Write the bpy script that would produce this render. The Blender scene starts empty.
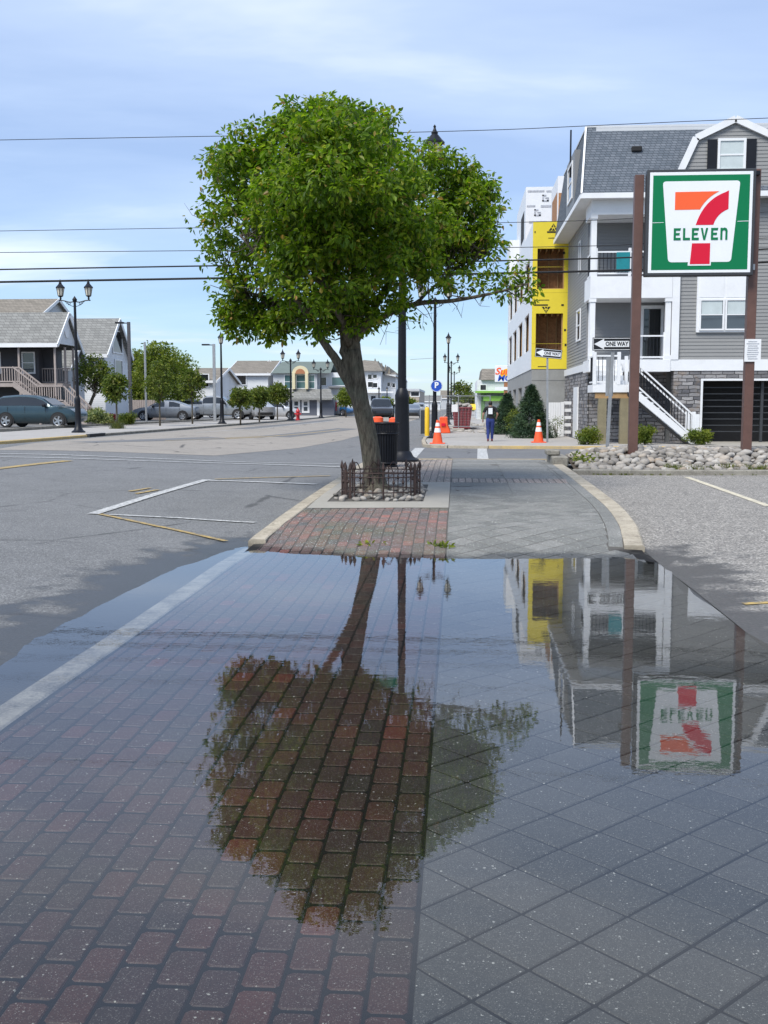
import bpy, bmesh, math, random
from mathutils import Vector, Matrix, noise
random.seed(7)
R = math.radians
PI = math.pi
scene = bpy.context.scene
C = scene.collection

# ------------------------------------------------------------------ camera geometry
PITCH, FPX, CAMH = R(5.79), 1060.0, 1.6
YAW = math.atan((458 - 384) / (FPX / math.cos(PITCH)))
FW = Vector((-math.sin(YAW) * math.cos(PITCH), math.cos(YAW) * math.cos(PITCH), -math.sin(PITCH)))
RT = Vector((math.cos(YAW), math.sin(YAW), 0))
UP = RT.cross(FW)
def ray(x, y): return FW + RT * ((x - 384) / FPX) + UP * ((512 - y) / FPX)
def at(x, y, z=0.0):                      # world point on the level z
    r = ray(x, y); t = (z - CAMH) / r.z
    return (r.x * t, r.y * t)
def atY(x, y, Y):                         # world point at distance Y along the street
    r = ray(x, y); t = Y / r.y
    return Vector((r.x * t, Y, CAMH + r.z * t))

cam = bpy.data.cameras.new('camera'); camo = bpy.data.objects.new('camera', cam); C.objects.link(camo)
camo.matrix_world = Matrix((( RT.x, UP.x, -FW.x, 0), (RT.y, UP.y, -FW.y, 0), (RT.z, UP.z, -FW.z, CAMH), (0, 0, 0, 1)))
cam.sensor_fit = 'VERTICAL'; cam.sensor_height = 36; cam.lens = 36 * FPX / 1024
cam.clip_start = 0.05; cam.clip_end = 3000
scene.camera = camo

# ------------------------------------------------------------------ helpers
def tag(o, label=None, cat=None, group=None, kind=None):
    if label: o['label'] = label
    if cat: o['category'] = cat
    if group: o['group'] = group
    if kind: o['kind'] = kind
    return o
def thing(name, loc, label, cat, group=None, rz=0):
    o = bpy.data.objects.new(name, None); o.empty_display_size = .2; C.objects.link(o)
    o.location = loc; o.rotation_euler = (0, 0, rz)
    return tag(o, label, cat, group)
def copy_tree(o, parent=None):
    c = o.copy(); C.objects.link(c)
    if parent: c.parent = parent
    for ch in [x for x in C.objects if x.parent == o]: copy_tree(ch, c)
    return c

class MB:
    """collects geometry and links it as one mesh object"""
    def __init__(s): s.v = []; s.f = []; s.m = []; s.mi = 0
    def add(s, vs, fs, mi=None):
        b = len(s.v); s.v += [tuple(p) for p in vs]
        for f in fs: s.f.append(tuple(b + i for i in f)); s.m.append(s.mi if mi is None else mi)
        return s
    def box(s, x0, y0, z0, x1, y1, z1, mi=None):
        vs = [(x0,y0,z0),(x1,y0,z0),(x1,y1,z0),(x0,y1,z0),(x0,y0,z1),(x1,y0,z1),(x1,y1,z1),(x0,y1,z1)]
        return s.add(vs, [(0,3,2,1),(4,5,6,7),(0,1,5,4),(1,2,6,5),(2,3,7,6),(3,0,4,7)], mi)
    def bar(s, a, b, w, h=None, mi=None, up=(0,0,1)):
        a = Vector(a); b = Vector(b); d = (b - a).normalized(); u = Vector(up)
        if abs(d.dot(u)) > .98: u = Vector((0,1,0))
        sx = d.cross(u).normalized(); uz = sx.cross(d).normalized(); h = w if h is None else h
        vs = []
        for p in (a, b):
            for i, j in ((-1,-1),(1,-1),(1,1),(-1,1)): vs.append(p + sx*i*w/2 + uz*j*h/2)
        return s.add(vs, [(0,1,2,3),(7,6,5,4),(0,4,5,1),(1,5,6,2),(2,6,7,3),(3,7,4,0)], mi)
    def tube(s, pts, rad, n=8, mi=None, cap=True):
        pts = [Vector(p) for p in pts]
        if not isinstance(rad, (list, tuple)): rad = [rad]*len(pts)
        vs = []; ref = None
        for i, p in enumerate(pts):
            d = (pts[min(i+1, len(pts)-1)] - pts[max(i-1, 0)]).normalized()
            if ref is None:
                ref = Vector((1,0,0)) if abs(d.x) < .8 else Vector((0,1,0))
            u = (ref - d*ref.dot(d)).normalized(); ref = u; w = d.cross(u)
            for k in range(n):
                a = 2*PI*k/n; vs.append(p + (u*math.cos(a) + w*math.sin(a))*rad[i])
        fs = []
        for i in range(len(pts)-1):
            for k in range(n):
                fs.append((i*n+k, i*n+(k+1) % n, (i+1)*n+(k+1) % n, (i+1)*n+k))
        if cap: fs.append(tuple(range(n))[::-1]); fs.append(tuple((len(pts)-1)*n+k for k in range(n)))
        return s.add(vs, fs, mi)
    def lathe(s, prof, c=(0,0,0), n=16, mi=None, a0=0, cap=True):
        vs = []; fs = []
        for r, z in prof:
            for k in range(n):
                a = a0 + 2*PI*k/n; vs.append((c[0]+r*math.cos(a), c[1]+r*math.sin(a), c[2]+z))
        for i in range(len(prof)-1):
            for k in range(n): fs.append((i*n+k, i*n+(k+1) % n, (i+1)*n+(k+1) % n, (i+1)*n+k))
        if cap: fs.append(tuple(range(n))[::-1]); fs.append(tuple((len(prof)-1)*n+k for k in range(n)))
        return s.add(vs, fs, mi)
    def prism(s, poly, y0, y1, axis='y', mi=None):
        """polygon in (x,z) pushed from y0 to y1 (axis y), in (y,z) along x, in (x,y) along z"""
        n = len(poly)
        def P(p, t):
            return (p[0], t, p[1]) if axis == 'y' else (t, p[0], p[1]) if axis == 'x' else (p[0], p[1], t)
        vs = [P(p, y0) for p in poly] + [P(p, y1) for p in poly]
        fs = [tuple(range(n)), tuple(range(2*n-1, n-1, -1))] + [(i, n+i, n+(i+1) % n, (i+1) % n) for i in range(n)]
        return s.add(vs, fs, mi)
    def sphere(s, c, r, seg=10, rings=6, sc=(1,1,1), mi=None):
        prof = [(max(r*math.sin(PI*i/rings), .0005), -r*math.cos(PI*i/rings)) for i in range(rings+1)]
        vs = []; fs = []
        for rr, z in prof:
            for k in range(seg):
                a = 2*PI*k/seg; vs.append((c[0]+rr*math.cos(a)*sc[0], c[1]+rr*math.sin(a)*sc[1], c[2]+z*sc[2]))
        for i in range(rings):
            for k in range(seg): fs.append((i*seg+k, i*seg+(k+1) % seg, (i+1)*seg+(k+1) % seg, (i+1)*seg+k))
        return s.add(vs, fs, mi)
    def build(s, name, mats, parent=None, smooth=False, bevel=0, local=False, recalc=True, auto=None):
        me = bpy.data.meshes.new(name)
        vs = s.v
        if parent is not None and not local:
            o = wloc(parent); vs = [(p[0]-o[0], p[1]-o[1], p[2]-o[2]) for p in vs]
        me.from_pydata(vs, [], s.f)
        mats = mats if isinstance(mats, (list, tuple)) else [mats]
        for m in mats: me.materials.append(m)
        if len(mats) > 1: me.polygons.foreach_set('material_index', s.m)
        if recalc or bevel:
            bm = bmesh.new(); bm.from_mesh(me)
            if recalc: bmesh.ops.recalc_face_normals(bm, faces=bm.faces)
            if bevel:
                es = [e for e in bm.edges if len(e.link_faces) == 2 and e.calc_face_angle(0) > .6]
                bmesh.ops.bevel(bm, geom=es, offset=bevel, segments=1, affect='EDGES', clamp_overlap=True)
            bm.to_mesh(me); bm.free()
        if smooth: me.polygons.foreach_set('use_smooth', [True]*len(me.polygons))
        if auto is not None:
            me.polygons.foreach_set('use_smooth', [True]*len(me.polygons)); me.set_sharp_from_angle(angle=R(auto))
        me.update()
        ob = bpy.data.objects.new(name, me); C.objects.link(ob)
        if parent is not None: ob.parent = parent
        return ob
def wloc(o):
    l = Vector(o.location)
    while o.parent: o = o.parent; l += Vector(o.location)
    return l

def text_mesh(name, body, size, mat, parent, loc, depth=.006, bold=0.0, sx=1.0, rot=(PI/2,0,0), align='CENTER', shear=0):
    cu = bpy.data.curves.new(name, 'FONT'); cu.body = body; cu.size = size; cu.extrude = depth/2; cu.offset = bold
    cu.align_x = align; cu.align_y = 'CENTER'; cu.shear = shear; cu.resolution_u = 3
    tmp = bpy.data.objects.new(name, cu); C.objects.link(tmp)
    dg = bpy.context.evaluated_depsgraph_get()
    me = bpy.data.meshes.new_from_object(tmp.evaluated_get(dg))
    bpy.data.objects.remove(tmp)
    me.materials.clear(); me.materials.append(mat)
    ob = bpy.data.objects.new(name, me); C.objects.link(ob); ob.parent = parent
    o = wloc(parent); ob.location = Vector(loc) - o; ob.rotation_euler = rot; ob.scale = (sx, 1, 1)
    return ob

# ------------------------------------------------------------------ materials
class NT:
    def __init__(s, name):
        s.mat = bpy.data.materials.new(name); s.mat.use_nodes = True; s.t = s.mat.node_tree; s.t.nodes.clear()
        s.out = s.n('ShaderNodeOutputMaterial')
    def n(s, typ, **kw):
        nd = s.t.nodes.new(typ)
        for k, v in kw.items(): setattr(nd, k, v)
        return nd
    def l(s, a, b): s.t.links.new(a, b)
    def val(s, sock, v):
        if hasattr(v, 'is_output') or isinstance(v, bpy.types.NodeSocket): s.l(v, sock)
        else: sock.default_value = v
    def math(s, op, a, b=None, c=None, clamp=False):
        nd = s.n('ShaderNodeMath', operation=op, use_clamp=clamp); s.val(nd.inputs[0], a)
        if b is not None: s.val(nd.inputs[1], b)
        if c is not None: s.val(nd.inputs[2], c)
        return nd.outputs[0]
    def mix(s, f, a, b, mode='MIX'):
        nd = s.n('ShaderNodeMix', data_type='RGBA', blend_type=mode); s.val(nd.inputs[0], f)
        for i, v in ((6, a), (7, b)):
            if isinstance(v, (tuple, list)): nd.inputs[i].default_value = (*v[:3], 1)
            else: s.l(v, nd.inputs[i])
        return nd.outputs[2]
    def ramp(s, f, stops, interp='LINEAR'):
        nd = s.n('ShaderNodeValToRGB'); nd.color_ramp.interpolation = interp; el = nd.color_ramp.elements
        while len(el) < len(stops): el.new(.5)
        for e, (p, c) in zip(el, stops): e.position = p; e.color = (*c[:3], 1) if isinstance(c, (tuple, list)) else (c, c, c, 1)
        s.l(f, nd.inputs[0]); return nd.outputs[0]
    def noise(s, vec, scale, detail=3, rough=.55, dist=0):
        nd = s.n('ShaderNodeTexNoise'); s.l(vec, nd.inputs['Vector']); nd.inputs['Scale'].default_value = scale
        nd.inputs['Detail'].default_value = detail; nd.inputs['Roughness'].default_value = rough; nd.inputs['Distortion'].default_value = dist
        return nd.outputs['Fac']
    def voro(s, vec, scale, feature='F1', out='Distance'):
        nd = s.n('ShaderNodeTexVoronoi', feature=feature); s.l(vec, nd.inputs['Vector']); nd.inputs['Scale'].default_value = scale
        return nd.outputs[out]
    def pos(s): return s.n('ShaderNodeNewGeometry').outputs['Position']
    def obj(s): return s.n('ShaderNodeTexCoord').outputs['Object']
    def island(s): return s.n('ShaderNodeNewGeometry').outputs['Random Per Island']
    def xyz(s, v):
        nd = s.n('ShaderNodeSeparateXYZ'); s.l(v, nd.inputs[0]); return nd.outputs
    def scalev(s, v, sc):
        nd = s.n('ShaderNodeVectorMath', operation='MULTIPLY'); s.l(v, nd.inputs[0]); nd.inputs[1].default_value = sc; return nd.outputs[0]
    def bump(s, h, strength=.3, dist=.01):
        nd = s.n('ShaderNodeBump'); s.val(nd.inputs['Height'], h); nd.inputs['Strength'].default_value = strength; nd.inputs['Distance'].default_value = dist
        return nd.outputs[0]
    def bsdf(s, col, rough=.6, metal=0, spec=.5, normal=None, coat=0, **kw):
        b = s.n('ShaderNodeBsdfPrincipled')
        if isinstance(col, (tuple, list)): b.inputs['Base Color'].default_value = (*col[:3], 1)
        else: s.l(col, b.inputs['Base Color'])
        s.val(b.inputs['Roughness'], rough); b.inputs['Metallic'].default_value = metal
        s.val(b.inputs['Specular IOR Level'], spec); b.inputs['Coat Weight'].default_value = coat
        if normal is not None: s.l(normal, b.inputs['Normal'])
        for k, v in kw.items(): s.val(b.inputs[k], v)
        return b.outputs[0]
    def done(s, sh): s.l(sh, s.out.inputs['Surface']); return s.mat

def plain(name, col, rough=.6, metal=0, var=.12, scale=3.0, bump=0, bscale=60, dirt=.0, coat=0, spec=.5):
    t = NT(name); v = t.obj()
    n1 = t.noise(v, scale, 4); n2 = t.noise(v, scale*9, 3)
    f = t.math('ADD', t.math('MULTIPLY', n1, .65), t.math('MULTIPLY', n2, .35))
    c = t.ramp(f, [(.3, [x*(1-var) for x in col]), (.7, [min(x*(1+var), .95) for x in col])])
    if dirt:
        d = t.ramp(t.noise(t.pos(), 1.3, 5, .65), [(.52, 0.0), (.72, dirt)])
        c = t.mix(d, c, (.09, .075, .06))
    nrm = t.bump(t.noise(v, bscale, 4), bump, .01) if bump else None
    r = t.math('ADD', rough - .06, t.math('MULTIPLY', n2, .12))
    return t.done(t.bsdf(c, r, metal, spec, nrm, coat))

def wet(t, z, lo=.006, hi=.058):
    """1 where the surface is soaked (just above the puddle's level), 0 where dry"""
    w = t.math('ADD', z, t.math('MULTIPLY', t.math('SUBTRACT', t.noise(t.pos(), 2.2, 5), .5), .075))
    mr = t.n('ShaderNodeMapRange'); t.val(mr.inputs[0], w); mr.inputs[1].default_value = lo; mr.inputs[2].default_value = hi
    mr.inputs[3].default_value = 1; mr.inputs[4].default_value = 0
    return mr.outputs[0]

def asphalt(name, base, light, dark, agg=130, aggw=.5, wetness=True, patch=.5, cracks=.6):
    t = NT(name); p = t.pos(); z = t.xyz(p)[2]
    big = t.noise(p, .35, 5, .6); mid = t.noise(p, 2.3, 4)
    c = t.mix(t.ramp(big, [(.38, 0.0), (.62, patch)]), base, [x*.72 for x in base])
    c = t.mix(t.ramp(mid, [(.42, 0.0), (.7, .4)]), c, [x*1.25 for x in base])
    st = t.voro(p, agg, out='Color'); stv = t.xyz(st)
    c = t.mix(t.math('MULTIPLY', t.ramp(stv[0], [(.55, 0.0), (.95, 1.0)]), aggw), c, light)
    c = t.mix(t.math('MULTIPLY', t.ramp(stv[1], [(.6, 0.0), (.95, 1.0)]), aggw), c, dark)
    vd = t.voro(t.scalev(p, (1, 1, 1)), .33, 'DISTANCE_TO_EDGE')
    vd = t.math('ADD', vd, t.math('MULTIPLY', t.math('SUBTRACT', t.noise(p, 3, 4), .5), .04))
    ck = t.math('MULTIPLY', t.ramp(vd, [(.0, 1.0), (.006, 1.0), (.014, 0.0)]), t.ramp(t.noise(p, .5, 2), [(.5, 0.0), (.6, cracks)]))
    c = t.mix(ck, c, (.025, .025, .025))
    st2 = t.ramp(t.noise(p, .9, 5, .7), [(.60, 0.0), (.74, .45)])
    c = t.mix(st2, c, [x*.5 for x in base])
    rough = .85
    h = t.math('ADD', t.voro(p, agg), t.math('MULTIPLY', t.noise(p, 30, 3), .5))
    if wetness:
        w = t.math('MULTIPLY', wet(t, z, .002, .028), 1.7, clamp=True)
        c = t.mix(t.math('MULTIPLY', w, .88), c, [x*.2 for x in base])
        rough = t.math('SUBTRACT', .85, t.math('MULTIPLY', w, .45))
    return t.done(t.bsdf(c, rough, 0, .4, t.bump(h, .35, .006)))

def leafmat(name, stops, trans=.35, rough=.45):
    t = NT(name); i = t.island()
    c = t.ramp(i, stops)
    c = t.mix(t.ramp(t.noise(t.pos(), 2.3, 3), [(.38, 0.0), (.62, 1.0)]), t.mix(1.0, c, (.72, .8, .85), 'MULTIPLY'), t.mix(1.0, c, (1.35, 1.22, .9), 'MULTIPLY'))
    b = t.bsdf(c, rough, 0, .4)
    tr = t.n('ShaderNodeBsdfTranslucent'); t.l(t.mix(1.0, c, (1.05, 1.25, .6), 'MULTIPLY'), tr.inputs[0])
    mx = t.n('ShaderNodeMixShader'); mx.inputs[0].default_value = trans; t.l(b, mx.inputs[1]); t.l(tr.outputs[0], mx.inputs[2])
    return t.done(mx.outputs[0])

def bark(name, a, b):
    t = NT(name); v = t.scalev(t.obj(), (1, 1, .22))
    n = t.noise(v, 26, 5, .7); m = t.noise(t.obj(), 4, 4)
    c = t.mix(t.ramp(n, [(.35, 0.0), (.65, 1.0)]), a, b)
    c = t.mix(t.ramp(m, [(.5, 0.0), (.7, .5)]), c, (.10, .11, .08))
    return t.done(t.bsdf(c, .9, 0, .2, t.bump(n, .9, .03)))

def glassmat(name, col=(.03, .04, .05), rough=.04):
    t = NT(name)
    f = t.noise(t.pos(), .8, 3)
    c = t.mix(f, col, [x*1.8 for x in col])
    return t.done(t.bsdf(c, rough, 0, .8))

def shingle(name, a, b, axis='XZ', sx=.9, sz=.17):
    t = NT(name); p = t.xyz(t.pos())
    cb = t.n('ShaderNodeCombineXYZ')
    h = t.math('ADD', p[0], p[1]); t.l(h, cb.inputs[0]); t.l(p[2], cb.inputs[1])
    br = t.n('ShaderNodeTexBrick'); t.l(cb.outputs[0], br.inputs['Vector'])
    br.inputs['Scale'].default_value = 1; br.inputs['Brick Width'].default_value = sx*.22; br.inputs['Row Height'].default_value = sz*.62
    br.inputs['Mortar Size'].default_value = .012; br.inputs['Color1'].default_value = (*a, 1); br.inputs['Color2'].default_value = (*b, 1)
    br.inputs['Mortar'].default_value = (a[0]*.45, a[1]*.45, a[2]*.45, 1); br.inputs['Bias'].default_value = 0
    c = t.mix(t.ramp(t.noise(t.pos(), 25, 3), [(.3, 0.0), (.7, .4)]), br.outputs['Color'], [x*.7 for x in a])
    return t.done(t.bsdf(c, .9, 0, .2, t.bump(br.outputs['Fac'], -.5, .015)))

def stonewall(name):
    t = NT(name); p = t.xyz(t.pos()); cb = t.n('ShaderNodeCombineXYZ')
    t.l(t.math('ADD', p[0], p[1]), cb.inputs[0]); t.l(p[2], cb.inputs[1])
    dn = t.n('ShaderNodeVectorMath', operation='ADD'); t.l(cb.outputs[0], dn.inputs[0])
    nz = t.n('ShaderNodeTexNoise'); t.l(t.pos(), nz.inputs['Vector']); nz.inputs['Scale'].default_value = 3
    t.l(t.scalev(nz.outputs['Color'], (.12, .12, 0)), dn.inputs[1])
    br = t.n('ShaderNodeTexBrick'); t.l(dn.outputs[0], br.inputs['Vector']); br.offset = .37; br.squash = .7; br.squash_frequency = 3
    br.inputs['Scale'].default_value = 1; br.inputs['Brick Width'].default_value = .42; br.inputs['Row Height'].default_value = .14
    br.inputs['Mortar Size'].default_value = .012; br.inputs['Color1'].default_value = (.10, .10, .11, 1); br.inputs['Color2'].default_value = (.34, .33, .33, 1)
    br.inputs['Mortar'].default_value = (.05, .05, .05, 1)
    c = t.mix(t.ramp(t.noise(t.pos(), 2.4, 3), [(.55, 0.0), (.7, .5)]), br.outputs['Color'], (.27, .2, .14))
    h = t.math('SUBTRACT', t.noise(t.pos(), 9, 4), br.outputs['Fac'])
    return t.done(t.bsdf(c, .85, 0, .3, t.bump(h, .8, .04)))

def lapmat(name, col, lap=.14, var=.06):
    """lap boards for walls seen far away: relief only"""
    t = NT(name); z = t.xyz(t.pos())[2]
    fr = t.math('FRACT', t.math('DIVIDE', z, lap))
    c = t.ramp(t.noise(t.pos(), .7, 4), [(.3, [x*(1-var) for x in col]), (.7, [x*(1+var) for x in col])])
    return t.done(t.bsdf(c, .6, 0, .4, t.bump(t.math('SUBTRACT', 1.0, fr), .6, .03)))

def pavermat(name, stops, speck=(.72, .72, .7), moss=None, wetz=True, dry=(2.35, 2.95, 3.1)):
    t = NT(name); p = t.pos(); i = t.island()
    c = t.ramp(i, stops)
    c = t.mix(t.ramp(t.noise(p, 22, 4, .7), [(.35, 0.0), (.7, .35)]), c, t.mix(1.0, c, (.65, .65, .68), 'MULTIPLY'))
    c = t.mix(t.ramp(t.noise(p, 1.6, 4, .6), [(.45, 0.0), (.7, .35)]), c, t.mix(1.0, c, (.6, .62, .62), 'MULTIPLY'))
    if moss: c = t.mix(t.ramp(t.noise(p, 1.1, 4), [(.45, 0.0), (.62, .5)]), c, moss)
    # grains of pale sand lying on it, thicker in drifts
    cr = t.xyz(t.voro(p, 105, out='Color')); d = t.voro(p, 105)
    lim = t.math('MULTIPLY_ADD', t.noise(p, 4.5, 4, .7), -.16, 1.06)
    sp = t.math('MULTIPLY', t.math('GREATER_THAN', cr[0], lim), t.math('LESS_THAN', d, t.math('MULTIPLY_ADD', cr[1], .40, .12)))
    cr2 = t.xyz(t.voro(p, 330, out='Color'))
    sp2 = t.math('MULTIPLY', t.math('GREATER_THAN', cr2[0], .86), t.math('MULTIPLY', cr2[1], .26))
    c = t.mix(t.math('MULTIPLY', t.math('GREATER_THAN', cr2[2], .72), .55), c, t.mix(1.0, c, (.5, .5, .5), 'MULTIPLY'))
    cr3 = t.xyz(t.voro(p, 170, out='Color')); d3 = t.voro(p, 170)
    sp3 = t.math('MULTIPLY', t.math('GREATER_THAN', cr3[0], t.math('MULTIPLY_ADD', t.noise(p, 3.1, 4, .7), -.30, 1.07)), t.math('LESS_THAN', d3, t.math('MULTIPLY_ADD', cr3[1], .35, .1)))
    sp2 = t.math('MAXIMUM', sp2, t.math('MULTIPLY', sp3, .5))
    c = t.mix(t.math('MAXIMUM', t.math('MULTIPLY', sp, .8), sp2), c, speck)
    w = wet(t, t.xyz(p)[2], .01, .03)
    if wetz:
        c = t.mix(w, t.mix(1.0, c, dry, 'MULTIPLY'), c)
        rough = t.math('SUBTRACT', .85, t.math('MULTIPLY', w, .25))
    else: rough = .85
    return t.done(t.bsdf(c, rough, 0, .35, t.bump(t.noise(p, 160, 3), .25, .004)))

M = {}
M['asphalt'] = asphalt('road asphalt', (.155, .156, .155), (.32, .32, .31), (.05, .05, .05), 80, .6)
M['asphalt_dark'] = asphalt('cross street asphalt', (.16, .162, .165), (.21, .21, .21), (.05, .05, .05), 120, .5, False)
M['lot'] = asphalt('parking lot asphalt', (.215, .20, .178), (.52, .49, .44), (.06, .06, .06), 58, .8, True, .3, .2)
M['tanroad'] = asphalt('worn tan road', (.29, .262, .225), (.38, .34, .29), (.12, .11, .1), 60, .5, False, .3, .8)
M['farwalk'] = asphalt('far pavement', (.36, .34, .315), (.4, .39, .37), (.2, .2, .19), 60, .3, False, .2, .2)
def paintmat(name, col, wear=.5):
    t = NT(name); p = t.pos()
    f = t.math('MAXIMUM', t.ramp(t.noise(p, 14, 5, .8), [(.44, 0.0), (.6, wear)]), t.ramp(t.noise(p, 1.7, 5, .75), [(.54, 0.0), (.74, .6)]))
    c = t.mix(f, col, (.12, .12, .12))
    return t.done(t.bsdf(c, .7, 0, .4, t.bump(t.voro(p, 90), .2, .004)))
M['white_line'] = paintmat('white road paint', (.56, .56, .54), .75)
M['yellow_line'] = paintmat('yellow road paint', (.46, .32, .10), .8)
M['cream_line'] = paintmat('cream road paint', (.62, .56, .42), .4)
def kerbmat(name, col, col2):
    t = NT(name); p = t.pos()
    c = t.mix(t.ramp(t.noise(p, 3, 5, .65), [(.35, 0.0), (.68, 1.0)]), col, col2)
    cr = t.xyz(t.voro(p, 75, out='Color'))
    c = t.mix(t.math('MULTIPLY', t.ramp(cr[0], [(.6, 0.0), (1, 1.0)]), .4), c, [x*1.35 for x in col])
    c = t.mix(t.ramp(t.noise(p, 11, 4, .7), [(.56, 0.0), (.7, .6)]), c, [x*.4 for x in col2])
    w = wet(t, t.xyz(p)[2], .02, .07)
    c = t.mix(t.math('MULTIPLY', w, .4), c, [x*.35 for x in col2])
    return t.done(t.bsdf(c, .88, 0, .3, t.bump(t.noise(p, 40, 4), .4, .01)))
M['kerb'] = kerbmat('pale concrete kerb', (.44, .39, .305), (.27, .235, .18))
M['kerb_yellow'] = kerbmat('yellow painted kerb', (.56, .40, .16), (.40, .32, .2))
M['kerb_grey'] = kerbmat('grey concrete kerb', (.27, .255, .22), (.15, .14, .12))
t = NT('joint sand'); p = t.pos(); w = wet(t, t.xyz(p)[2], .01, .03)
c = t.mix(w, t.mix(t.noise(p, 20, 4), (.075, .07, .063), (.12, .112, .10)), t.mix(t.noise(p, 20, 4), (.006, .006, .006), (.012, .011, .010)))
M['edging'] = kerbmat('worn pale edging', (.58, .55, .48), (.15, .135, .11))
M['mortar'] = t.done(t.bsdf(c, .9, 0, .3))
M['brick'] = pavermat('red paving brick', [(0, (.044, .032, .030)), (.3, (.085, .038, .030)), (.55, (.060, .034, .030)), (.8, (.105, .040, .030)), (.94, (.052, .036, .033)), (1, (.15, .042, .030))], (.52, .52, .48), (.036, .033, .017))
M['brick_brown'] = pavermat('brown paving brick', [(0, (.046, .041, .037)), (.5, (.058, .049, .043)), (1, (.07, .055, .047))], (.6, .6, .56), dry=(4.2, 4.1, 4.0))
M['paver'] = pavermat('grey stamped paver', [(0, (.066, .068, .066)), (.5, (.082, .084, .081)), (1, (.10, .101, .098))], (.58, .59, .57), dry=(2.25, 2.2, 2.1))

M['white'] = plain('white painted trim', (.74, .75, .76), .5, var=.05, scale=2, dirt=.08)
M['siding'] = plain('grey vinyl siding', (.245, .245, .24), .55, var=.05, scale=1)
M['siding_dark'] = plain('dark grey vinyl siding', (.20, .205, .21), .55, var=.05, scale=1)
M['shingle_blue'] = shingle('blue grey shingles', (.105, .125, .15), (.17, .19, .22))
M['shingle_grey'] = shingle('grey roof shingles', (.20, .20, .19), (.28, .28, .265), sx=1.6, sz=.3)
M['shingle_tan'] = shingle('tan roof shingles', (.20, .18, .15), (.28, .25, .21), sx=1.6, sz=.3)
M['stone'] = stonewall('stacked stone veneer')
M['glass'] = glassmat('window glass', (.05, .06, .07))
M['glass_dark'] = glassmat('dark window glass', (.012, .014, .016))
M['glass_teal'] = glassmat('teal window glass', (.05, .10, .105))
M['blind'] = plain('pale blind behind glass', (.50, .56, .56), .4, var=.1)
M['black'] = plain('black painted metal', (.007, .008, .012), .45, var=.3, scale=6, spec=.3)
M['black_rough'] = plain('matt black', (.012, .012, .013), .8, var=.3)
M['iron'] = plain('rusty dark iron', (.045, .026, .022), .75, var=.5, scale=14, bump=.3)
M['brownpost'] = plain('brown painted steel', (.115, .058, .045), .5, var=.18, scale=5, dirt=.15)
M['signframe'] = plain('dark grey sign frame', (.035, .038, .042), .5, var=.2)
M['sign_green'] = plain('green sign plastic', (.0, .165, .058), .35, spec=.3, var=.015)
M['sign_white'] = plain('white sign plastic', (.76, .78, .80), .3, var=.03)
M['sign_orange'] = plain('orange sign plastic', (.85, .12, .035), .35, spec=.3, var=.015)
M['sign_red'] = plain('red sign plastic', (.62, .008, .035), .35, spec=.3, var=.015)
M['sign_black'] = plain('black sign face', (.008, .009, .010), .4, var=.1)
M['sign_blue'] = plain('blue sign face', (.012, .07, .42), .4, var=.08)
M['green_plate'] = plain('green street name plate', (.01, .16, .09), .4, var=.08)
M['galv'] = plain('galvanised steel', (.36, .37, .38), .45, .6, var=.2, scale=5)
M['yellow_board'] = plain('yellow sheathing board', (.72, .58, .035), .6, var=.06, scale=.7)
M['wrap'] = plain('white house wrap', (.70, .72, .74), .5, var=.06, scale=2, bump=.25, bscale=5)
M['wrap_ink'] = plain('grey printed ink', (.40, .42, .46), .6, var=.3, scale=8)
M['cmu'] = plain('grey concrete block', (.27, .275, .27), .9, var=.12, scale=1.2, bump=.2, dirt=.2)
M['osb'] = plain('brown strand board', (.34, .17, .075), .8, var=.4, scale=9)
M['lumber'] = plain('raw lumber', (.36, .22, .10), .75, var=.2, scale=4)
M['teal'] = plain('teal towel cloth', (.01, .20, .23), .9, var=.2)
M['deck'] = plain('weathered taupe timber', (.34, .29, .265), .8, var=.15, scale=4)
M['wood_post'] = plain('greenish treated timber', (.21, .18, .11), .8, var=.2, scale=4)
M['lapwhite'] = lapmat('white lap siding', (.62, .64, .66))
M['laplight'] = lapmat('pale grey lap siding', (.46, .48, .50))
M['lapgrey'] = lapmat('grey lap siding', (.20, .205, .215))
M['lapblue'] = lapmat('slate blue lap siding', (.11, .12, .15), .2)
M['lapdark'] = lapmat('dark brown lap siding', (.055, .055, .062))
M['cream'] = plain('cream stucco', (.62, .55, .36), .7, var=.08)
M['terracotta'] = plain('orange fan panel', (.36, .15, .07), .6, var=.15)
M['orange'] = plain('orange plastic', (.80, .10, .025), .45, var=.08)
M['reflective'] = plain('white reflective band', (.78, .78, .78), .35, var=.04)
M['red'] = plain('red paint', (.42, .02, .025), .4, var=.15)
M['container'] = plain('dark red steel container', (.17, .022, .028), .6, var=.3, scale=2, bump=.1)
M['yellow'] = plain('yellow bollard paint', (.75, .47, .02), .4, var=.06)
M['tyre'] = plain('tyre rubber', (.018, .018, .019), .8, var=.2)
M['rim'] = plain('alloy rim', (.42, .43, .45), .3, .8, var=.1)
M['lens_red'] = plain('red lamp lens', (.4, .01, .01), .2, var=.1)
M['lens_clear'] = plain('clear lamp lens', (.7, .72, .74), .15, var=.1)
M['lantern_glass'] = plain('frosted lantern glass', (.58, .55, .46), .25, var=.08)
M['skin'] = plain('skin', (.42, .23, .16), .55, var=.06, scale=6)
M['hair'] = plain('dark hair', (.014, .010, .008), .5, var=.3, scale=20)
M['shirt'] = plain('black cotton', (.010, .010, .012), .9, var=.2)
M['denim'] = plain('blue denim', (.018, .035, .16), .85, var=.25, scale=14)
M['print'] = plain('white back print', (.68, .7, .72), .8, var=.12, scale=18)
M['shoe'] = plain('dark red shoe', (.16, .03, .04), .6)
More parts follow.
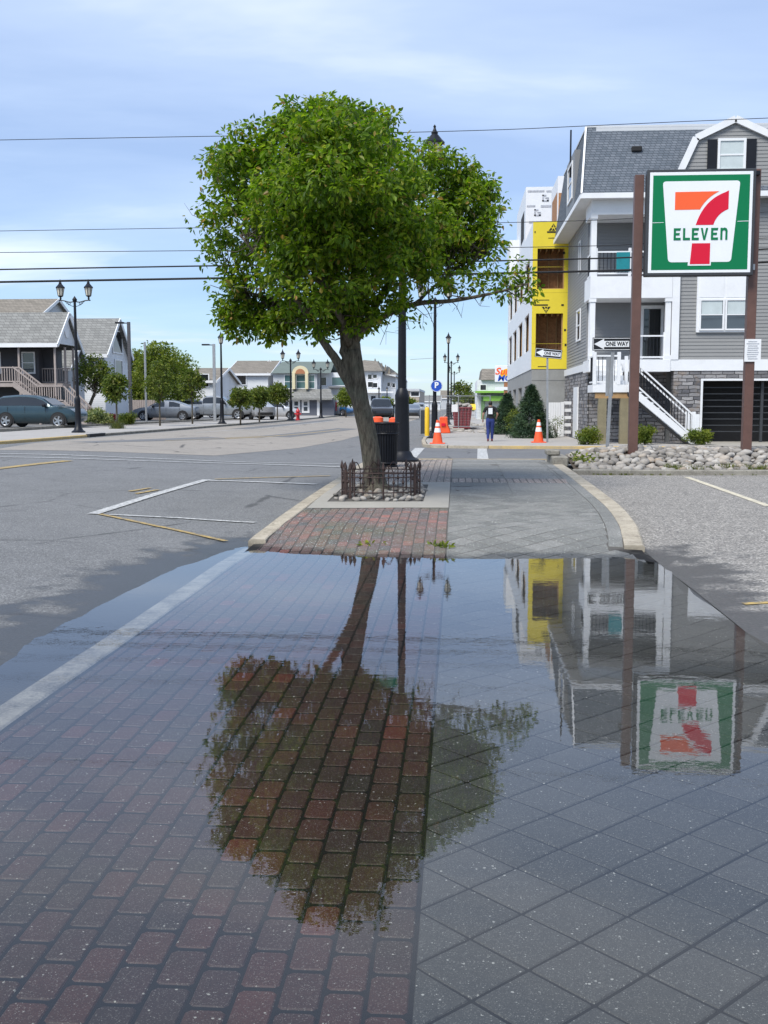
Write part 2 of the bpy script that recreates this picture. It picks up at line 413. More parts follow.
M['concrete'] = plain('pale concrete', (.33, .31, .27), .85, var=.12, scale=1.5, bump=.2, dirt=.15)
M['river'] = None
t = NT('river stones'); p = t.pos(); oi = t.n('ShaderNodeObjectInfo').outputs['Random']
ii = t.math('FRACT', t.math('ADD', oi, t.island()))
c = t.ramp(ii, [(0, (.15, .138, .122)), (.3, (.33, .305, .27)), (.55, (.24, .222, .20)), (.8, (.45, .425, .385)), (1, (.32, .26, .20))])
c = t.mix(t.ramp(t.noise(p, 9, 5, .7), [(.4, 0.0), (.7, .6)]), c, t.mix(1.0, c, (.6, .6, .62), 'MULTIPLY'))
M['river'] = t.done(t.bsdf(c, .8, 0, .3, t.bump(t.noise(p, 30, 4), .3, .01)))
M['soil'] = plain('dark soil', (.07, .055, .04), .95, var=.4, scale=12, bump=.6, bscale=30)
M['rubble'] = plain('grey rubble', (.34, .32, .29), .9, var=.25, scale=3, bump=.5, bscale=20)
M['leaf'] = leafmat('glossy green leaf', [(0, (.050, .098, .007)), (.3, (.108, .19, .011)), (.6, (.172, .272, .016)), (.86, (.24, .335, .026)), (.95, (.31, .34, .05)), (1, (.36, .20, .09))], .55)
M['leaf_dull'] = leafmat('olive green leaf', [(0, (.055, .085, .016)), (.5, (.12, .16, .03)), (.9, (.18, .22, .042)), (1, (.19, .18, .05))], .45, .6)
M['leaf_yellow'] = leafmat('yellow green leaf', [(0, (.07, .10, .012)), (.5, (.145, .19, .025)), (1, (.24, .28, .045))], .45, .6)
M['leaf_pale'] = leafmat('pale variegated leaf', [(0, (.08, .11, .04)), (.5, (.2, .25, .1)), (1, (.4, .42, .22))], .3, .6)
M['leaf_red'] = leafmat('dark red leaf', [(0, (.08, .01, .015)), (1, (.25, .03, .03))], .3, .6)
M['needle'] = leafmat('blue green needle', [(0, (.018, .042, .024)), (.5, (.035, .075, .042)), (1, (.07, .125, .065))], .15, .7)
M['grass'] = leafmat('grass blade', [(0, (.04, .06, .01)), (.5, (.09, .12, .02)), (1, (.2, .19, .06))], .3, .6)
M['bark'] = bark('grey brown bark', (.055, .045, .035), (.19, .165, .125))
# water: clear, mirror-like by Fresnel, with faint ripples
t = NT('puddle water'); p = t.scalev(t.pos(), (1, 1.7, 1))
h = t.math('ADD', t.noise(p, 6.5, 2, .5), t.math('MULTIPLY', t.noise(p, 24, 2), .22))
nb = t.bump(h, .022, .012)
fr = t.n('ShaderNodeFresnel'); fr.inputs[0].default_value = 1.47; t.l(nb, fr.inputs['Normal'])
gl = t.n('ShaderNodeBsdfGlossy'); gl.inputs['Roughness'].default_value = .004; t.l(nb, gl.inputs['Normal']); gl.inputs[0].default_value = (.97, .98, 1, 1)
tr = t.n('ShaderNodeBsdfTransparent'); tr.inputs[0].default_value = (.93, .94, .93, 1)
mx = t.n('ShaderNodeMixShader'); t.l(fr.outputs[0], mx.inputs[0]); t.l(tr.outputs[0], mx.inputs[1]); t.l(gl.outputs[0], mx.inputs[2])
M['water'] = t.done(mx.outputs[0])

# ------------------------------------------------------------------ terrain
def sm(a, b, x):
    t = min(1, max(0, (x-a)/(b-a))); return t*t*(3-2*t)
SHORE = [(-3,-3),(-2.95,0),(-2.8461,4.621),(-2.8076,6.2357),(-2.8879,7.4333),(-2.8274,8.8752),(-2.6496,10.699),(-2.3896,11.853),(-1.71,11.411),(-0.61065,11.215),(0.44822,11.168),
         (1.5269,11.379),(2.0368,11.6),(2.1759,10.367),(2.0056,8.9551),(2.0752,7.8171),(2.1443,7.2426),(2.3338,5.6699),(2.4824,2.8236),(2.6,-3)]
def sdist(x, y):
    best = 1e9; ins = False; n = len(SHORE)
    for i in range(n):
        ax, ay = SHORE[i]; bx, by = SHORE[(i+1) % n]
        dx, dy = bx-ax, by-ay; t = max(0, min(1, ((x-ax)*dx+(y-ay)*dy)/(dx*dx+dy*dy)))
        best = min(best, math.hypot(x-ax-dx*t, y-ay-dy*t))
        if (ay > y) != (by > y) and x < (bx-ax)*(y-ay)/(by-ay)+ax: ins = not ins
    return -best if ins else best
def Graw(x, y):
    d = sdist(x, y)
    if d < 0: g = -.042*sm(0, .45, -d)
    else:
        g = .28*(1-math.exp(-d/7.5))
        dec = sm(22, 30, y)*(1 - sm(-14, -4, -x) if x < 0 else 1)
        if x < -4: dec = sm(22, 30, y)*sm(-13, -4, x)
        else: dec = sm(22, 30, y)
        g *= 1 - .82*dec
    if abs(d) < 3:
        n = noise.noise(Vector((x*1.1, y*.8, .3)))*.6 + noise.noise(Vector((x*3.1, y*2.6, 1.7)))*.3
        g += n*.013*sm(0, .15, abs(d))*(1-sm(1.5, 3, abs(d)))
    return g
def frange(a, b, s):
    o = []; x = a
    while x < b - 1e-6: o.append(round(x, 4)); x += s
    return o
XS = [-900,-500,-300,-200,-140,-100,-80,-60,-50,-42,-36,-32] + frange(-30, -8, 1) + frange(-8, -4, .5) + frange(-4, 4, .2) + frange(4, 14, .5) + frange(14, 30, 2) + [30,40,60,90,140,200,300,500,900]
YS = [-300,-100,-40,-20,-10,-6] + frange(-4, -1, .5) + frange(-1, 28, .25) + frange(28, 46, .75) + frange(46, 88, 3) + [88,92,100,112,124,136,150,172,200,244,300,370,470,600,800,1090,1400,1800]
GG = [[Graw(x, y) for y in YS] for x in XS]
import bisect
def G(x, y):
    i = max(0, min(len(XS)-2, bisect.bisect_right(XS, x)-1)); j = max(0, min(len(YS)-2, bisect.bisect_right(YS, y)-1))
    u = min(1, max(0, (x-XS[i])/(XS[i+1]-XS[i]))); v = min(1, max(0, (y-YS[j])/(YS[j+1]-YS[j])))
    return (GG[i][j]*(1-u)+GG[i+1][j]*u)*(1-v) + (GG[i][j+1]*(1-u)+GG[i+1][j+1]*u)*v
def SW(x, y):                               # level of the near pavement: flush in the driveway, kerb-high beyond
    d = sdist(x, y)
    g = G(x, y) + .02 + .105*sm(-.15, 1.3, d if y > 10.2 else -1)
    return min(g, -.007) if d < -.02 and y < 10.9 else g
def clip(poly, fn):
    """keep the part of polygon where fn(p) >= 0 (fn linear)"""
    out = []
    for i in range(len(poly)):
        a, b = poly[i], poly[(i+1) % len(poly)]; fa, fb = fn(a), fn(b)
        if fa >= 0: out.append(a)
        if (fa >= 0) != (fb >= 0):
            t = fa/(fa-fb); out.append((a[0]+(b[0]-a[0])*t, a[1]+(b[1]-a[1])*t))
    return out
def clip_box(poly, x0, y0, x1, y1):
    for fn in (lambda p: p[0]-x0, lambda p: x1-p[0], lambda p: p[1]-y0, lambda p: y1-p[1]):
        poly = clip(poly, fn)
        if len(poly) < 3: return []
    return poly
def area(p): return .5*sum(p[i][0]*p[(i+1) % len(p)][1]-p[(i+1) % len(p)][0]*p[i][1] for i in range(len(p)))
def clip_convex(poly, cp):
    for i in range(len(cp)):
        a, b = cp[i], cp[(i+1) % len(cp)]
        poly = clip(poly, lambda p: (b[0]-a[0])*(p[1]-a[1])-(b[1]-a[1])*(p[0]-a[0]))
        if len(poly) < 3: return []
    return poly
def sheet(name, poly, off, mat, kind='structure', zf=None, skirt=0):
    """a polygon draped over the terrain, off metres above it"""
    if area(poly) < 0: poly = poly[::-1]
    zf = zf or G; vid = {}; vs = []; fs = []
    px = [p[0] for p in poly]; py = [p[1] for p in poly]
    def V(p):
        k = (round(p[0], 4), round(p[1], 4))
        if k not in vid: vid[k] = len(vs); vs.append((k[0], k[1], zf(*k)+off))
        return vid[k]
    for i in range(len(XS)-1):
        if XS[i+1] <= min(px) or XS[i] >= max(px): continue
        col = clip_box(poly, XS[i], -1e5, XS[i+1], 1e5)
        if not col: continue
        for j in range(len(YS)-1):
            if YS[j+1] <= min(py) or YS[j] >= max(py): continue
            c = clip_box(col, XS[i], YS[j], XS[i+1], YS[j+1])
            if len(c) >= 3 and abs(area(c)) > 1e-7:
                ids = []
                for p in c:
                    k = V(p)
                    if k not in ids: ids.append(k)
                if len(ids) >= 3: fs.append(tuple(ids))
    me = bpy.data.meshes.new(name); me.from_pydata(vs, [], fs); me.materials.append(mat)
    me.polygons.foreach_set('use_smooth', [True]*len(fs)); me.update()
    o = bpy.data.objects.new(name, me); C.objects.link(o)
    return tag(o, kind=kind) if kind else o
def strip(name, pts, w, off, mat, zf=None):
    """painted line along pts"""
    L = []; Rr = []
    for i, p in enumerate(pts):
        a = Vector(pts[max(0, i-1)]); b = Vector(pts[min(len(pts)-1, i+1)]); d = (b-a).normalized(); n = Vector((-d.y, d.x))
        L.append((p[0]+n.x*w/2, p[1]+n.y*w/2)); Rr.append((p[0]-n.x*w/2, p[1]-n.y*w/2))
    mb = sheet(name, L+Rr[::-1], off, mat, zf=zf)
    return mb

sheet('ground', [(-900,-300),(900,-300),(900,2007.6),(-900,2007.6)], 0, M['asphalt'])  # most Y values from here on are depths stretched about the camera beforehand
# the avenue's worn tan centre, the cross street and the parking lot lie on it as sheets
LK = [(-16.27,29.811),(-15.2,35.133),(-14.9,43.02),(-14.3,57.36),(-13.3,88.908),(-13.3,130.49),(-13.6,200.76)]   # far kerb of the avenue
sheet('avenue_surface', [(-13.7,30.401),(-7.1,30.688),(-5.6,37.141),(-5,45.314),(-4.4,86.04),(-4.2,430.2),(-12.6,430.2),(-12.9,130.49),(-13,88.908),(-14,57.36),(-14.4,43.02),(-14.6,35.85)], .005, M['tanroad'])
sheet('cross_street', [(-2.1168,26.494),(60,27.533),(60,37.284),(-2,37.858)], .005, M['asphalt_dark'])
for pts, w in (([(-13.2,36.424),(-11.6,39.005),(-9.8,43.737)], 1.4), ([(-8.2,47.322),(-7.6,54.492),(-6.8,65.964)], 1.3), ([(-11.9,57.36),(-11.2,74.568),(-11,94.644)], 1.0)):
    strip('road_patch', pts, w, .010, M['asphalt_dark'])
sheet('parking_lot', [(2.05,-8),(30,-8),(30,21.51),(2.1916,21.327),(2.2288,14.756),(2.1188,12.778),(2.0388,11.647)], .005, M['lot'])

# painted markings
def px_line(pts, z): return [at(x, y, z) for x, y in pts]
def mark(name, pts, w, mat, z=.1, off=.012): return strip(name, px_line(pts, z), w, off, mat)
WL, YL = M['white_line'], M['yellow_line']
mark('lane_marking', [(93,514),(150,498.5),(207,484)], .17, WL, .11)
mark('lane_marking', [(203,484),(260,485.5),(316,487.5)], .13, WL, .12)
mark('lane_marking', [(110,515),(180,517),(255,520)], .08, WL, .10)
mark('lane_marking', [(100,515.5),(160,525),(226,535)], .075, YL, .09)
mark('lane_marking', [(215,482.5),(265,481),(330,479.5)], .10, YL, .13)
mark('lane_marking', [(-30,475),(20,469),(68,463)], .30, YL, .17)
mark('crosswalk_line', [(-40,461.2),(60,461),(160,462.5),(250,465),(345,470)], .22, WL, .15)
mark('crosswalk_line', [(-40,458),(60,458),(190,459.5),(340,464)], .22, WL, .15)
mark('crosswalk_line', [(483,461.5),(482.5,455),(482,448)], .32, WL, .04)
mark('crosswalk_line', [(401,467),(411,457),(420,448)], .34, WL, .06)
mark('lane_marking', [(225,438.5),(262,436),(300,432.5),(340,428)], .16, YL, .22)
mark('lane_marking', [(165,441),(205,438.6),(262,435)], .10, YL, .24)
mark('lane_marking', [(196,433),(260,428.5),(330,421)], .12, WL, .26)
for (a, b) in (((130,494),(150,491)), ((136,496),(158,492.5))):
    mark('worn_marking', [a, b], .10, YL, .12)
lot_line = strip('parking_line', [(4.4047,20.762),(4.4336,18.315),(4.4913,15.601)], .115, .011, M['cream_line'])
strip('parking_line', [(2.2862,8.5271),(2.7359,8.6089)], .08, .011, YL)
strip('gutter_strip', [(4.7,21.24),(9,21.1),(14,20.9)], .24, .011, M['farwalk'])

# ---- near pavement: driveway bricks and pavers run on under the puddle, then rise to the kerbed part
KL = [(-2.3686,11.813),(-2.381,12.106),(-2.3392,12.593),(-2.29,13.177),(-2.2217,15.94),(-2.1557,18.569),(-2.1025,22.762),(-2.0746,26.185)]     # outer kerb line, road side
KR = [(2.0382,11.588),(2.0874,11.994),(2.1577,12.771),(2.2228,13.904),(2.2481,14.757),(2.2442,18.458),(2.2341,24.752)]
KW = .2
base = [(-2.47,-3),(2.46,-3),(2.42,2.82),(2.29,5.67),(2.10,7.24),(2.03,7.82),(1.97,8.95),(2.08,10.2),(2.0,11.4)] + [(x-.06, y) for x, y in KR[1:]] + [(2.1944,26.481),(-2.0153,26.189)] + [(x+.06, y) for x, y in KL[::-1]]
sheet('pavement_bed', base, -.0038, M['mortar'], zf=SW)
def pave(name, cells, mat, gap=.004, bev=.007, rnd=.012, drop=.007):
    vs = []; fs = []
    for poly in cells:
        if len(poly) < 3 or abs(area(poly)) < .0008: continue
        if area(poly) < 0: poly = poly[::-1]
        def inset(pl, d):
            out = []; n = len(pl)
            for i in range(n):
                p0, p1, p2 = Vector(pl[i-1]), Vector(pl[i]), Vector(pl[(i+1) % n])
                d1 = (p1-p0); d2 = (p2-p1)
                if d1.length < 1e-5 or d2.length < 1e-5: out.append(p1); continue
                d1.normalize(); d2.normalize(); n1 = Vector((-d1.y, d1.x)); n2 = Vector((-d2.y, d2.x))
                b = n1+n2; k = max(.35, 1+n1.dot(n2)); out.append(p1 + b*(d/k))
            return out
        def rounded(pl, r):
            out = []; n = len(pl)
            for i in range(n):
                p = pl[i]; a = pl[i-1]-p; b = pl[(i+1) % n]-p
                la, lb = a.length, b.length
                if la < 1e-4 or lb < 1e-4: continue
                out.append(p+a*min(r/la, .4)); out.append(p+b*min(r/lb, .4))
            return out
        lo = rounded(inset(poly, gap), rnd); hi = rounded(inset(poly, gap+bev), rnd)
        if len(lo) != len(hi) or len(lo) < 4: continue
        tl = random.uniform(-.0004, .0012); tx = random.uniform(-.007, .007); ty = random.uniform(-.007, .007)
        cx = sum(p.x for p in lo)/len(lo); cy = sum(p.y for p in lo)/len(lo); zc = tl
        b = len(vs); n = len(lo)
        for p in lo: vs.append((p.x, p.y, SW(p.x, p.y)-drop+zc))
        for p in hi: vs.append((p.x, p.y, SW(p.x, p.y)+zc+(p.x-cx)*tx+(p.y-cy)*ty))
        fs.append(tuple(range(b+n, b+2*n)))
        for i in range(n): fs.append((b+i, b+(i+1) % n, b+n+(i+1) % n, b+n+i))
    me = bpy.data.meshes.new(name); me.from_pydata(vs, [], fs); me.materials.append(mat); me.update()
    o = bpy.data.objects.new(name, me); C.objects.link(o); return tag(o, kind='structure')
BX = -.118
in_l = [(-2.24,-3)] + [(-2.2494,10.811)] + [(x+KW, y) for x, y in KL[1:]]
def leftlim(y):
    for a, b in zip(in_l, in_l[1:]):
        if a[1] <= y <= b[1]: return a[0]+(b[0]-a[0])*(y-a[1])/(b[1]-a[1])
    return in_l[-1][0]
in_r = [(2.44,-3),(2.40,2.82),(2.27,5.67),(2.08,7.24),(2.01,7.82),(1.95,8.95),(2.06,10.2),(1.8079,11.589)] + [(x-KW-.02, y) for x, y in KR[1:]]
def rightlim(y):
    for a, b in zip(in_r, in_r[1:]):
        if a[1] <= y <= b[1]: return a[0]+(b[0]-a[0])*(y-a[1])/(b[1]-a[1])
    return in_r[-1][0]
def bricks(y0, y1, w=.1215, l=.204, x1=BX):
    cells = []; k = 0
    x = x1
    while x - w > -2.6:
        y = y0 - l + (l/2 if k % 2 else 0) + random.uniform(-0.004,0.004)
        while y < y1:
            a = max(y, y0); b = min(y+l, y1)
            ll = leftlim((a+b)/2)
            if b-a > .02 and x > ll+.02:
                xa = max(x-w, ll); j = random.uniform(-0.0015,0.0015)
                cells.append([(xa, a+.0042), (x, a+.0042), (x, b-.0042), (xa, b-.0042)])
            y += l
        x -= w; k += 1
    return cells
pave('brick_paving', bricks(-1.2, 14.2), M['brick'], gap=.0055, bev=.004, drop=.0042)
pave('brick_paving', bricks(17.95, 26.0, .1215, .4), M['brick_brown'], gap=.006, bev=.005, drop=.0042)
# grey pavers laid as diamonds
cells = []
DX, DY = .333, .338; oy = .0585
r0 = -6; 
for i in range(-2, 18):
    for j in range(-5, 52):
        cx = BX + i*DX/2; cy = oy + j*DY + (DY/2 if i % 2 else 0)
        d = [(cx-DX/2, cy), (cx, cy-DY/2), (cx+DX/2, cy), (cx, cy+DY/2)]
        rl = rightlim(cy) - (.17 if cy > 11.5 else 0)
        d = clip_box(d, BX+.004, -1.2, rl, 16.0)
        if d: cells.append(d)
pave('diamond_paving', cells, M['paver'], gap=.0056, bev=.003, rnd=.003, drop=.0042)
cells = []
y = 11.7
while y < 25.5:                                           # border course inside the right kerb
    r0, r1 = rightlim(y), rightlim(y+.45); cells.append([(r0-.165, y), (r0, y), (r1, y+.45), (r1-.165, y+.45)]); y += .45
for (ya, yb, step) in ((16.0, 17.96, .65), (18.82, 26.3, .75)):
    y = ya
    while y < yb-.05:
        x = BX+.004; e = min(y+step, yb)
        while x < 1.8:
            rl = rightlim((y+e)/2)-.17; xe = min(x+.95, rl)
            if xe-x > .05: cells.append([(x, y), (xe, y), (xe, e), (x, e)])
            x += .95
        y = e
pave('grey_paving', cells, M['paver'], gap=.003, bev=.002, rnd=.003, drop=.0042)
cells = []; x = BX+.02
while x < 1.85:
    cells.append([(x, 17.98), (x+.115, 17.98), (x+.115, 18.8), (x, 18.8)]); x += .118
pave('soldier_course', cells, M['brick_brown'], gap=.007, bev=.005, drop=.0042)

# kerbs with a rounded arris; their ends stand in the water
def kerb(name, path, w, side, mat, top=lambda x, y: SW(x, y)+.004, bot=lambda x, y: G(x, y)-.08, joints=1.5):
    sec = [(0, 'b'), (0, 't-'), (.025, 't'), (w-.012, 't'), (w, 't-2'), (w, 'b')]
    pts = []
    for a, b in zip(path, path[1:]):
        n = max(1, int(math.dist(a, b)/.3))
        for k in range(n): pts.append((a[0]+(b[0]-a[0])*k/n, a[1]+(b[1]-a[1])*k/n))
    pts.append(path[-1]); vs = []; fs = []; n = len(sec)
    for i, p in enumerate(pts):
        a = Vector(pts[max(0, i-1)]); b = Vector(pts[min(len(pts)-1, i+1)]); d = (b-a).normalized(); nn = Vector((d.y, -d.x))*side
        T = top(p[0]+nn.x*w/2, p[1]+nn.y*w/2) + noise.noise(Vector((p[0]*2, p[1]*2, 5)))*.004; B = bot(*p)
        for o, h in sec:
            z = B if h == 'b' else T if h == 't' else T-.022 if h == 't-' else T-.008
            vs.append((p[0]+nn.x*o, p[1]+nn.y*o, z))
    for i in range(len(pts)-1):
        for k in range(n-1): fs.append((i*n+k, i*n+k+1, (i+1)*n+k+1, (i+1)*n+k))
    fs.append(tuple(range(n))); fs.append(tuple((len(pts)-1)*n+k for k in range(n))[::-1])
    me = bpy.data.meshes.new(name); me.from_pydata(vs, [], fs); me.materials.append(mat); me.update()
    bm = bmesh.new(); bm.from_mesh(me); bmesh.ops.recalc_face_normals(bm, faces=bm.faces); bm.to_mesh(me); bm.free()
    o = bpy.data.objects.new(name, me); C.objects.link(o); return tag(o, kind='structure')
def ktop(x, y): return max(SW(x, y)+.006, G(x, y)+.075)
kerb('kerb', KL, KW, 1, M['kerb'], top=ktop)
kerb('kerb', KR, KW+.02, -1, M['kerb'], top=ktop)
kerb('flush_kerb', [(-2.47,-2.5),(-2.4665,5.2902),(-2.4484,10.539),(-2.4088,11.673)], .20, 1, M['edging'], top=lambda x, y: min(SW(x, y)+.012, -.004))
kerb('kerb', [(-2.0171,26.277),(2.2937,26.666)], .10, 1, M['kerb_yellow'], top=lambda x, y: SW(x, y)+.004)
# bed kerb, far kerbs and far pavements
kerb('kerb', [(2.2911,21.277),(30,20.65)], .16, -1, M['kerb_grey'], top=lambda x, y: G(x, y)+.11)
FS = lambda x, y: G(x, y)+.11
FC = [(-1.15,39.005),(-0.9,38.359),(-0.3,37.929),(0.6,37.714),(1.2,37.642)]
sheet('far_pavement', [(-0.9,38.288),(-0.3,38.001),(0.6,37.8),(12,37.571),(60,37.571),(60,41.586),(5,41.873),(5,286.8),(-1.6,286.8),(-1.3,43.02),(-1.1,39.148)], .10, M['farwalk'])
kerb('kerb', [(-1.75,172.08),(-1.6,64.53),(-1.3,43.02),(-1.12,39.005),(-0.85,38.216),(-0.3,37.886)], .16, 1, M['kerb'], top=FS)
kerb('kerb', [(-0.3,37.886),(0.6,37.714),(1.1,37.642)], .22, 1, M['kerb'], top=lambda x, y: G(x, y)+.104)
kerb('kerb', [(1.1,37.642),(2.2,37.571),(8.6,37.427)], .22, 1, M['kerb_yellow'], top=FS)
kerb('kerb', [(8.6,37.427),(60,37.284)], .2, 1, M['kerb'], top=lambda x, y: G(x, y)+.03)
sheet('driveway_apron', [(8.4,37.714),(30,37.714),(30,44.311),(8.6,44.311)], .112, M['concrete'])
cells = bricks
LP = [(-90,27.963),(-16.969,29.283)] + [(x-.2, y) for x, y in LK[1:]] + [(-14,430.2),(-90,430.2)]
sheet('left_pavement', LP, .10, M['farwalk'])
kerb('kerb', [(-17.259,29.145),(-16.4,30.831)] + LK[1:3], .2, -1, M['kerb_yellow'], top=FS)
kerb('kerb', LK[2:], .2, -1, M['kerb_grey'], top=FS)
kerb('kerb', [(-60,42.446),(-20.6,46.318),(-20.8,54.492),(-19.3,68.832),(-17.9,86.04)], .25, 1, M['kerb_grey'], top=lambda x, y: G(x, y)+.24)
sheet('car_park', [(-60,47.322),(-21,47.609),(-21,54.492),(-19.6,68.832),(-18.2,86.04),(-18,103.25),(-60,103.25)], .112, M['asphalt'])
sheet('planting_strip', [(-20.6,54.205),(-19.6,55.066),(-18.1,68.545),(-16.6,86.04),(-17.6,86.04),(-19.2,68.832)], .118, M['farwalk'])
# puddle
wp = [(-3.6,-3.2),(3.4,-3.2),(3.1834,5.5967),(2.8856,9.165),(2.7364,11.307),(2.0375,11.856),(1.1882,11.986),(-1.6093,12.044),(-2.411,12.321),(-3.1072,11.155),(-3.4062,7.4859)]
def flat(name, poly, z, mat):
    me = bpy.data.meshes.new(name); me.from_pydata([(x, y, z) for x, y in poly], [], [tuple(range(len(poly)))]); me.materials.append(mat); me.update()
    o = bpy.data.objects.new(name, me); C.objects.link(o); return tag(o, kind='structure')
flat('puddle_water', wp, 0.0, M['water'])

# ------------------------------------------------------------------ foliage
def rnd_dir(rng):
    while True:
        v = Vector((rng.uniform(-1,1), rng.uniform(-1,1), rng.uniform(-1,1)))
        if .05 < v.length < 1: return v.normalized()
def leaf_mesh(name, clumps, mat, size, seed, parent=None, origin=(0,0,0), asp=.5, droop=.35, up=.5, squash=.8, power=.5):
    """clumps: (centre, radius, count): pointed folded leaves scattered through each clump"""
    rng = random.Random(seed); vs = []; fs = []; O = Vector(origin)
    for c, r, n in clumps:
        c = Vector(c)
        for _ in range(n):
            d = rnd_dir(rng); p = c + Vector((d.x, d.y, d.z*squash))*(r*rng.random()**power)
            ax = (d + Vector((rng.gauss(0,.5), rng.gauss(0,.5), rng.gauss(0,.4)-droop))).normalized()
            nm = (Vector((rng.gauss(0,.5), rng.gauss(0,.5), up)) + d*.7)
            sd = ax.cross(nm)
            if sd.length < .01: continue
            sd.normalize(); nm = sd.cross(ax)
            L = size*rng.uniform(.65, 1.2); W = L*asp*.5
            b = len(vs); q = p - O
            vs += [tuple(q), tuple(q+ax*L*.3+sd*W*.85+nm*W*.35), tuple(q+ax*L*.65+sd*W*.7+nm*W*.3), tuple(q+ax*L),
                   tuple(q+ax*L*.65-sd*W*.7+nm*W*.3), tuple(q+ax*L*.3-sd*W*.85+nm*W*.35)]
            fs += [(b, b+1, b+2, b+3), (b, b+3, b+4, b+5)]
    me = bpy.data.meshes.new(name); me.from_pydata(vs, [], fs); me.materials.append(mat); me.update()
    o = bpy.data.objects.new(name, me); C.objects.link(o)
    if parent is not None: o.parent = parent
    return o
def curve_pts(pts, n=4):
    """Catmull-Rom through points"""
    P = [Vector(p) for p in pts]; P = [P[0]*2-P[1]] + P + [P[-1]*2-P[-2]]; out = []
    for i in range(1, len(P)-2):
        for k in range(n):
            t = k/n; a, b, c, d = P[i-1], P[i], P[i+1], P[i+2]
            out.append(.5*((2*b)+(c-a)*t+(2*a-5*b+4*c-d)*t*t+(3*b-a-3*c+d)*t**3))
    out.append(P[-2]); return out

# ------------------------------------------------------------------ the street tree
TY = 16.6
tb = Vector((atY(375, 498, TY).x, TY, SW(-1.2, TY)))
tree = thing('street_tree', tb, 'large full green leaved tree with leaning trunk growing inside the iron guard', 'tree')
def tp(x, y, dy=0): return atY(x, y, TY+dy)
trunk = MB(); rngt = random.Random(3)
stems = []
def limb(pts, r0, r1, n=9, k=5):
    cp = curve_pts(pts, k); m = len(cp)
    cp = [p + Vector((rngt.gauss(0, .008), rngt.gauss(0, .008), 0)) for p in cp]
    rr = [r0+(r1-r0)*(i/(m-1))**.8 for i in range(m)]
    trunk.tube(cp, rr, n); stems.extend([(p, r) for p, r in zip(cp, rr)]); return cp
base = Vector(tb); 
def b2(px, py, dy=0): return tp(px, py, dy)
cp = curve_pts([base+Vector((0,0,-.1)), base+Vector((-.01,0,.06)), b2(374,480), b2(371,455), b2(367,430), b2(361,405), b2(357,378), b2(353,350)], 5)
rr = [.235 - .0*i for i in range(len(cp))]
rr = [.27*math.exp(-i*.22)+.158 if i < 12 else .165-.0012*i for i in range(len(cp))]
trunk.tube(cp, rr, 14); stems += list(zip(cp, rr))
limb([b2(363,415), b2(350,385,-.04), b2(340,366,-.1), b2(328,348,-.2), b2(312,322,-.35), b2(290,290,-.5), b2(262,262,-.7), b2(240,235,-.8)], .105, .02)
limb([b2(346,376,-.05), b2(345,352,-.05), b2(342,325,0), b2(336,290,.1), b2(322,245,.15), b2(305,195,.2), b2(295,150,.2)], .085, .015)
limb([b2(354,358), b2(353,335), b2(354,305,.1), b2(360,260,.1), b2(362,210,.0), b2(355,160,-.1), b2(350,120,-.1)], .13, .015)
limb([b2(353,345), b2(366,322,-.15), b2(385,290,-.4), b2(405,255,-.6), b2(425,225,-.8)], .08, .015)
limb([b2(354,335,.05), b2(380,318,.1), b2(415,304,.0), b2(450,301,-.1), b2(480,296,-.1), b2(505,290,-.2), b2(528,284,-.2)], .06, .012, 7)
limb([b2(358,300,.1), b2(385,265,.4), b2(420,225,.8), b2(455,190,1.0), b2(480,178,1.0)], .07, .012, 7)
limb([b2(354,320,.1), b2(345,290,.6), b2(330,250,1.1), b2(310,210,1.5)], .07, .015, 7)
limb([b2(350,345,-.05), b2(340,315,-.6), b2(325,280,-1.1), b2(318,240,-1.6), b2(322,200,-1.7)], .07, .015, 7)
limb([b2(344,330), b2(310,310,.1), b2(275,300,.2), b2(245,290,.3), b2(222,270,.3)], .05, .01, 6)
limb([b2(416,303,0), b2(440,282,.1), b2(470,265,.1), b2(492,250,.1)], .03, .008, 6)
lobes = [  # pixel x, y, radius, distance offset
 (330,190,92,.0),(268,175,58,-.3),(250,238,47,.0),(264,292,40,.2),(338,155,54,.1),(418,196,54,.3),(462,215,46,.2),(470,185,30,.4),(482,235,24,.1),
 (395,258,58,-.6),(325,262,62,-.8),(436,252,42,.3),(300,312,34,.2),(340,215,78,-1.6),(285,228,60,-1.3),(400,212,58,-1.3),(350,205,80,1.1),
 (415,225,55,1.0),(285,205,60,1.0),(238,155,27,.1),(222,188,24,0),(300,128,28,.1),(372,136,28,.1),(246,322,20,.3),(368,300,34,-.5),(330,318,26,-.3),(350,318,24,.3),(280,318,26,.2),(213,216,16,0),(232,318,16,.3),
 (345,190,72,-2.3),(300,215,52,-2.2),(388,225,50,-2.2),(340,160,54,-3.2),(372,178,45,-3.0),(308,172,45,-3.0),(335,265,50,-1.9)]
SIL = [(345,95),(310,97),(275,99),(243,116),(213,138),(198,163),(206,195),(200,235),(207,285),(222,320),(230,346),(262,347),(292,338),(322,346),(352,338),(380,325),(405,318),(440,302),(470,292),(500,300),(536,302),(537,274),(502,262),(499,235),(504,205),(491,180),(470,152),(452,148),(434,145),(424,142),(418,124),(392,110),(370,104)]
def sil_dist(x, y):
    best = 1e9; ins = False
    for k in range(len(SIL)):
        ax, ay = SIL[k]; bx, by = SIL[(k+1) % len(SIL)]; dx, dy = bx-ax, by-ay
        t = max(0, min(1, ((x-ax)*dx+(y-ay)*dy)/(dx*dx+dy*dy))); best = min(best, math.hypot(x-ax-dx*t, y-ay-dy*t))
        if (ay > y) != (by > y) and x < (bx-ax)*(y-ay)/(by-ay)+ax: ins = not ins
    return best if ins else -best
rngc = random.Random(11); clumps = []
ppm = FPX/TY
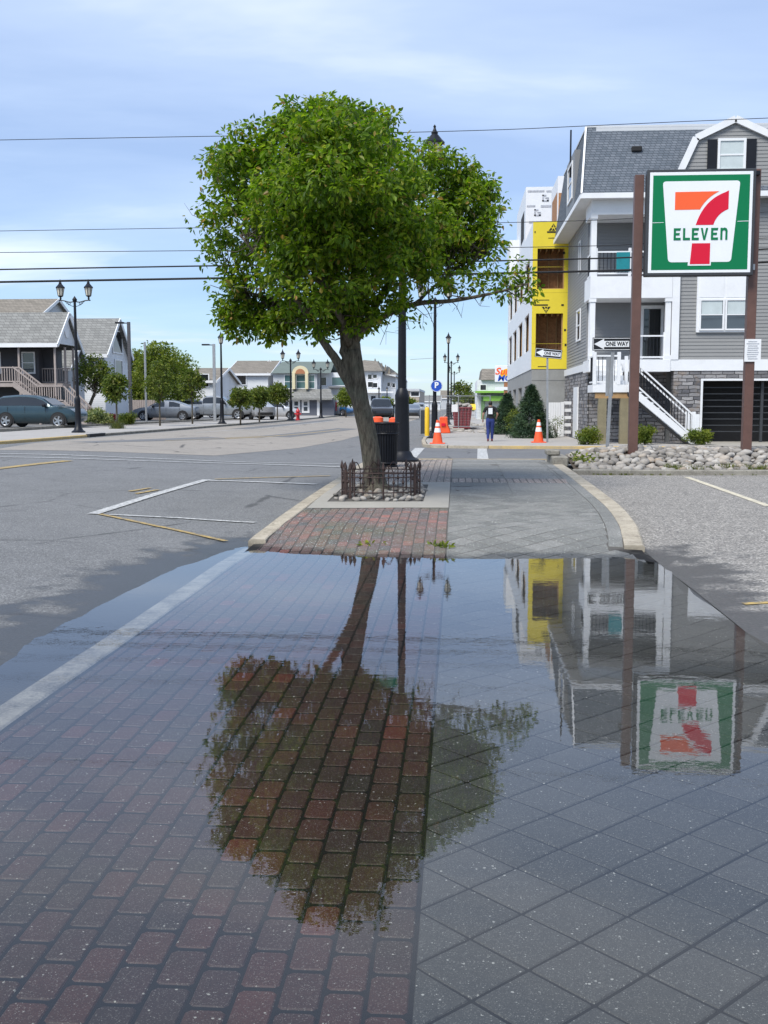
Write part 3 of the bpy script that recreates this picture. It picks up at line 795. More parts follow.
def pxz(v):
    d = (v-Vector((0,0,CAMH))).dot(FW); return 384+FPX*(v-Vector((0,0,CAMH))).dot(RT)/d, 512-FPX*(v-Vector((0,0,CAMH))).dot(UP)/d
def core(c): return c
for lx, ly, lr, dy in lobes:
    c = atY(lx, ly, TY+dy); r = lr*(TY+dy)/FPX
    n = int(3 + 11.5*r*r)
    for _ in range(n):                        # branch ends, each a tuft of several leaf clumps with gaps between
        d = rnd_dir(rngc); q = c + Vector((d.x, d.y*.9, d.z))*(r*rngc.uniform(.45, 1.0)**.5 - .12)
        for _ in range(rngc.randint(5, 8)):
            p = q + Vector((rngc.gauss(0, .17), rngc.gauss(0, .17), rngc.gauss(0, .13))); cr_ = rngc.uniform(.09, .2)
            u_, v_ = pxz(p)
            if sil_dist(u_, v_) > cr_*FPX/TY*.35: clumps.append((p, cr_, rngc.randint(26, 44)))
# holes: a looser right side below and thin arm
for px_, py_, r_, n_ in ((455,286,.14,24),(470,272,.19,43),(488,256,.2,49),(500,240,.16,37),(497,280,.22,68),(512,276,.22,74),(524,288,.2,62),(507,294,.18,49),(529,276,.14,31),(485,292,.14,28),(530,298,.13,27),(516,264,.16,37),(478,282,.17,37),(466,288,.13,22),(535,288,.12,18),(490,268,.2,49),
                         (420,322,.1,9),(430,300,.12,14),(372,322,.14,16),(193,228,.05,5),(187,218,.05,4),(198,240,.07,7),(205,232,.07,7),(203,262,.12,16),(210,285,.12,16),(226,305,.12,18),(500,205,.12,14),(492,178,.1,10)):
    clumps.append((atY(px_, py_, TY-.1), r_, n_))
for px_, py_, dy_ in ((424,154,-.2),(433,153,-.3),(442,154,-.2),(437,160,.3),(428,162,-.4),(446,160,0)):
    clumps.append((atY(px_, py_, TY+dy_), .15, 40))
# upright young tips breaking the outline
for _ in range(340):
    lx, ly, lr, dy = rngc.choice(lobes[:9]+lobes[16:])
    a = rngc.uniform(-.2, PI+.2); c = atY(lx+lr*1.0*math.cos(a), ly-lr*1.0*math.sin(a), TY+dy)
    u_, v_ = pxz(c)
    if sil_dist(u_, v_) > -5: clumps.append((c, .11, rngc.randint(6, 12)))
# twigs carrying the clumps
st = [s for s in stems if s[0].z > 2.6]
for c, r, n in clumps:
    if rngc.random() < .6:
        near_ = sorted(st, key=lambda s: (s[0]-c).length + max(0, s[0].z-c.z)*.8)[:10]
        best = rngc.choice(near_)
        if best[1] > .2 or (best[0]-c).length > .95: continue
        mid = (best[0]+c)/2 + Vector((rngc.gauss(0,.06), rngc.gauss(0,.06), -.05))
        trunk.tube([best[0], mid, c], [.011, .008, .004], 4, cap=False)
# bare dead twigs at the lower right
for a, b_ in (((405,305),(428,318)),((420,300),(436,330)),((450,300),(462,318)),((470,298),(480,306)),((440,285),(470,268)),((395,312),(410,330)),((505,291),(515,300)),((430,262),(445,300)),((410,280),(435,300)),((418,250),(440,262)),((240,240),(192,215)),((400,300),(380,345))):
    p0 = atY(*a, TY); p1 = atY(*b_, TY-.1); m_ = (p0+p1)/2+Vector((0,0,.05)); trunk.tube([p0, m_, p1], [.009,.006,.003], 4, cap=False)
    for _ in range(3): 
        q = p0.lerp(p1, rngc.uniform(.4, 1)); trunk.tube([q, q+rnd_dir(rngc)*.22], [.004,.002], 3, cap=False)
trunk.build('trunk', M['bark'], tree, smooth=True)
leaf_mesh('crown', clumps, M['leaf'], .092, 21, tree, tb, asp=.58, droop=.45)

# iron guard round the trunk
gr = .585; gy = at(381, 505, .15)[1]+gr; gx = atY(381, 480, gy).x
guard = thing('tree_guard', (gx, gy, SW(gx, gy)), 'low rusty wrought iron guard with hoops and spear tips around tree trunk', 'tree guard')
gz0 = SW(gx, gy)
rail = MB(); N = 40
for h in (.08, .30, .36):
    rail.tube([(gx+gr*math.cos(2*PI*k/N), gy+gr*math.sin(2*PI*k/N), gz0+h) for k in range(N+1)], .009, 5, cap=False)
rail.build('rail', M['iron'], guard)
nb_ = 24
for k in range(nb_):
    a = 2*PI*(k+.5)/nb_; x, y = gx+gr*math.cos(a), gy+gr*math.sin(a)
    b = MB(); tall = k % 3 == 0
    h = .44 if tall else .38
    b.tube([(x, y, gz0-.02), (x, y, gz0+h)], .008 if not tall else .013, 5)
    if tall: b.lathe([(.013,0),(.028,.03),(.02,.07),(.003,.13)], (x, y, gz0+h-.04), 6)
    else: b.lathe([(.008,0),(.024,.02),(.016,.04),(.004,.07)], (x, y, gz0+.20), 6)
    b.build('bar', M['iron'], guard)
for k in range(12):
    hoop = MB()
    a0 = 2*PI*(2*k+.5)/nb_; a1 = 2*PI*(2*k+1.5)/nb_; pts = []
    for i in range(9):
        u = i/8; a = a0+(a1-a0)*u; pts.append((gx+gr*math.cos(a), gy+gr*math.sin(a), gz0+.36+.11*math.sin(PI*u)))
    hoop.tube(pts, .008, 5); hoop.build('hoop', M['iron'], guard)
for dx in (-.50, -.42, .52):
    pk = MB(); y = gy-math.sqrt(max(0, gr*gr-dx*dx))-.03
    pk.box(gx+dx-.018, y-.018, gz0-.02, gx+dx+.018, y+.018, gz0+.42); pk.lathe([(.03,0),(.022,.04),(.003,.10)], (gx+dx, y, gz0+.42), 6)
    pk.build('corner_post', M['iron'], guard)

# tree pit: concrete frame, soil and pale stones
def fbox(name, x0, y0, x1, y1, h, mat):
    mb = MB(); n = max(1, int((x1-x0)/.3))
    z = SW((x0+x1)/2, (y0+y1)/2)
    mb.box(x0, y0, z-.12, x1, y1, z+h); return tag(mb.build(name, mat, bevel=.008), kind='structure')
xl = leftlim(15)+.01
for (x0, y0, x1, y1) in ((xl, 14.2, BX, 14.95), (xl, 14.95, -1.85, 17.95), (-.48, 14.95, BX, 17.95), (-1.85, 17.5, -.48, 17.95)):
    sheet('tree_pit_frame', [(x0,y0),(x1,y0),(x1,y1),(x0,y1)], .004, M['concrete'], zf=SW)
sheet('tree_pit_soil', [(-1.85,14.95),(-.48,14.95),(-.48,17.5),(-1.85,17.5)], -.006, M['soil'], zf=SW)

def stone_variants(n, seed):
    out = []; rng = random.Random(seed)
    for k in range(n):
        bm = bmesh.new(); bmesh.ops.create_icosphere(bm, subdivisions=2, radius=1)
        off = Vector((rng.random()*50, rng.random()*50, 0)); sc = Vector((rng.uniform(.8,1.3), rng.uniform(.7,1), rng.uniform(.5,.8)))
        for v in bm.verts:
            d = 1+.35*noise.noise(v.co*1.1+off)+.12*noise.noise(v.co*2.6+off); v.co = Vector((v.co.x*sc.x, v.co.y*sc.y, v.co.z*sc.z))*d
        me = bpy.data.meshes.new('river_stone'); bm.to_mesh(me); bm.free(); me.materials.append(M['river'])
        me.polygons.foreach_set('use_smooth', [True]*len(me.polygons)); out.append(me)
    return out
STV = stone_variants(10, 5)
rs = random.Random(15)
def put_stone(name, x, y, z, s, label, group):
    o = bpy.data.objects.new(name, rs.choice(STV)); C.objects.link(o); o.location = (x, y, z); o.scale = (s, s, s)
    o.rotation_euler = (rs.uniform(-.4,.4), rs.uniform(-.4,.4), rs.uniform(0, 6.28)); return tag(o, label, 'stone', group)
k = 0; placed = []
while k < 150:
    x = rs.uniform(-1.82, -.5); y = rs.uniform(15.0, 17.4)
    if (x-tb.x)**2+(y-TY)**2 < .25**2: continue
    if abs(math.hypot(x-gx, y-gy)-gr) < .045: continue
    s = rs.uniform(.03, .06)
    if any((x-a)**2+(y-b)**2 < (.75*(s+c))**2 for a, b, c in placed): k += .2; continue
    placed.append((x, y, s))
    put_stone('pebble', x, y, SW(x, y)+s*.3, s, 'small pale stone lying at the foot of the guarded street tree', 'pale stones in the tree pit'); k += 1

# ------------------------------------------------------------------ stone bed, verge weeds
def bfy(x): return 21.46-.0225*(x-2.45)        # back of the bed's front kerb
def mound(x, y):
    u = y-bfy(x); e = sm(2.3, 3.4, x)
    return G(x, y) + .05 + (.32*sm(0, 2.2, u)*(1-sm(3.0, 4.0, u)))*(.5+.5*e)
sheet('stone_bed_soil', [(2.4,bfy(2.4)-.01),(30,bfy(30)-.01),(30,25.2),(2.4,25.6)], -.02, M['soil'], kind='structure', zf=mound)
tries = []; rb = random.Random(8)
while len(tries) < 5200:
    x = rb.uniform(2.5, 8.6); y = bfy(x)+.05+rb.uniform(0, 3.2); s = rb.choice((.04,.045,.05,.06,.07,.085,.10))*rb.uniform(.8,1.15)
    tries.append((x, y, s))
kept = []
grid = {}
for x, y, s in sorted(tries, key=lambda t: -t[2]):
    c = (int(x/.3), int(y/.3)); ok = True
    for i in (-1,0,1):
        for j in (-1,0,1):
            for a, b, r in grid.get((c[0]+i, c[1]+j), []):
                if (x-a)**2+(y-b)**2 < (.72*(s+r))**2: ok = False
    if ok and not (abs(x-3.66) < .12 and abs(y-23.1) < .16) and not (abs(x-5.83) < .12 and abs(y-23.1) < .16):
        grid.setdefault(c, []).append((x, y, s)); kept.append((x, y, s))
kept.sort(key=lambda t: t[1]/t[2] if t[0] < 6.4 else 1e6)
SL = 'rounded pale river stone lying among many in the kerbed bed under the store sign'
for x, y, s in kept[:300]: put_stone('river_stone', x, y, mound(x, y)+s*.35, s, SL, 'river stones in the kerbed bed')
if len(kept) > 300:
    vs = []; fs = []
    for x, y, s in kept[300:]:
        me = rs.choice(STV); rot = Matrix.Rotation(rs.uniform(0, 6.28), 3, 'Z'); b = len(vs)
        for v in me.vertices: vs.append(tuple(rot @ (v.co*s) + Vector((x, y, mound(x, y)+s*.3))))
        for p_ in me.polygons: fs.append(tuple(b+i for i in p_.vertices))
    me = bpy.data.meshes.new('river_stones'); me.from_pydata(vs, [], fs); me.materials.append(M['river']); me.polygons.foreach_set('use_smooth', [True]*len(fs)); me.update()
    o = bpy.data.objects.new('river_stones', me); C.objects.link(o); tag(o, 'remaining smaller river stones filling the back and far end of the kerbed bed', 'stones', kind='stuff')
def grass_tuft_mesh(name, spots, seed, mat, h=.12, n=26, spread=.09):
    rng = random.Random(seed); vs = []; fs = []
    for x, y, z, sc in spots:
        for _ in range(int(n*sc)):
            a = rng.uniform(0, 6.28); r = spread*rng.random()**.5*sc; bx, by = x+r*math.cos(a), y+r*math.sin(a)
            hh = h*rng.uniform(.5, 1.2)*sc; lx, ly = rng.gauss(0, .4)*hh, rng.gauss(0, .4)*hh; w = .006
            ca, sa = math.cos(a), math.sin(a); b = len(vs)
            vs += [(bx-w*sa, by+w*ca, z), (bx+w*sa, by-w*ca, z), (bx+lx*.5+w*.7*sa, by+ly*.5-w*.7*ca, z+hh*.65), (bx+lx*.5-w*.7*sa, by+ly*.5+w*.7*ca, z+hh*.65), (bx+lx, by+ly, z+hh*.95)]
            fs += [(b, b+1, b+2, b+3), (b+3, b+2, b+4)]
    me = bpy.data.meshes.new(name); me.from_pydata(vs, [], fs); me.materials.append(mat); me.update()
    o = bpy.data.objects.new(name, me); C.objects.link(o); return o
rg = random.Random(4)
sp = []
for _ in range(70):
    x = rg.uniform(4.2, 8.0); y = bfy(x)+rg.uniform(.02, .4); sp.append((x, y, mound(x, y)+.02, rg.uniform(.6, 1.3)))
for _ in range(26):
    x = rg.uniform(2.5, 4.2); y = bfy(x)-.20; sp.append((x, y, G(x, y), rg.uniform(.3, .5)))
for _ in range(22):
    x = rg.uniform(4.8, 8); y = bfy(x)-.20; sp.append((x, y, G(x, y), rg.uniform(.3, .5)))
tag(grass_tuft_mesh('verge_grass', sp, 2, M['grass']), 'ragged grass and weeds growing along the kerb of the stone bed', 'grass', kind='stuff')
# rough stone blocks at the pavement's far right corner, fern beside them
bt = thing('edging_block', (2.12, 24.6, SW(2.1, 24.0)), 'weathered grey stone edging blocks at the corner of pavement and stone bed', 'stone block')
for k, (x0, y0, x1, y1, z0, z1) in enumerate(((2.0,22.6,2.34,23.3,-.05,.17),(2.0,23.33,2.36,24.1,-.05,.16),(1.92,23.0,2.2,23.7,.175,.29))):
    z = SW(2.1, 23.2); MB().box(x0, y0, z+z0, x1, y1, z+z1).build('block', M['kerb_grey'], bt, bevel=.025)
fz = mound(2.62, 22.6)
fern = leaf_mesh('weed_clump', [((2.62+rg.gauss(0,.12), 22.6+rg.gauss(0,.15), .05+rg.random()*.10), .09, 20) for _ in range(10)], M['leaf_yellow'], .09, 5)
fern.location = (0, 0, fz); tag(fern, 'bright green weeds sprouting beside the stone blocks at the bed corner', 'weeds')
# small sprigs fallen on the pavement edge
for i, (x, y, n, lab) in enumerate(((438, 549, 60, 'larger sprig of fallen green leaves at the water edge on grey pavers'), (368, 547, 22, 'smaller sprig of fallen green leaves at the water edge on red bricks'))):
    gx_, gy_ = at(x, y, .03)
    o = leaf_mesh('fallen_sprig', [((rg.gauss(0, .09 if n > 30 else .05), rg.gauss(0, .03), .008), .055, n//6) for _ in range(6)], M['leaf_yellow'], .062, 30+i, squash=.12, droop=0)
    o.location = (gx_, gy_, SW(gx_, gy_)+.006); tag(o, lab, 'leaves')

# ------------------------------------------------------------------ litter bin behind the tree
by_ = 21.65; bx_ = atY(386, 470, by_).x
bz_ = SW(bx_, by_)
binr = thing('litter_bin', (bx_, by_, bz_), 'black slatted metal litter bin standing between tree trunk and lamp post', 'litter bin')
m = MB()
for k in range(28):
    a = 2*PI*k/28; r0, r1 = .215, .255; c_, s_ = math.cos(a), math.sin(a)
    m.bar((bx_+r0*c_, by_+r0*s_, bz_+.06), (bx_+r1*c_, by_+r1*s_, bz_+.88), .034, .008, up=(c_, s_, 0))
m.build('slats', M['black'], binr)
MB().lathe([(.17,.03),(.19,.05),(.23,.72),(.22,.72),(.18,.08)], (bx_, by_, bz_), 20).build('liner', M['black_rough'], binr, smooth=True)
m = MB()
for z, r in ((.08,.222),(.68,.25),(.89,.262)):
    m.lathe([(r,-.02),(r+.012,-.02),(r+.012,.02),(r,.02),(r,-.02)], (bx_, by_, bz_+z), 24, cap=False)
m.build('hoop', M['black'], binr, smooth=True)
m = MB(); m.lathe([(.24,.0),(.24,.05),(.1,.07)], (bx_, by_, bz_-.01), 20); m.build('base', M['black'], binr)

# ------------------------------------------------------------------ lamp posts
def lantern(root, x, y, z, s):
    g = MB(); g.lathe([(.105*s,0),(.165*s,.36*s)], (x, y, z), 6, a0=PI/6)
    gl_ = g.build('glass', M['lantern_glass'], root)
    f = MB()
    for k in range(6):
        a = PI/6+2*PI*k/6; f.bar((x+.108*s*math.cos(a), y+.108*s*math.sin(a), z), (x+.17*s*math.cos(a), y+.17*s*math.sin(a), z+.36*s), .022*s, .022*s)
    f.lathe([(.03*s,-.14*s),(.05*s,-.10*s),(.035*s,-.06*s),(.10*s,-.03*s),(.125*s,.0),(.10*s,.012*s)], (x, y, z), 10)
    f.build('cage', M['black'], root)
    c_ = MB(); c_.lathe([(.175*s,.355*s),(.215*s,.35*s),(.215*s,.385*s),(.15*s,.45*s),(.085*s,.53*s),(.065*s,.55*s),(.075*s,.58*s),(.04*s,.63*s),(.022*s,.68*s),(.032*s,.71*s),(.004*s,.75*s)], (x, y, z), 8)
    c_.build('cap', M['black'], root)
def lamp(px_, Y, X, top, label, double=True, spread=.65, rz=0, thick=1.0, s=1.0, group='black lantern lamp posts along the avenue', z0=None, plinth=1.55):
    z0 = G(X, Y)+.1 if z0 is None else z0
    root = thing('lamp_post', (X, Y, z0), label, 'lamp post', group, 0)
    H_ = top-z0
    p = MB(); t_ = thick
    p.lathe([(.075*t_,plinth),(.07*t_,plinth+1.2),(.055*t_,H_-.95*s if double else H_-.75*s)], (X, Y, z0), 12)
    p.build('pole', M['black'], root, auto=40)
    b = MB(); b.lathe([(.30*t_,0),(.30*t_,.05),(.20*t_,.12),(.17*t_,.2),(.135*t_,.24),(.13*t_,.6),(.12*t_,plinth-.25),(.125*t_,plinth-.2),(.125*t_,plinth-.12),(.10*t_,plinth-.02),(.075*t_,plinth+.04)], (X, Y, z0), 12)
    b.build('base', M['black'], root, auto=40)
    if double:
        zc = z0+H_-.95*s
        a_ = MB()
        a_.lathe([(.055*t_,-.05),(.10*s,0.02),(.11*s,.06),(.07*s,.12),(.03*s,.17),(.005,.22)], (X, Y, zc), 10)
        for sd in (-1, 1):
            a_.tube(curve_pts([(X, Y, zc-.02), (X+sd*spread*.35, Y, zc-.05), (X+sd*spread*.75, Y, zc+.01), (X+sd*spread, Y, zc+.03), (X+sd*spread, Y, zc+.1)], 4), .022*s+.004, 6)
            sp_ = [(X+sd*(spread*.42+.10*s*(1-i/16)*math.cos(i*.55)), Y, zc-.13*s+.09*s*(1-i/16)*math.sin(i*.55)) for i in range(16)]
            a_.tube(sp_, .010*s+.003, 5)
            a_.tube([(X+sd*.04, Y, zc-.25*s), (X+sd*spread*.3, Y, zc-.2*s), (X+sd*spread*.72, Y, zc-.01)], .011*s+.002, 5)
            a_.sphere((X+sd*(spread+.05), Y, zc+.02), .035*s, 6, 4)
        a_.build('arm', M['black'], root, auto=40)
        for sd in (-1, 1):
            L_ = MB(); L_.lathe([(.03*s,.0),(.045*s,.06*s),(.03*s,.12*s)], (X+sd*spread, Y, zc+.04), 8); L_ = L_.build('lantern', M['black'], root)
            lantern(L_, X+sd*spread, Y, zc+.22*s, s*.97)
    else:
        L_ = MB(); zc = z0+H_-.75*s-.04; L_.lathe([(.05*t_,-.05),(.06*t_,-.02),(.04*t_,0)], (X, Y, zc), 8); L_ = L_.build('lantern', M['black'], root)
        lantern(L_, X, Y, zc+.02, s)
    return root
NYL = 23.8; nx = atY(402, 440, NYL).x
near = lamp(402, NYL, nx, 7.66, 'tall black double lantern lamp post nearest, right behind the tree and litter bin', spread=.70, thick=1.28, s=1.05, z0=SW(nx, NYL), plinth=1.6)
# street name plate on the near post, half hidden by the leaves
pz = 4.75
plate = MB().box(nx-.75, NYL-.03, pz-.12, nx-.09, NYL, pz+.12).build('street_name_plate', M['green_plate'], near)
MB().box(nx-.10, NYL-.04, pz-.03, nx+.0, NYL+.01, pz+.03).build('bracket', M['galv'], near)

lp = thing  # alias
PKY = 45.9; prk = lamp(434, PKY, atY(434.5, 430, PKY).x, 6.9, 'black double lantern lamp post carrying the round blue parking sign', thick=1.05, spread=.6)
px0 = Vector(prk.location); sx_ = px0.x; sz_ = atY(434, 386,45.601).z
disc = MB().lathe([(.245,-.008),(.25,0),(.245,.008)], (0,0,0), 28)
disc.v = [(sx_+.08+x, PKY-.18+z, sz_+y) for x, y, z in disc.v]
d_ = disc.build('parking_sign', M['sign_blue'], prk)
text_mesh('letter', 'P', .34, M['sign_white'], prk, (sx_+.08, PKY-.2, sz_+.03), bold=.012)
rim_ = MB(); rim_.tube([(sx_+.08+.235*math.cos(2*PI*k/28), PKY-.195, sz_+.235*math.sin(2*PI*k/28)) for k in range(29)], .008, 4, cap=False); rim_.build('sign_border', M['sign_white'], prk)
gb = MB(); gb.bar((sx_-1.05, PKY, atY(434, 359, PKY).z-.02), (sx_, PKY, atY(434, 358, PKY).z), .018); gb.build('banner_rod', M['galv'], prk)
for (pxx, Y, topy, dbl, lab, spr) in ((448, 74.57, 332, False, 'tall single lantern lamp post standing behind the red container on the right pavement', 0),
        (451, 103.2, 353, True, 'far double lantern lamp post rising behind the single lantern one', .62),
        (454, 131.9, 365, True, 'farthest double lantern lamp post at the end of the right pavement row', .62),
        (78, 45.46, 279, True, 'black double lantern lamp post at the left corner beside the yellow kerb', .62),
        (222, 66.54, 331, False, 'single lantern lamp post on left pavement beside the grey pickup truck', 0),
        (291, 83.17, 349, True, 'double lantern lamp post on the left pavement next to the red hydrant', .62),
        (321, 94.64, 359, True, 'double lantern lamp post in front of the slate building at its right corner', .62),
        (379, 121.9, 386, False, 'small far lamp post seen between the tree trunk and near lamp post', 0),
        (387, 143.4, 386, False, 'farthest small lamp post left of the near lamp post', 0)):
    p_ = atY(pxx, 415, Y); tz = atY(pxx, topy, Y).z
    lamp(pxx, Y, p_.x, tz, lab, dbl, spr, s=.98 if tz > 5.5 else .8, thick=1.0)

# plain grey parking-lot light poles on the left
for (pxx, Y, topy, yb, s_, lab) in ((131, 68.11, 322, 424, -1, 'brown square light pole with short arm beside the white gabled house'), (215, 76, 344, 422, -1, 'grey light pole with flat head standing behind the single lantern lamp'), (146.5, 71.7, 342, 424, 0, 'thin pale flagpole in front of the dense green tree')):
    b0 = atY(pxx, yb, Y); tz = atY(pxx, topy, Y).z; z0 = G(b0.x, Y)
    r_ = thing('light_pole' if s_ else 'flagpole', (b0.x, Y, z0), lab, 'pole')
    MB().box(b0.x-.09 if s_ else b0.x-.05, Y-.09, z0, b0.x+.09 if s_ else b0.x+.05, Y+.09, tz).build('pole', M['lapdark'] if pxx < 140 else M['galv'], r_)
    if s_:
        h_ = MB(); h_.bar((b0.x, Y, tz-.08), (b0.x-.35, Y, tz-.06), .06); h_.box(b0.x-.85, Y-.16, tz-.10, b0.x-.33, Y+.16, tz+.0); h_.build('lamp_head', M['black'], r_)

# ------------------------------------------------------------------ overhead wires
for (ya, xb, yb, xc, yc, r_, lab) in ((282, 575, 271.5, 766, 262, .032, 'lowest thick black overhead cable crossing above the street'),
                                      (269.5, 575, 259, 766, 249, .022, 'second lowest overhead cable, thinner, crossing behind the tree'),
                                      (252.5, 540, 247, 766, 238, .010, 'third overhead wire from the bottom, thin, behind the tree'),
                                      (231, 530, 222, 766, 212, .009, 'fourth overhead wire from the bottom, thin, reaching the yellow building'),
                                      (140, 440, 131.5, 768, 118, .010, 'topmost thin overhead wire passing above the roof on the right')):
    Y = 30.5; a = atY(-2, ya, Y); b = atY(xb, yb, Y); c = atY(xc, yc, Y); a2 = a+(a-b)*2.2; c2 = c+(c-b)*4
    pts = curve_pts([a2, a, b, c, c2], 8)
    tag(MB().tube(pts, r_, 5).build('overhead_wire', M['black_rough'], smooth=True), lab, 'overhead wire', 'overhead wires crossing the street')

# ------------------------------------------------------------------ store sign on two brown posts
SY = 23.1
FYs = SY-.168; p00 = atY(652.3, 172, FYs); p11 = atY(749, 272.8, FYs)
sx0, sx1 = atY(648.6, 222, FYs).x, atY(752.4, 222, FYs).x; sz1, sz0 = p00.z, p11.z
ss = thing('store_sign', ((sx0+sx1)/2, SY, G(4.7, SY)+.3), 'large square green and white store sign with orange and red numeral on two brown posts', 'store sign')
for px_, py_t in ((638.3, 174), (755.5, 168)):
    b0 = atY(633.8 if px_ < 700 else 748, 448, SY); zt = atY(px_, py_t, SY).z
    xt = b0.x + (.02 if px_ < 700 else 0)
    w = .19
    MB().box(b0.x-w/2, SY+.06, G(4.7, SY)-.3, b0.x+w/2, SY+.06+w, zt).build('post', M['brownpost'], ss, bevel=.008)
fw_ = .05
MB().box(sx0-fw_, SY-.16, sz0-fw_, sx1+fw_, SY+.055, sz1+fw_).build('cabinet', M['signframe'], ss, bevel=.012)
MB().box(sx0+.01, SY-.168, sz0+.01, sx1-.01, SY-.15, sz1-.01).build('face', M['sign_white'], ss, bevel=.004)
Wd, Hg = sx1-sx0, sz1-sz0
def uv(u, v): return (sx0+Wd*u, sz1-Hg*v)
def lay(name, poly, k, mat, parent=None):
    y = SY-.168-.004*k
    return MB().prism([uv(*p) for p in poly], y-.004, y, 'y').build(name, mat, parent or ss)
m = .035
lay('green_field', [(m,m),(1-m,m),(1-m,1-m),(m,1-m)], 0, M['sign_green'])
def rpoly(pts, r, n=4):
    out = []; k = len(pts)
    for i in range(k):
        p = Vector(pts[i]); a = Vector(pts[i-1])-p; b = Vector(pts[(i+1) % k])-p; a = p+a.normalized()*r; b = p+b.normalized()*r
        for j in range(n+1):
            t = j/n; out.append(tuple(a*(1-t)**2+p*2*t*(1-t)+b*t*t))
    return out
lay('white_shield', rpoly([(.128,.095),(.872,.095),(.805,.89),(.198,.89)], .035), 1, M['sign_white'])
def arc(p0, p1, p2, n=10):
    p0, p1, p2 = map(Vector, (p0, p1, p2)); return [tuple(p0*(1-t/n)**2+p1*2*(t/n)*(1-t/n)+p2*(t/n)**2) for t in range(n+1)]
num = [(.250,.200)] + [(.690,.196)] + arc((.668,.203),(.555,.262),(.498,.372),6) + [(.250,.375)]
num = [(.250,.200),(.672,.197)] + arc((.655,.207),(.545,.268),(.492,.373),6) + [(.250,.375)]
lay('numeral_bar', num, 2, M['sign_orange'])
lay('numeral_curve', [(.765,.19)] + arc((.735,.205),(.525,.28),(.455,.525),10)[0:] + [(.625,.525)] + arc((.625,.525),(.655,.415),(.765,.372),8)[1:], 2, M['sign_red'])
lay('leg_border', [(.405,.69),(.612,.69),(.612,.925),(.388,.925)], 2, M['sign_white'])
lay('numeral_leg', [(.424,.705),(.600,.705),(.600,.91),(.408,.91)], 3, M['sign_red'])
lm = MB()
def glyph(pl, x, w): 
    y = SY-.168-.004*3
    for poly in pl: lm.prism([uv(x+p[0]*w, .555+p[1]*.118) for p in poly], y-.004, y, 'y')
s_ = .30
Eg = [[(0,0),(s_,0),(s_,1),(0,1)],[(s_,0),(1,0),(.93,.2),(s_,.2)],[(s_,.40),(.86,.40),(.80,.59),(s_,.59)],[(s_,.8),(1,.8),(1,1),(s_,1)]]
Lg = [[(0,0),(s_,0),(s_,1),(0,1)],[(s_,.8),(1,.8),(1,1),(s_,1)]]
Vg = [[(0,0),(.29,0),(.52,.72),(.40,1)],[(.75,0),(1.04,0),(.66,1),(.40,1),(.52,.72)]]
Ng = [[(0,.0),(.29,.0),(.29,1),(0,1)],[(.29,.04),(.55,-.02),(.84,.03),(1,.2),(.71,.3),(.6,.2),(.45,.2),(.29,.28)],[(.71,.3),(1,.2),(1,1),(.71,1)]]
for pl, x in ((Eg,.245),(Lg,.335),(Eg,.420),(Vg,.505),(Eg,.605),(Ng,.695)): glyph(pl, x, .068)
lm.build('lettering', M['sign_green'], ss)
lay('seam', [(.036,.496),(.145,.494),(.145,.498),(.036,.501)], 1, M['sign_white']); lay('seam', [(.855,.490),(.964,.488),(.964,.493),(.855,.495)], 1, M['sign_white'])
# paper notice screwed to the right post, with faint red and grey print
nb0 = atY(745.5, 339, SY); nb1 = atY(760.5, 361.5, SY)
notice = MB().box(nb0.x, SY+.03, nb1.z, nb1.x+.01, SY+.055, nb0.z).build('notice_board', M['white'], ss)
nm = MB(); rn = random.Random(2)
for k in range(9):
    z = nb0.z-.05-k*.045; a = rn.uniform(.03,.07); nm.box(nb0.x+a, SY+.024, z-.008, nb1.x-rn.uniform(.03,.08), SY+.029, z+.008)
nm.build('fine_print', M['wrap_ink'], notice)
# little bracket boxes on the right post
MB().box(sx1+.05, SY+.0, sz0+.08, sx1+.13, SY+.06, sz0+.2).build('junction_box', M['galv'], ss)
MB().box(sx1+.07, SY-.06, sz1-.06, sx1+.16, SY+.05, sz1+.02).build('flood_light', M['black'], ss)

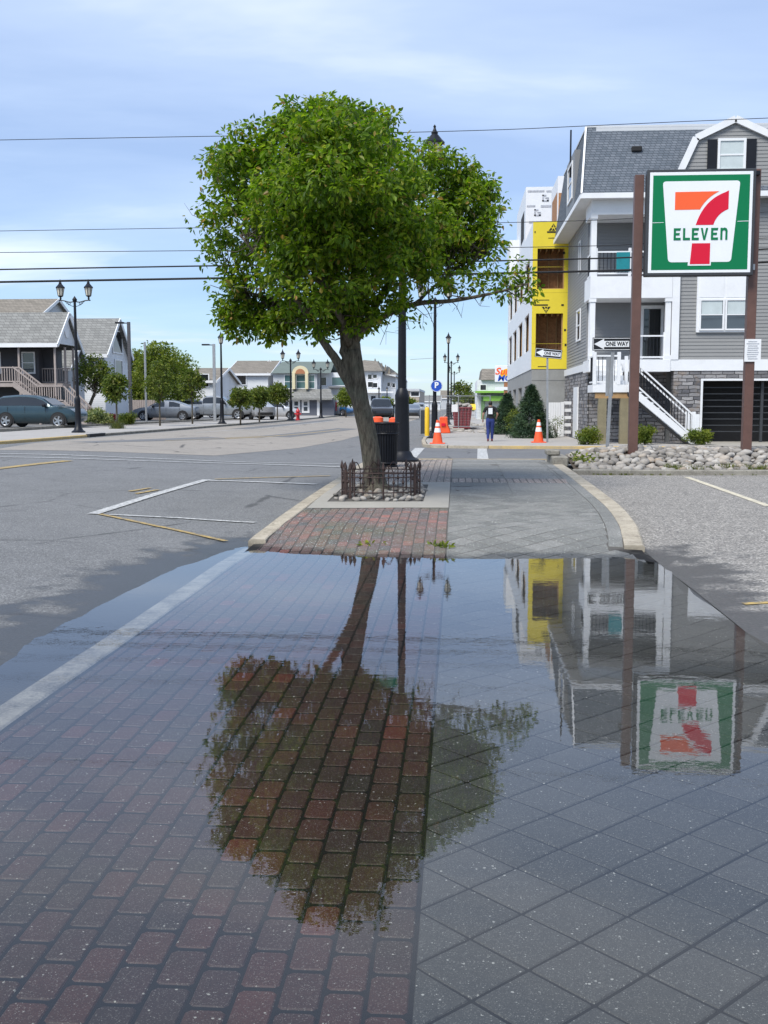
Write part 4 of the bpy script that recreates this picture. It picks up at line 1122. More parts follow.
# ------------------------------------------------------------------ one way signs
def oneway(label, Y, pl, pr, pole_px, pole_top, pole_bot, tilt=0, back=False):
    c0 = atY(*pl, Y); c1 = atY(*pr, Y); w = c1.x-c0.x; h = w/2.95; zc = (c0.z+c1.z)/2; xc = (c0.x+c1.x)/2
    pb = atY(pole_px[1], pole_bot, Y); pt = atY(pole_px[0], pole_top, Y); zb = min(pb.z, G(pb.x, Y)+.05)
    r_ = thing('one_way_sign', (pb.x, Y, zb), label, 'traffic sign', 'one way signs')
    pp = MB(); pp.bar((pb.x, Y+.04, zb-.2), (pt.x, Y+.04, pt.z), .075, .05); pp.build('post', M['galv'], r_)
    ang = tilt; ca, sa = math.cos(ang), math.sin(ang)
    def T(x, z): return (xc+x*ca-z*sa, zc+x*sa+z*ca)
    def slab(poly, k, name, mat): return MB().prism([T(*p) for p in poly], Y-.004-.004*k-.004, Y-.004-.004*k, 'y').build(name, mat, r_)
    slab([(-w/2,-h/2),(w/2,-h/2),(w/2,h/2),(-w/2,h/2)], 0, 'plate', M['sign_black'])
    b = MB(); e = h*.035; i_ = h*.05
    for q in ([(-w/2+i_,-h/2+i_),(w/2-i_,-h/2+i_),(w/2-i_,-h/2+i_+e),(-w/2+i_,-h/2+i_+e)], [(-w/2+i_,h/2-i_-e),(w/2-i_,h/2-i_-e),(w/2-i_,h/2-i_),(-w/2+i_,h/2-i_)],
              [(-w/2+i_,-h/2+i_+e),(-w/2+i_+e,-h/2+i_+e),(-w/2+i_+e,h/2-i_-e),(-w/2+i_,h/2-i_-e)], [(w/2-i_-e,-h/2+i_+e),(w/2-i_,-h/2+i_+e),(w/2-i_,h/2-i_-e),(w/2-i_-e,h/2-i_-e)]):
        b.prism([T(*p) for p in q], Y-.0125, Y-.0085, 'y')
    b.build('border', M['sign_white'], r_)
    ar = [(-.46*w,0),(-.20*w,.40*h),(-.20*w,.23*h),(.45*w,.23*h),(.45*w,-.23*h),(-.20*w,-.23*h),(-.20*w,-.40*h)]
    slab(ar, 1, 'arrow', M['sign_white'])
    tx = T(.13*w, 0); t_ = text_mesh('lettering', 'ONE WAY', h*.44, M['sign_black'], r_, (tx[0], Y-.0145, tx[1]), bold=h*.012, sx=.84)
    t_.rotation_euler = (PI/2, -ang, 0)
    if back:
        MB().box(pb.x-.04, Y+.07, zc-1.2, pb.x+.13, Y+.085, zc-.30).build('back_plate', M['galv'], r_)
    return r_
oneway('larger black and white one way sign facing front beside the left sign post', 25.2, (592.5,344), (631,344), (613,606.5), 352, 452, back=True)
ow = oneway('smaller tilted one way sign on thin pole before the yellow building', 41.4, (535,353.5), (562,353.5), (547.5,547.5), 357, 442, tilt=-.10)

# ------------------------------------------------------------------ wall and window helpers
def lap_wall(mb, a0, a1, z0, z1, c, axis='y', lap=.135, holes=(), mi=None, face=-1, out=.02):
    z = z0
    while z < z1-.01:
        zt = min(z+lap, z1); zm = (z+zt)/2
        segs = [(a0, a1)]
        for (h0, h1, hz0, hz1) in holes:
            if hz0 < zm < hz1:
                ns = []
                for s0, s1 in segs:
                    if h1 <= s0 or h0 >= s1: ns.append((s0, s1)); continue
                    if h0 > s0: ns.append((s0, h0))
                    if h1 < s1: ns.append((h1, s1))
                segs = ns
        for s0, s1 in segs:
            P = (lambda a, o, zz: (a, c+face*o, zz)) if axis == 'y' else (lambda a, o, zz: (c+face*o, a, zz))
            mb.add([P(s0,out,z),P(s1,out,z),P(s1,.002,zt),P(s0,.002,zt),P(s0,0,z),P(s1,0,z)], [(0,1,2,3),(4,5,1,0)], mi)
        z = zt
    return mb
def abox(mb, axis, a0, a1, z0, z1, c0, c1, mi=None):
    return mb.box(a0, min(c0,c1), z0, a1, max(c0,c1), z1, mi) if axis == 'y' else mb.box(min(c0,c1), a0, z0, max(c0,c1), a1, z1, mi)
def win(root, a0, a1, z0, z1, c, axis='y', fw=.07, n=1, rows=2, mat='glass', face=-1, frame='white', out=.05, name='window', lip=True):
    """frame with glazing bars standing proud of the wall plane c; the pane sits back in it"""
    f = MB(); o = c+face*out; i = c+face*.004
    abox(f, axis, a0-fw, a0, z0-fw, z1+fw, i, o); abox(f, axis, a1, a1+fw, z0-fw, z1+fw, i, o)
    abox(f, axis, a0, a1, z1, z1+fw, i, o); abox(f, axis, a0, a1, z0-fw, z0, i, o)
    w = (a1-a0)/n; b = fw*.45
    for k in range(1, n): abox(f, axis, a0+w*k-b, a0+w*k+b, z0, z1, i, c+face*out*.85)
    for k in range(1, rows):
        zz = z0+(z1-z0)*k/rows; abox(f, axis, a0, a1, zz-b*.7, zz+b*.7, i, c+face*out*.7)
    fr = f.build(name, M[frame], root)
    g = MB(); abox(g, axis, a0, a1, z0, z1, c+face*.006, c+face*.014); g.build('pane', M[mat], fr)
    return fr
def rail(root, pts, h, mat_r, mat_b, step=.13, name='railing', bal=.022, top=.07, post=.0, base=.1):
    r_ = MB(); b_ = MB()
    for a, b in zip(pts, pts[1:]):
        a = Vector(a); b = Vector(b); r_.bar(a+Vector((0,0,h)), b+Vector((0,0,h)), top, top*.8); r_.bar(a+Vector((0,0,base)), b+Vector((0,0,base)), top*.8, top*.8)
        L = (b-a).length; n = max(2, int(L/step))
        for k in range(1, n):
            p = a.lerp(b, k/n); b_.bar(p+Vector((0,0,base)), p+Vector((0,0,h)), bal)
    if post:
        for p in pts: p = Vector(p); r_.bar(p, p+Vector((0,0,h+.14)), post)
    o = r_.build(name, M[mat_r], root); b_.build('balusters', M[mat_b], o); return o

# ------------------------------------------------------------------ grey house on the right
HY = 41.4; HG = G(7, 43.02)+.1
HX = 4.98; HXe = 15.2; HD = 52.0542
house = thing('grey_house', (HX, HY, HG), 'three storey grey sided house with white trim, stone base, porches and mansard roof', 'house')
zf1, zf2 = 3.3, 6.45
core = MB()
core.box(HX+.25, HY+1.85, HG-.3, 8.2, HD, 9.3); core.box(8.22, HY+.08, 2.9, HXe, HD, 9.3); core.box(8.22, HY+1.6, HG-.3, HXe, HD, 2.89)
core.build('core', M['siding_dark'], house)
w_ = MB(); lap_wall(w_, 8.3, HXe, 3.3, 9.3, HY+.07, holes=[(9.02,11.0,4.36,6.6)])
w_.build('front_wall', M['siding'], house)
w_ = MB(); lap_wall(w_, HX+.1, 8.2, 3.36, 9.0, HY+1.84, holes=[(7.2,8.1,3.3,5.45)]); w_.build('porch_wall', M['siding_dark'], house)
w_ = MB(); lap_wall(w_, HY+1.9, HD, 3.25, 9.3, HX+.24, axis='x'); w_.build('side_wall', M['siding'], house)
# stone ground floor
s_ = MB(); s_.box(8.2, HY, HG-.3, 9.3, HY+.5, 2.88); s_.box(9.3, HY, 2.5, HXe, HY+.5, 2.88); s_.box(14.6, HY, HG-.3, HXe, HY+.5, 2.5)
s_.box(HX+.2, HY+1.5, HG-.3, 8.2, HY+1.83, 2.84); s_.box(HX+.16, HY+1.5, HG-.3, HX+.22, HD, 3.0)
s_.build('stone_base', M['stone'], house)
g_ = MB(); g_.box(9.3, HY+1.2, HG-.1, 14.6, HY+1.25, 2.5); g_ = g_.build('garage_shade_sheet', M['black_rough'], house)  # matt black sheet: the shade inside the garage is put into its colour
b_ = MB()
for k in range(8): b_.box(9.32, HY+.3, .55+k*.24, 14.58, HY+.34, .585+k*.24)
b_.box(11.55, HY+.26, HG-.1, 11.65, HY+.36, 2.48); b_.build('gate_slats', M['signframe'], house)
f_ = MB(); f_.box(9.22, HY-.03, HG-.1, 9.30, HY+.3, 2.58); f_.box(9.30, HY-.03, 2.5, HXe-.5, HY+.3, 2.58); f_.build('garage_trim', M['white'], house)
# trim bands, corner boards, fascia
t_ = MB(); t_.box(8.02, HY-.03, 2.88, HXe, HY+.12, 3.3); t_.box(8.06, HY-.05, 3.3, 8.34, HY+.12, 9.25)
t_.box(HX+.12, HY+1.86, 2.95, HX+.2, HD, 3.24); t_.box(HX+.17, HY+1.72, 3.26, HX+.33, HY+1.98, 9.2)
t_.build('trim', M['white'], house)
for z0_, z1_ in ((2.85, 3.3), (5.62, zf2-.02), (8.72, 9.28)): MB().box(HX, HY-.06, z0_, 8.05, HY+1.82, z1_).build('porch_floor', M['white'], house)
for z0, z1 in ((3.3,5.62),(zf2-.02,8.72)):
    for x in (HX+.11, 7.93):
        c_ = MB(); c_.box(x-.1, HY-.02, z0, x+.1, HY+.18, z1); c_.box(x-.13, HY-.05, z0, x+.13, HY+.21, z0+.16); c_.box(x-.13, HY-.05, z1-.14, x+.13, HY+.21, z1); c_.build('porch_column', M['white'], house)
rail(house, [(HX+.21, HY+.05, zf2), (6.45, HY+.05, zf2), (7.83, HY+.05, zf2)], .9, 'white', 'black', post=.10)
rail(house, [(6.75, HY+.05, 3.3), (7.83, HY+.05, 3.3)], .9, 'white', 'black', post=.10)
rail(house, [(HX+.1, HY+.2, zf2), (HX+.1, HY+1.7, zf2)], .9, 'white', 'black')
# porch door
d_ = MB(); d_.box(7.2, HY+1.78, 3.3, 8.1, HY+1.84, 5.5); d_ = d_.build('porch_door', M['white'], house); MB().box(7.32, HY+1.765, 3.42, 7.98, HY+1.778, 5.36).build('pane', M['glass_dark'], d_)
wd = MB(); wd.box(5.5, HY+1.78, 4.2, 6.4, HY+1.83, 5.3)
# panelled bay with two sash windows
pn = MB(); pn.box(8.98, HY-.03, 4.32, 11.04, HY+.07, 6.62)
for x0 in (9.08, 10.06): pn.box(x0, HY-.045, 5.62, x0+.88, HY-.03, 6.52)
pn.build('window_panel', M['white'], house)
for x0 in (9.14, 10.10):
    win(house, x0, x0+.80, 4.45, 5.5, HY-.03, fw=.06, rows=2, mat='glass')
    MB().box(x0+.02, HY-.048, 5.0, x0+.78, HY-.045, 5.48).build('blind', M['blind'], house)
# stairs and landing in front of the porch
LY0, LY1 = HY-1.6, HY-.08; lx0, lx1 = atY(593, 370,(HY-1.6)).x, atY(630, 370,(HY-1.6)).x; lz = 2.33
st_ = thing('porch_stairs', (lx0, LY0, HG), 'white outside staircase with dark balusters and timber posts before the grey house', 'stairs')
m_ = MB(); m_.box(lx0, LY0, lz-.28, lx1, LY1, lz); m_.build('landing', M['white'], st_)
m_ = MB(); m_.box(lx0+.1, LY0+.05, lz-.5, lx1-.0, LY0+.15, lz-.29); m_.build('beam', M['lumber'], st_)
for pxx in (602.5, 624.5):
    x = atY(pxx, 410,(HY-1.6)).x; MB().box(x-.15, LY0+.02, HG-.2, x+.15, LY0+.3, lz-.5).build('timber_post', M['wood_post'], st_)
rail(st_, [(lx0+.06, LY0+.05, lz), (lx1-.4, LY0+.05, lz)], 1.05, 'white', 'black', post=.12)
rail(st_, [(lx0+.06, LY1-.2, lz), (lx0+.06, LY0+.05, lz)], 1.05, 'white', 'black')
stp = MB()
for k in range(5): stp.box(lx0+.25, HY-.06-.02-.24*(5-k)+0, lz+.0, lx0+1.2, HY-.07-.24*(4-k), lz+.19*(k+1)-.03)
stp.build('upper_steps', M['white'], st_)
xb = atY(693, 435,(HY-1.8)).x; zb = HG+.05; n = 11
tr_ = MB(); SY0, SY1 = HY-1.85, HY-.65
for k in range(n):
    u = (k+.5)/n; x = lx1+(xb-lx1)*u; z = lz+(zb-lz)*u
    tr_.box(x-.15, SY0+.05, z-.02, x+.14, SY1-.05, z+.03)
tr_.build('treads', M['white'], st_)
sg = MB()
for y in (SY0, SY1-.05): sg.prism([(lx1-.1, lz+.06), (xb+.05, zb+.14), (xb+.05, zb-.14), (lx1-.1, lz-.26)], y, y+.05, 'y')
sg.build('stringer', M['white'], st_)
sg = MB(); sg.prism([(lx1-.1, lz-.27), (xb+.0, zb-.15), (xb-.1, zb-.2), (lx1-.1, lz-.42)], SY0+.02, SY0+.1, 'y'); sg.build('under_stringer', M['black_rough'], st_)
for y in (SY0+.03, SY1-.05): rail(st_, [(lx1+.0, y, lz+.02), (xb, y, zb+.08)], .92, 'white', 'black', step=.15, post=.12, base=.14)
for y in (SY0+.03, SY1-.03): MB().box(xb+.06, y-.07, HG-.1, xb+.2, y+.07, HG+1.1).build('newel_post', M['white'], st_)
tag(MB().box(atY(616.5,265,HY-.05).x, HY-.03, zf2+.16, atY(630,265,HY-.05).x, HY-.005, zf2+.88).build('towel', M['teal'], bevel=.01), 'teal towel hanging on the upper porch railing', 'towel')
# roof: mansard with hipped left side, eaves, cap
RX0, RX1, RY0, RY1 = HX-.42, HXe, HY-.45, HD+.3; zE = 9.33
TX0, TY0_, zT = HX-.1, HY+1.25, atY(600, 127.5, HY+1.25).z
rf = MB()
ev = [(RX0,RY0,zE+.1),(RX1,RY0,zE+.1),(RX1,RY1,zE+.1),(RX0,RY1,zE+.1)]; tp_ = [(TX0,TY0_,zT),(RX1,TY0_,zT),(RX1,RY1-1,zT),(TX0,RY1-1,zT)]
rf.add(ev+tp_, [(0,1,5,4),(3,0,4,7),(2,3,7,6),(1,2,6,5),(4,5,6,7)])
roof = rf.build('roof', M['shingle_blue'], house)
ef = MB(); ef.box(RX0-.03, RY0-.05, zE-.08, RX1, RY0+.02, zE+.11); ef.box(RX0-.05, RY0+.02, zE-.08, RX0+.02, RY1, zE+.11); ef.box(RX0+.02, RY0+.02, zE-.06, RX1, RY1, zE+.0)
ef.build('eaves', M['white'], roof)
cp_ = MB(); cp_.box(atY(596,120,HY+1.3).x, TY0_-.10, zT-.27, RX1, TY0_+.5, zT-.02); cp_.box(TX0-.03, TY0_-.03, zT+.0, RX1, RY1-1, zT+.06); cp_.build('roof_cap', M['laplight'], roof)
rk = MB(); rk.bar((RX0-.02, RY0-.03, zE+.1), (TX0-.03, TY0_-.04, zT), .07, .07); rk.build('hip_trim', M['white'], roof)
v_ = atY(636, 149.5, HY+.75); MB().box(v_.x-.19, v_.y-.25, v_.z-.12, v_.x+.19, v_.y+.3, v_.z+.08).build('roof_vent', M['black_rough'], roof, bevel=.03)
vp = atY(571, 130, HY+4); MB().tube([(vp.x, vp.y, zT-1.3), (vp.x, vp.y, vp.z)], .035, 6).build('vent_pipe', M['black'], roof)
# side dormer seen on the left slope
sd = MB(); sd.prism([(HY+2.6, zE+.1), (HY+5.6, zE+.1), (HY+5.6, zT-.5), (HY+2.6, zT-.5)], RX0+.02, RX0+.6, 'x'); sd.build('side_dormer', M['siding_dark'], roof)
win(roof, HY+3.2, HY+4.8, zE+.7, zT-.9, RX0+.02, axis='x', fw=.1, mat='glass_dark')
# gambrel dormer
DYf = HY-.35
gp = [atY(x, y, DYf) for x, y in ((682,168),(696,138),(735.5,119))]
xm = gp[2].x; prof = [(p.x, p.z) for p in gp] + [(2*xm-gp[1].x, gp[1].z), (2*xm-gp[0].x, gp[0].z)]
prof = [(prof[0][0]-.35, zE+.12)] + prof + [(prof[-1][0]+.35, zE+.12)]
dm = MB(); dm.prism(prof, DYf+.05, DYf+4, 'y'); dorm = dm.build('gambrel_dormer', M['shingle_blue'], roof)
dw = MB()
zz = zE+.12
lapz = zE+.12
def gx_at(z):  # half width of the gable at z
    for (xa, za), (xb_, zb_) in zip(prof[:3], prof[1:4]):
        if za <= z <= zb_: return xm-(xa+(xb_-xa)*(z-za)/(zb_-za))
    return 0
while lapz < gp[2].z-.1:
    hw = max(.02, gx_at(lapz+.13)); dw.add([(xm-hw, DYf+.028, lapz), (xm+hw, DYf+.028, lapz), (xm+hw, DYf+.046, lapz+.135), (xm-hw, DYf+.046, lapz+.135), (xm-hw, DYf+.046, lapz), (xm+hw, DYf+.046, lapz)], [(0,1,2,3),(4,5,1,0)]); lapz += .135
dw.build('gable_siding', M['siding'], dorm)
tm = MB()
for a, b in zip(prof, prof[1:]): tm.bar((a[0], DYf-.02, a[1]), (b[0], DYf-.02, b[1]), .12, .24)
tm.build('rake_trim', M['white'], dorm)
w0 = atY(720.5, 141, DYf); w1 = atY(743, 167, DYf)
win(dorm, w0.x, w1.x, w1.z-.05, w0.z, DYf+.02, fw=.09, rows=2, mat='blind')
for sx_a in (w0.x-.46, w1.x+.12): MB().box(sx_a, DYf-.025, w1.z-.12, sx_a+.34, DYf+.02, w0.z+.06).build('shutter', M['black'], dorm)
# side wall openings
win(house, HY+5.2, HY+5.8, 7.3, 8.5, HX+.22, axis='x', fw=.07, rows=1, mat='glass')
win(house, HY+4.9, HY+6.2, 4.4, 5.6, HX+.22, axis='x', fw=.08, mat='cream' if False else 'glass')
sdoor = MB(); sdoor.box(HX+.10, HY+4.6, HG, HX+.155, HY+6.2, 2.35); sdoor.build('side_door', M['white'], house)

# ------------------------------------------------------------------ building under construction
YX, YY, YE = atY(532.3, 300, 52.48).x, 52.4844, 78.0; YR = 7.0
yb = thing('unfinished_building', (YX, YY, G(5, 51.624)), 'unfinished four storey building with yellow sheathing, white house wrap and open window holes', 'building')
z35 = atY(545, 369, YY).z; zTp = atY(545, 221.5, YY).z
def wall_holes(name, a0, a1, z0, z1, holes, c0, c1, axis, mat):
    """a wall panel cut into pieces round its openings"""
    mb = MB(); zs = sorted({z0, z1} | {h[2] for h in holes} | {h[3] for h in holes})
    for za, zb_ in zip(zs, zs[1:]):
        segs = [(a0, a1)]
        for h in holes:
            if h[2] <= za and h[3] >= zb_:
                ns = []
                for s0, s1 in segs:
                    if h[1] <= s0 or h[0] >= s1: ns.append((s0, s1)); continue
                    if h[0] > s0: ns.append((s0, h[0]))
                    if h[1] < s1: ns.append((h[1], s1))
                segs = ns
        for s0, s1 in segs: abox(mb, axis, s0, s1, za, zb_, c0, c1)
    return mb.build(name, mat, yb)
o1 = (atY(537,285,YY).x, atY(564.3,285,YY).x, atY(550,289,YY).z, atY(550,248.4,YY).z)
o2 = (atY(535.3,358,YY).x, atY(562.4,358,YY).x, atY(550,353,YY).z, atY(550,313.4,YY).z)
wall_holes('yellow_front', YX, YR, z35, zTp, [o1, o2], YY, YY+.18, 'y', M['yellow_board'])
ops = [(54.8,58.4),(60.4,64.4),(66.4,70.4),(72.2,76.2)]
hs = []
for a, b in ops: hs += [(a, b, z35+1.0, z35+2.9), (a, b, z35+4.0, z35+5.6)]
wall_holes('wrapped_side', YY+.19, YE, z35, zTp, hs, YX, YX+.18, 'x', M['wrap'])
gh = [(a+.3, b-.3, .1, 2.55) for a, b in ops]
wall_holes('block_side', YY+.21, YE, -.2, z35-.01, gh, YX+.03, YX+.25, 'x', M['cmu'])
cm = MB(); cm.box(YX+.03, YY+.03, -.2, YR, YY+.2, z35-.01); cm.build('block_front', M['cmu'], yb)
cm = MB(); cm.box(YX+.02, YY+.015, z35-.55, YR, YY+.03, z35-.03); cm.build('concrete_band', M['cmu'], yb)
rm = MB(); rm.box(YX+.2, YY+1.3, z35, YR, YY+1.4, zTp-.1); rm.box(YX+2.2, YY+.2, z35, YX+2.3, YE, zTp-.1)
for z in (z35-.1, z35+3.4): rm.box(YX+.2, YY+.2, z, YR, YE, z+.18)
rm.build('board_partition', M['osb'], yb)
jm = MB()
for zt in (o1[3]+.02, o2[3]+.02):
    x = YX+.35
    while x < YX+2.2: jm.box(x, YY+.2, zt-.12, x+.05, YY+1.3, zt+.12); x += .3
for a, b in ops:
    for z, t_h in ((z35+1.0, 1.9), (z35+4.0, 1.6)):
        fm = MB(); fm.box(YX+.10, a-.08, z, YX+.3, a, z+t_h); fm.box(YX+.10, b, z, YX+.3, b+.08, z+t_h); fm.box(YX+.10, a-.08, z+t_h, YX+.3, b+.08, z+t_h+.08); fm.build('window_framing', M['lumber'], yb)
if jm.v: jm.build('ceiling_joists', M['lumber'], yb)
rf_ = MB(); rf_.box(YX+.2, YY+.2, zTp-.12, YR, YE-.1, zTp-.02); rf_.build('roof_deck', M['osb'], yb)
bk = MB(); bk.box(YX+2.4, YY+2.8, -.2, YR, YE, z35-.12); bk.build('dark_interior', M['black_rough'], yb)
def block(px0, px1, pyt, Y, depth, name, zlow=zTp-.02):
    a = atY(px0, pyt, Y); b = atY(px1, pyt, Y); mb = MB(); mb.box(a.x, Y, zlow, b.x, Y+depth, a.z); return mb.build(name, M['wrap'], yb), a.x, b.x, a.z
pb_, ax_, bx2, az_ = block(526, 572, 187, 67.4, 10.0, 'wrapped_penthouse')
op = MB(); op.box(ax_-.015, 68.832, az_-2.9, ax_-.004, 71.9868, az_-1.2); op.build('dark_opening', M['black_rough'], pb_)
block(510, 525, 240, 74.0, 4, 'wrapped_penthouse')
b2_, ax2, bx3, az2 = block(558, 580, 176, 59.5, 4, 'wrapped_penthouse')
fo = MB(); fo.box(ax2+.05, 59.4823, zTp, ax2+.62, 59.5038, az2-.9); fo.build('board_opening', M['osb'], b2_)
fo = MB(); fo.box(ax2-.012, 59.7978, zTp, ax2-.003, 62.8092, az2-.8); fo.build('board_opening', M['osb'], b2_)
# faint printing on the wrap and the sheathing
ik = MB(); ri = random.Random(5)
for (px_, py_, w, h) in ((536,191,1.0,.1),(553,191,.8,.1),(531,206,.5,.1),(549,206,1.0,.12),(538,222,1.1,.12)):
    p = atY(px_, py_,67.384); ik.box(p.x-w/2, 67.3765, p.z-h/2, p.x+w/2, 67.3908, p.z+h/2)
for (px_, py_) in ((545.5,198),(537.5,212.5)):
    p = atY(px_, py_,67.384); s = .20
    for q in ((-s,-s,s,-s+.08),(-s,-s,-s+.1,s),(-s,s-.08,s*.2,s),(-s*.1,-s*.1,s,s*.2),(s*.4,-s,s,0)): ik.box(p.x+q[0], 67.3751, p.z+q[1], p.x+q[2], 67.3894, p.z+q[3])
ik.build('wrap_print', M['wrap_ink'], pb_)
yk = MB()
def tri(cx, cz, s, flip=1):
    for (q) in ([(0,1),(-.45,.1),(-.12,.1)],[(0,1),(.12,.1),(.45,.1)],[(-.5,0),(-.95,-.75),(-.5,-.75),(-.25,-.3)],[(.5,0),(.95,-.75),(.5,-.75),(.25,-.3)],[(-.3,-.75),(.3,-.75),(0,-.15)]):
        yk.prism([(cx+x*s, cz+z*s*.8*flip) for x, z in q], YY-.012, YY-.003, 'y')
p = atY(553.5, 227.5, YY); tri(p.x, p.z, .24)
p = atY(546, 309.5, YY); tri(p.x, p.z, .22, -1)
for (px_, py_, w, h) in ((553.5,232,.62,.07),(553.5,238,.5,.03),(541,305,.66,.06),(544,300,.5,.03),(564,253,.10,.12),(565,330,.09,.1),(565.5,345,.09,.1),(543,366.5,.5,.03),(535,232,.05,.09),(562.5,305,.12,.08)):
    p = atY(px_, py_, YY); yk.box(p.x-w/2, YY-.012, p.z-h/2, p.x+w/2, YY-.003, p.z+h/2)
yk.build('board_print', M['black_rough'], yb)
for o_ in (o1, o2):                                            # raw lumber round the openings, studs and plates inside
    fm = MB(); fm.box(o_[0], YY+.181, o_[2], o_[0]+.05, YY+.3, o_[3]); fm.box(o_[1]-.05, YY+.181, o_[2], o_[1], YY+.3, o_[3]); fm.box(o_[0]+.05, YY+.181, o_[2], o_[1]-.05, YY+.3, o_[2]+.05); fm.build('opening_frame', M['lumber'], yb)
    for k in range(3):
        x = o_[0]+.2+(o_[1]-o_[0]-.4)*k/2; MB().box(x-.025, YY+1.2, o_[2]-.3, x+.025, YY+1.29, o_[3]+.2).build('stud', M['lumber'], yb)
sm_ = MB()
for z_ in (z35+1.22, z35+3.66, z35+4.88): sm_.box(YX+.01, YY-.004, z_-.008, YR, YY-.001, z_+.008)
sm_.build('board_seam', plain('board seam shade', (.50,.40,.03), .7), yb)

# white board fence between the two buildings
fc = thing('white_fence', (5.0, 49.6164, G(5, 48.756)), 'short white picket fence beside the spruce and grey house', 'fence')
x0 = atY(549.5, 420,49.903).x; x1 = atY(562, 420,49.043).x; x2 = atY(577.5, 420,49.043).x; zb = G(5, 48.756)+.08; zt = atY(560, 402,49.33).z
m_ = MB()
for k in range(5): x = x0+(x1-x0)*k/4.5; m_.box(x-.05, 49.8745, zb, x+.05, 49.9319, zt-.02)
m_.box(x0, 49.9462, zb+.3, x1, 50.0036, zb+.4); m_.box(x0, 49.9462, zt-.4, x1, 50.0036, zt-.3); m_.build('pickets', M['white'], fc)
m_ = MB()
for x in (x1, x2): m_.box(x-.07, 48.8994, zb-.1, x+.07, 49.1002, zt)
m_.build('post', M['white'], fc)
m_ = MB()
for k in range(5): m_.box(x1+.07, 48.9568, zb+.15+k*.33, x2-.07, 49.0428, zb+.29+k*.33)
m_.build('boards', M['white'], fc)

# ------------------------------------------------------------------ shrubs and trees
def shrub(name, X, Y, r, h, label, mat='leaf_dull', seed=1, group=None, size=.085, n=70, cat='shrub', z0=None):
    rng = random.Random(seed); z0 = G(X, Y)+.09 if z0 is None else z0
    root = thing(name, (X, Y, z0), label, cat, group); cl = []
    for _ in range(int(26+20*r)):
        d = rnd_dir(rng); q = rng.uniform(.35, 1)
        cl.append(((X+d.x*r*q*.85, Y+d.y*r*q*.85, z0+h*.5+d.z*h*.42*q), r*rng.uniform(.22, .36), n))
    leaf_mesh('foliage', cl, M[mat], size, seed, root, root.location)
    s_ = MB()
    for _ in range(5): s_.tube([(X, Y, z0-.05), (X+rng.uniform(-r,r)*.5, Y+rng.uniform(-r,r)*.4, z0+h*.6)], [.02, .008], 4)
    s_.build('stems', M['bark'], root); return root
SG = None
for pxx, pyb, lab, mt, r, h in ((588.5, 441, 'low green shrub beneath the timber posts, left of the store sign post', 'leaf_yellow', .48, .72),
                            (645, 440, 'green shrub under the white staircase, just right of the store sign left post', 'leaf_yellow', .40, .85),
                            (698, 443, 'rounded green shrub at the foot of the white stairs by the garage', 'leaf_yellow', .52, .62)):
    p = atY(pxx, 430, 38.95); shrub('garden_shrub', p.x, 38.95, r, h, lab, mt, int(pxx), 'shrubs along the front of the grey house')
def conifer(X, Y, h, r, label, seed, mat='needle', z0=None):
    rng = random.Random(seed); z0 = G(X, Y)+.08 if z0 is None else z0
    root = thing('spruce_tree', (X, Y, z0), label, 'spruce tree'); cl = []
    k = 0
    while k < 330:
        u = rng.random()**1.2; rr = r*(1-u)**.85*rng.uniform(.55, 1.05); a = rng.uniform(0, 6.28)
        cl.append(((X+rr*math.cos(a), Y+rr*math.sin(a), z0+.08+u*h*.97-.06*rr), .09+.12*(1-u), 44)); k += 1
    cl += [((X, Y, z0+h*(.8+.05*i)), .05, 12) for i in range(5)]
    leaf_mesh('crown', cl, M[mat], .15, seed, root, root.location, asp=.22, droop=.15, up=.9)
    MB().tube([(X, Y, z0-.1), (X, Y, z0+h*.92)], [.05, .012], 6).build('trunk', M['bark'], root); return root
p = atY(531, 430,46.748); conifer(p.x, 46.748, atY(531, 387,46.748).z-G(p.x, 46.748)-.1, 1.0, 'dense dark blue green spruce standing behind the right traffic cone', 4)
p = atY(507, 430,52.341); conifer(p.x, 52.341, 1.9, .95, 'darker spruce behind and left of the others beside the walking person', 9)
p = atY(515, 430,49.043); shrub('garden_shrub', p.x, 49.043, .62, 1.62, 'mid green bushy shrub between the two dark spruces', 'leaf_dull', 44, None, .10, 34)
p = atY(557, 430,48.182); shrub('dry_shrub', p.x, 48.182, .5, 1.0, 'sparse brownish shrub in front of the white fence', 'leaf_dull', 45, None, .07, 10)

# ------------------------------------------------------------------ cones, barrels, barrier, bollard, cabinet, container
def cone(X, Y, h, label):
    z0 = G(X, Y)+.1 if Y > 38.2 else G(X, Y)
    r_ = thing('traffic_cone', (X, Y, z0), label, 'traffic cone', 'orange traffic cones at the crossing')
    MB().lathe([(.155*h/.7, .03), (.035*h/.7, h), (.02, h)], (X, Y, z0), 16).build('cone_body', M['orange'], r_, auto=40)
    s = .225*h/.7; MB().box(X-s, Y-s, z0, X+s, Y+s, z0+.035).build('base', M['orange'], r_, bevel=.01)
    for a, b in ((.48,.66),(.74,.88)):
        f = lambda u: (.155+(.035-.155)*u)*h/.7+.004
        MB().lathe([(f((a*h-.03)/(h-.03)), a*h), (f((b*h-.03)/(h-.03)), b*h)], (X, Y, z0), 16, cap=False).build('reflective_band', M['reflective'], r_, smooth=True)
p = atY(437.5, 444,39.578); cone(p.x, 39.58, .88, 'orange traffic cone with white band standing before the parking sign lamp post')
p = atY(538.5, 444, 41.0); cone(p.x, 41.0, .88, 'orange traffic cone with white bands in front of the spruce')
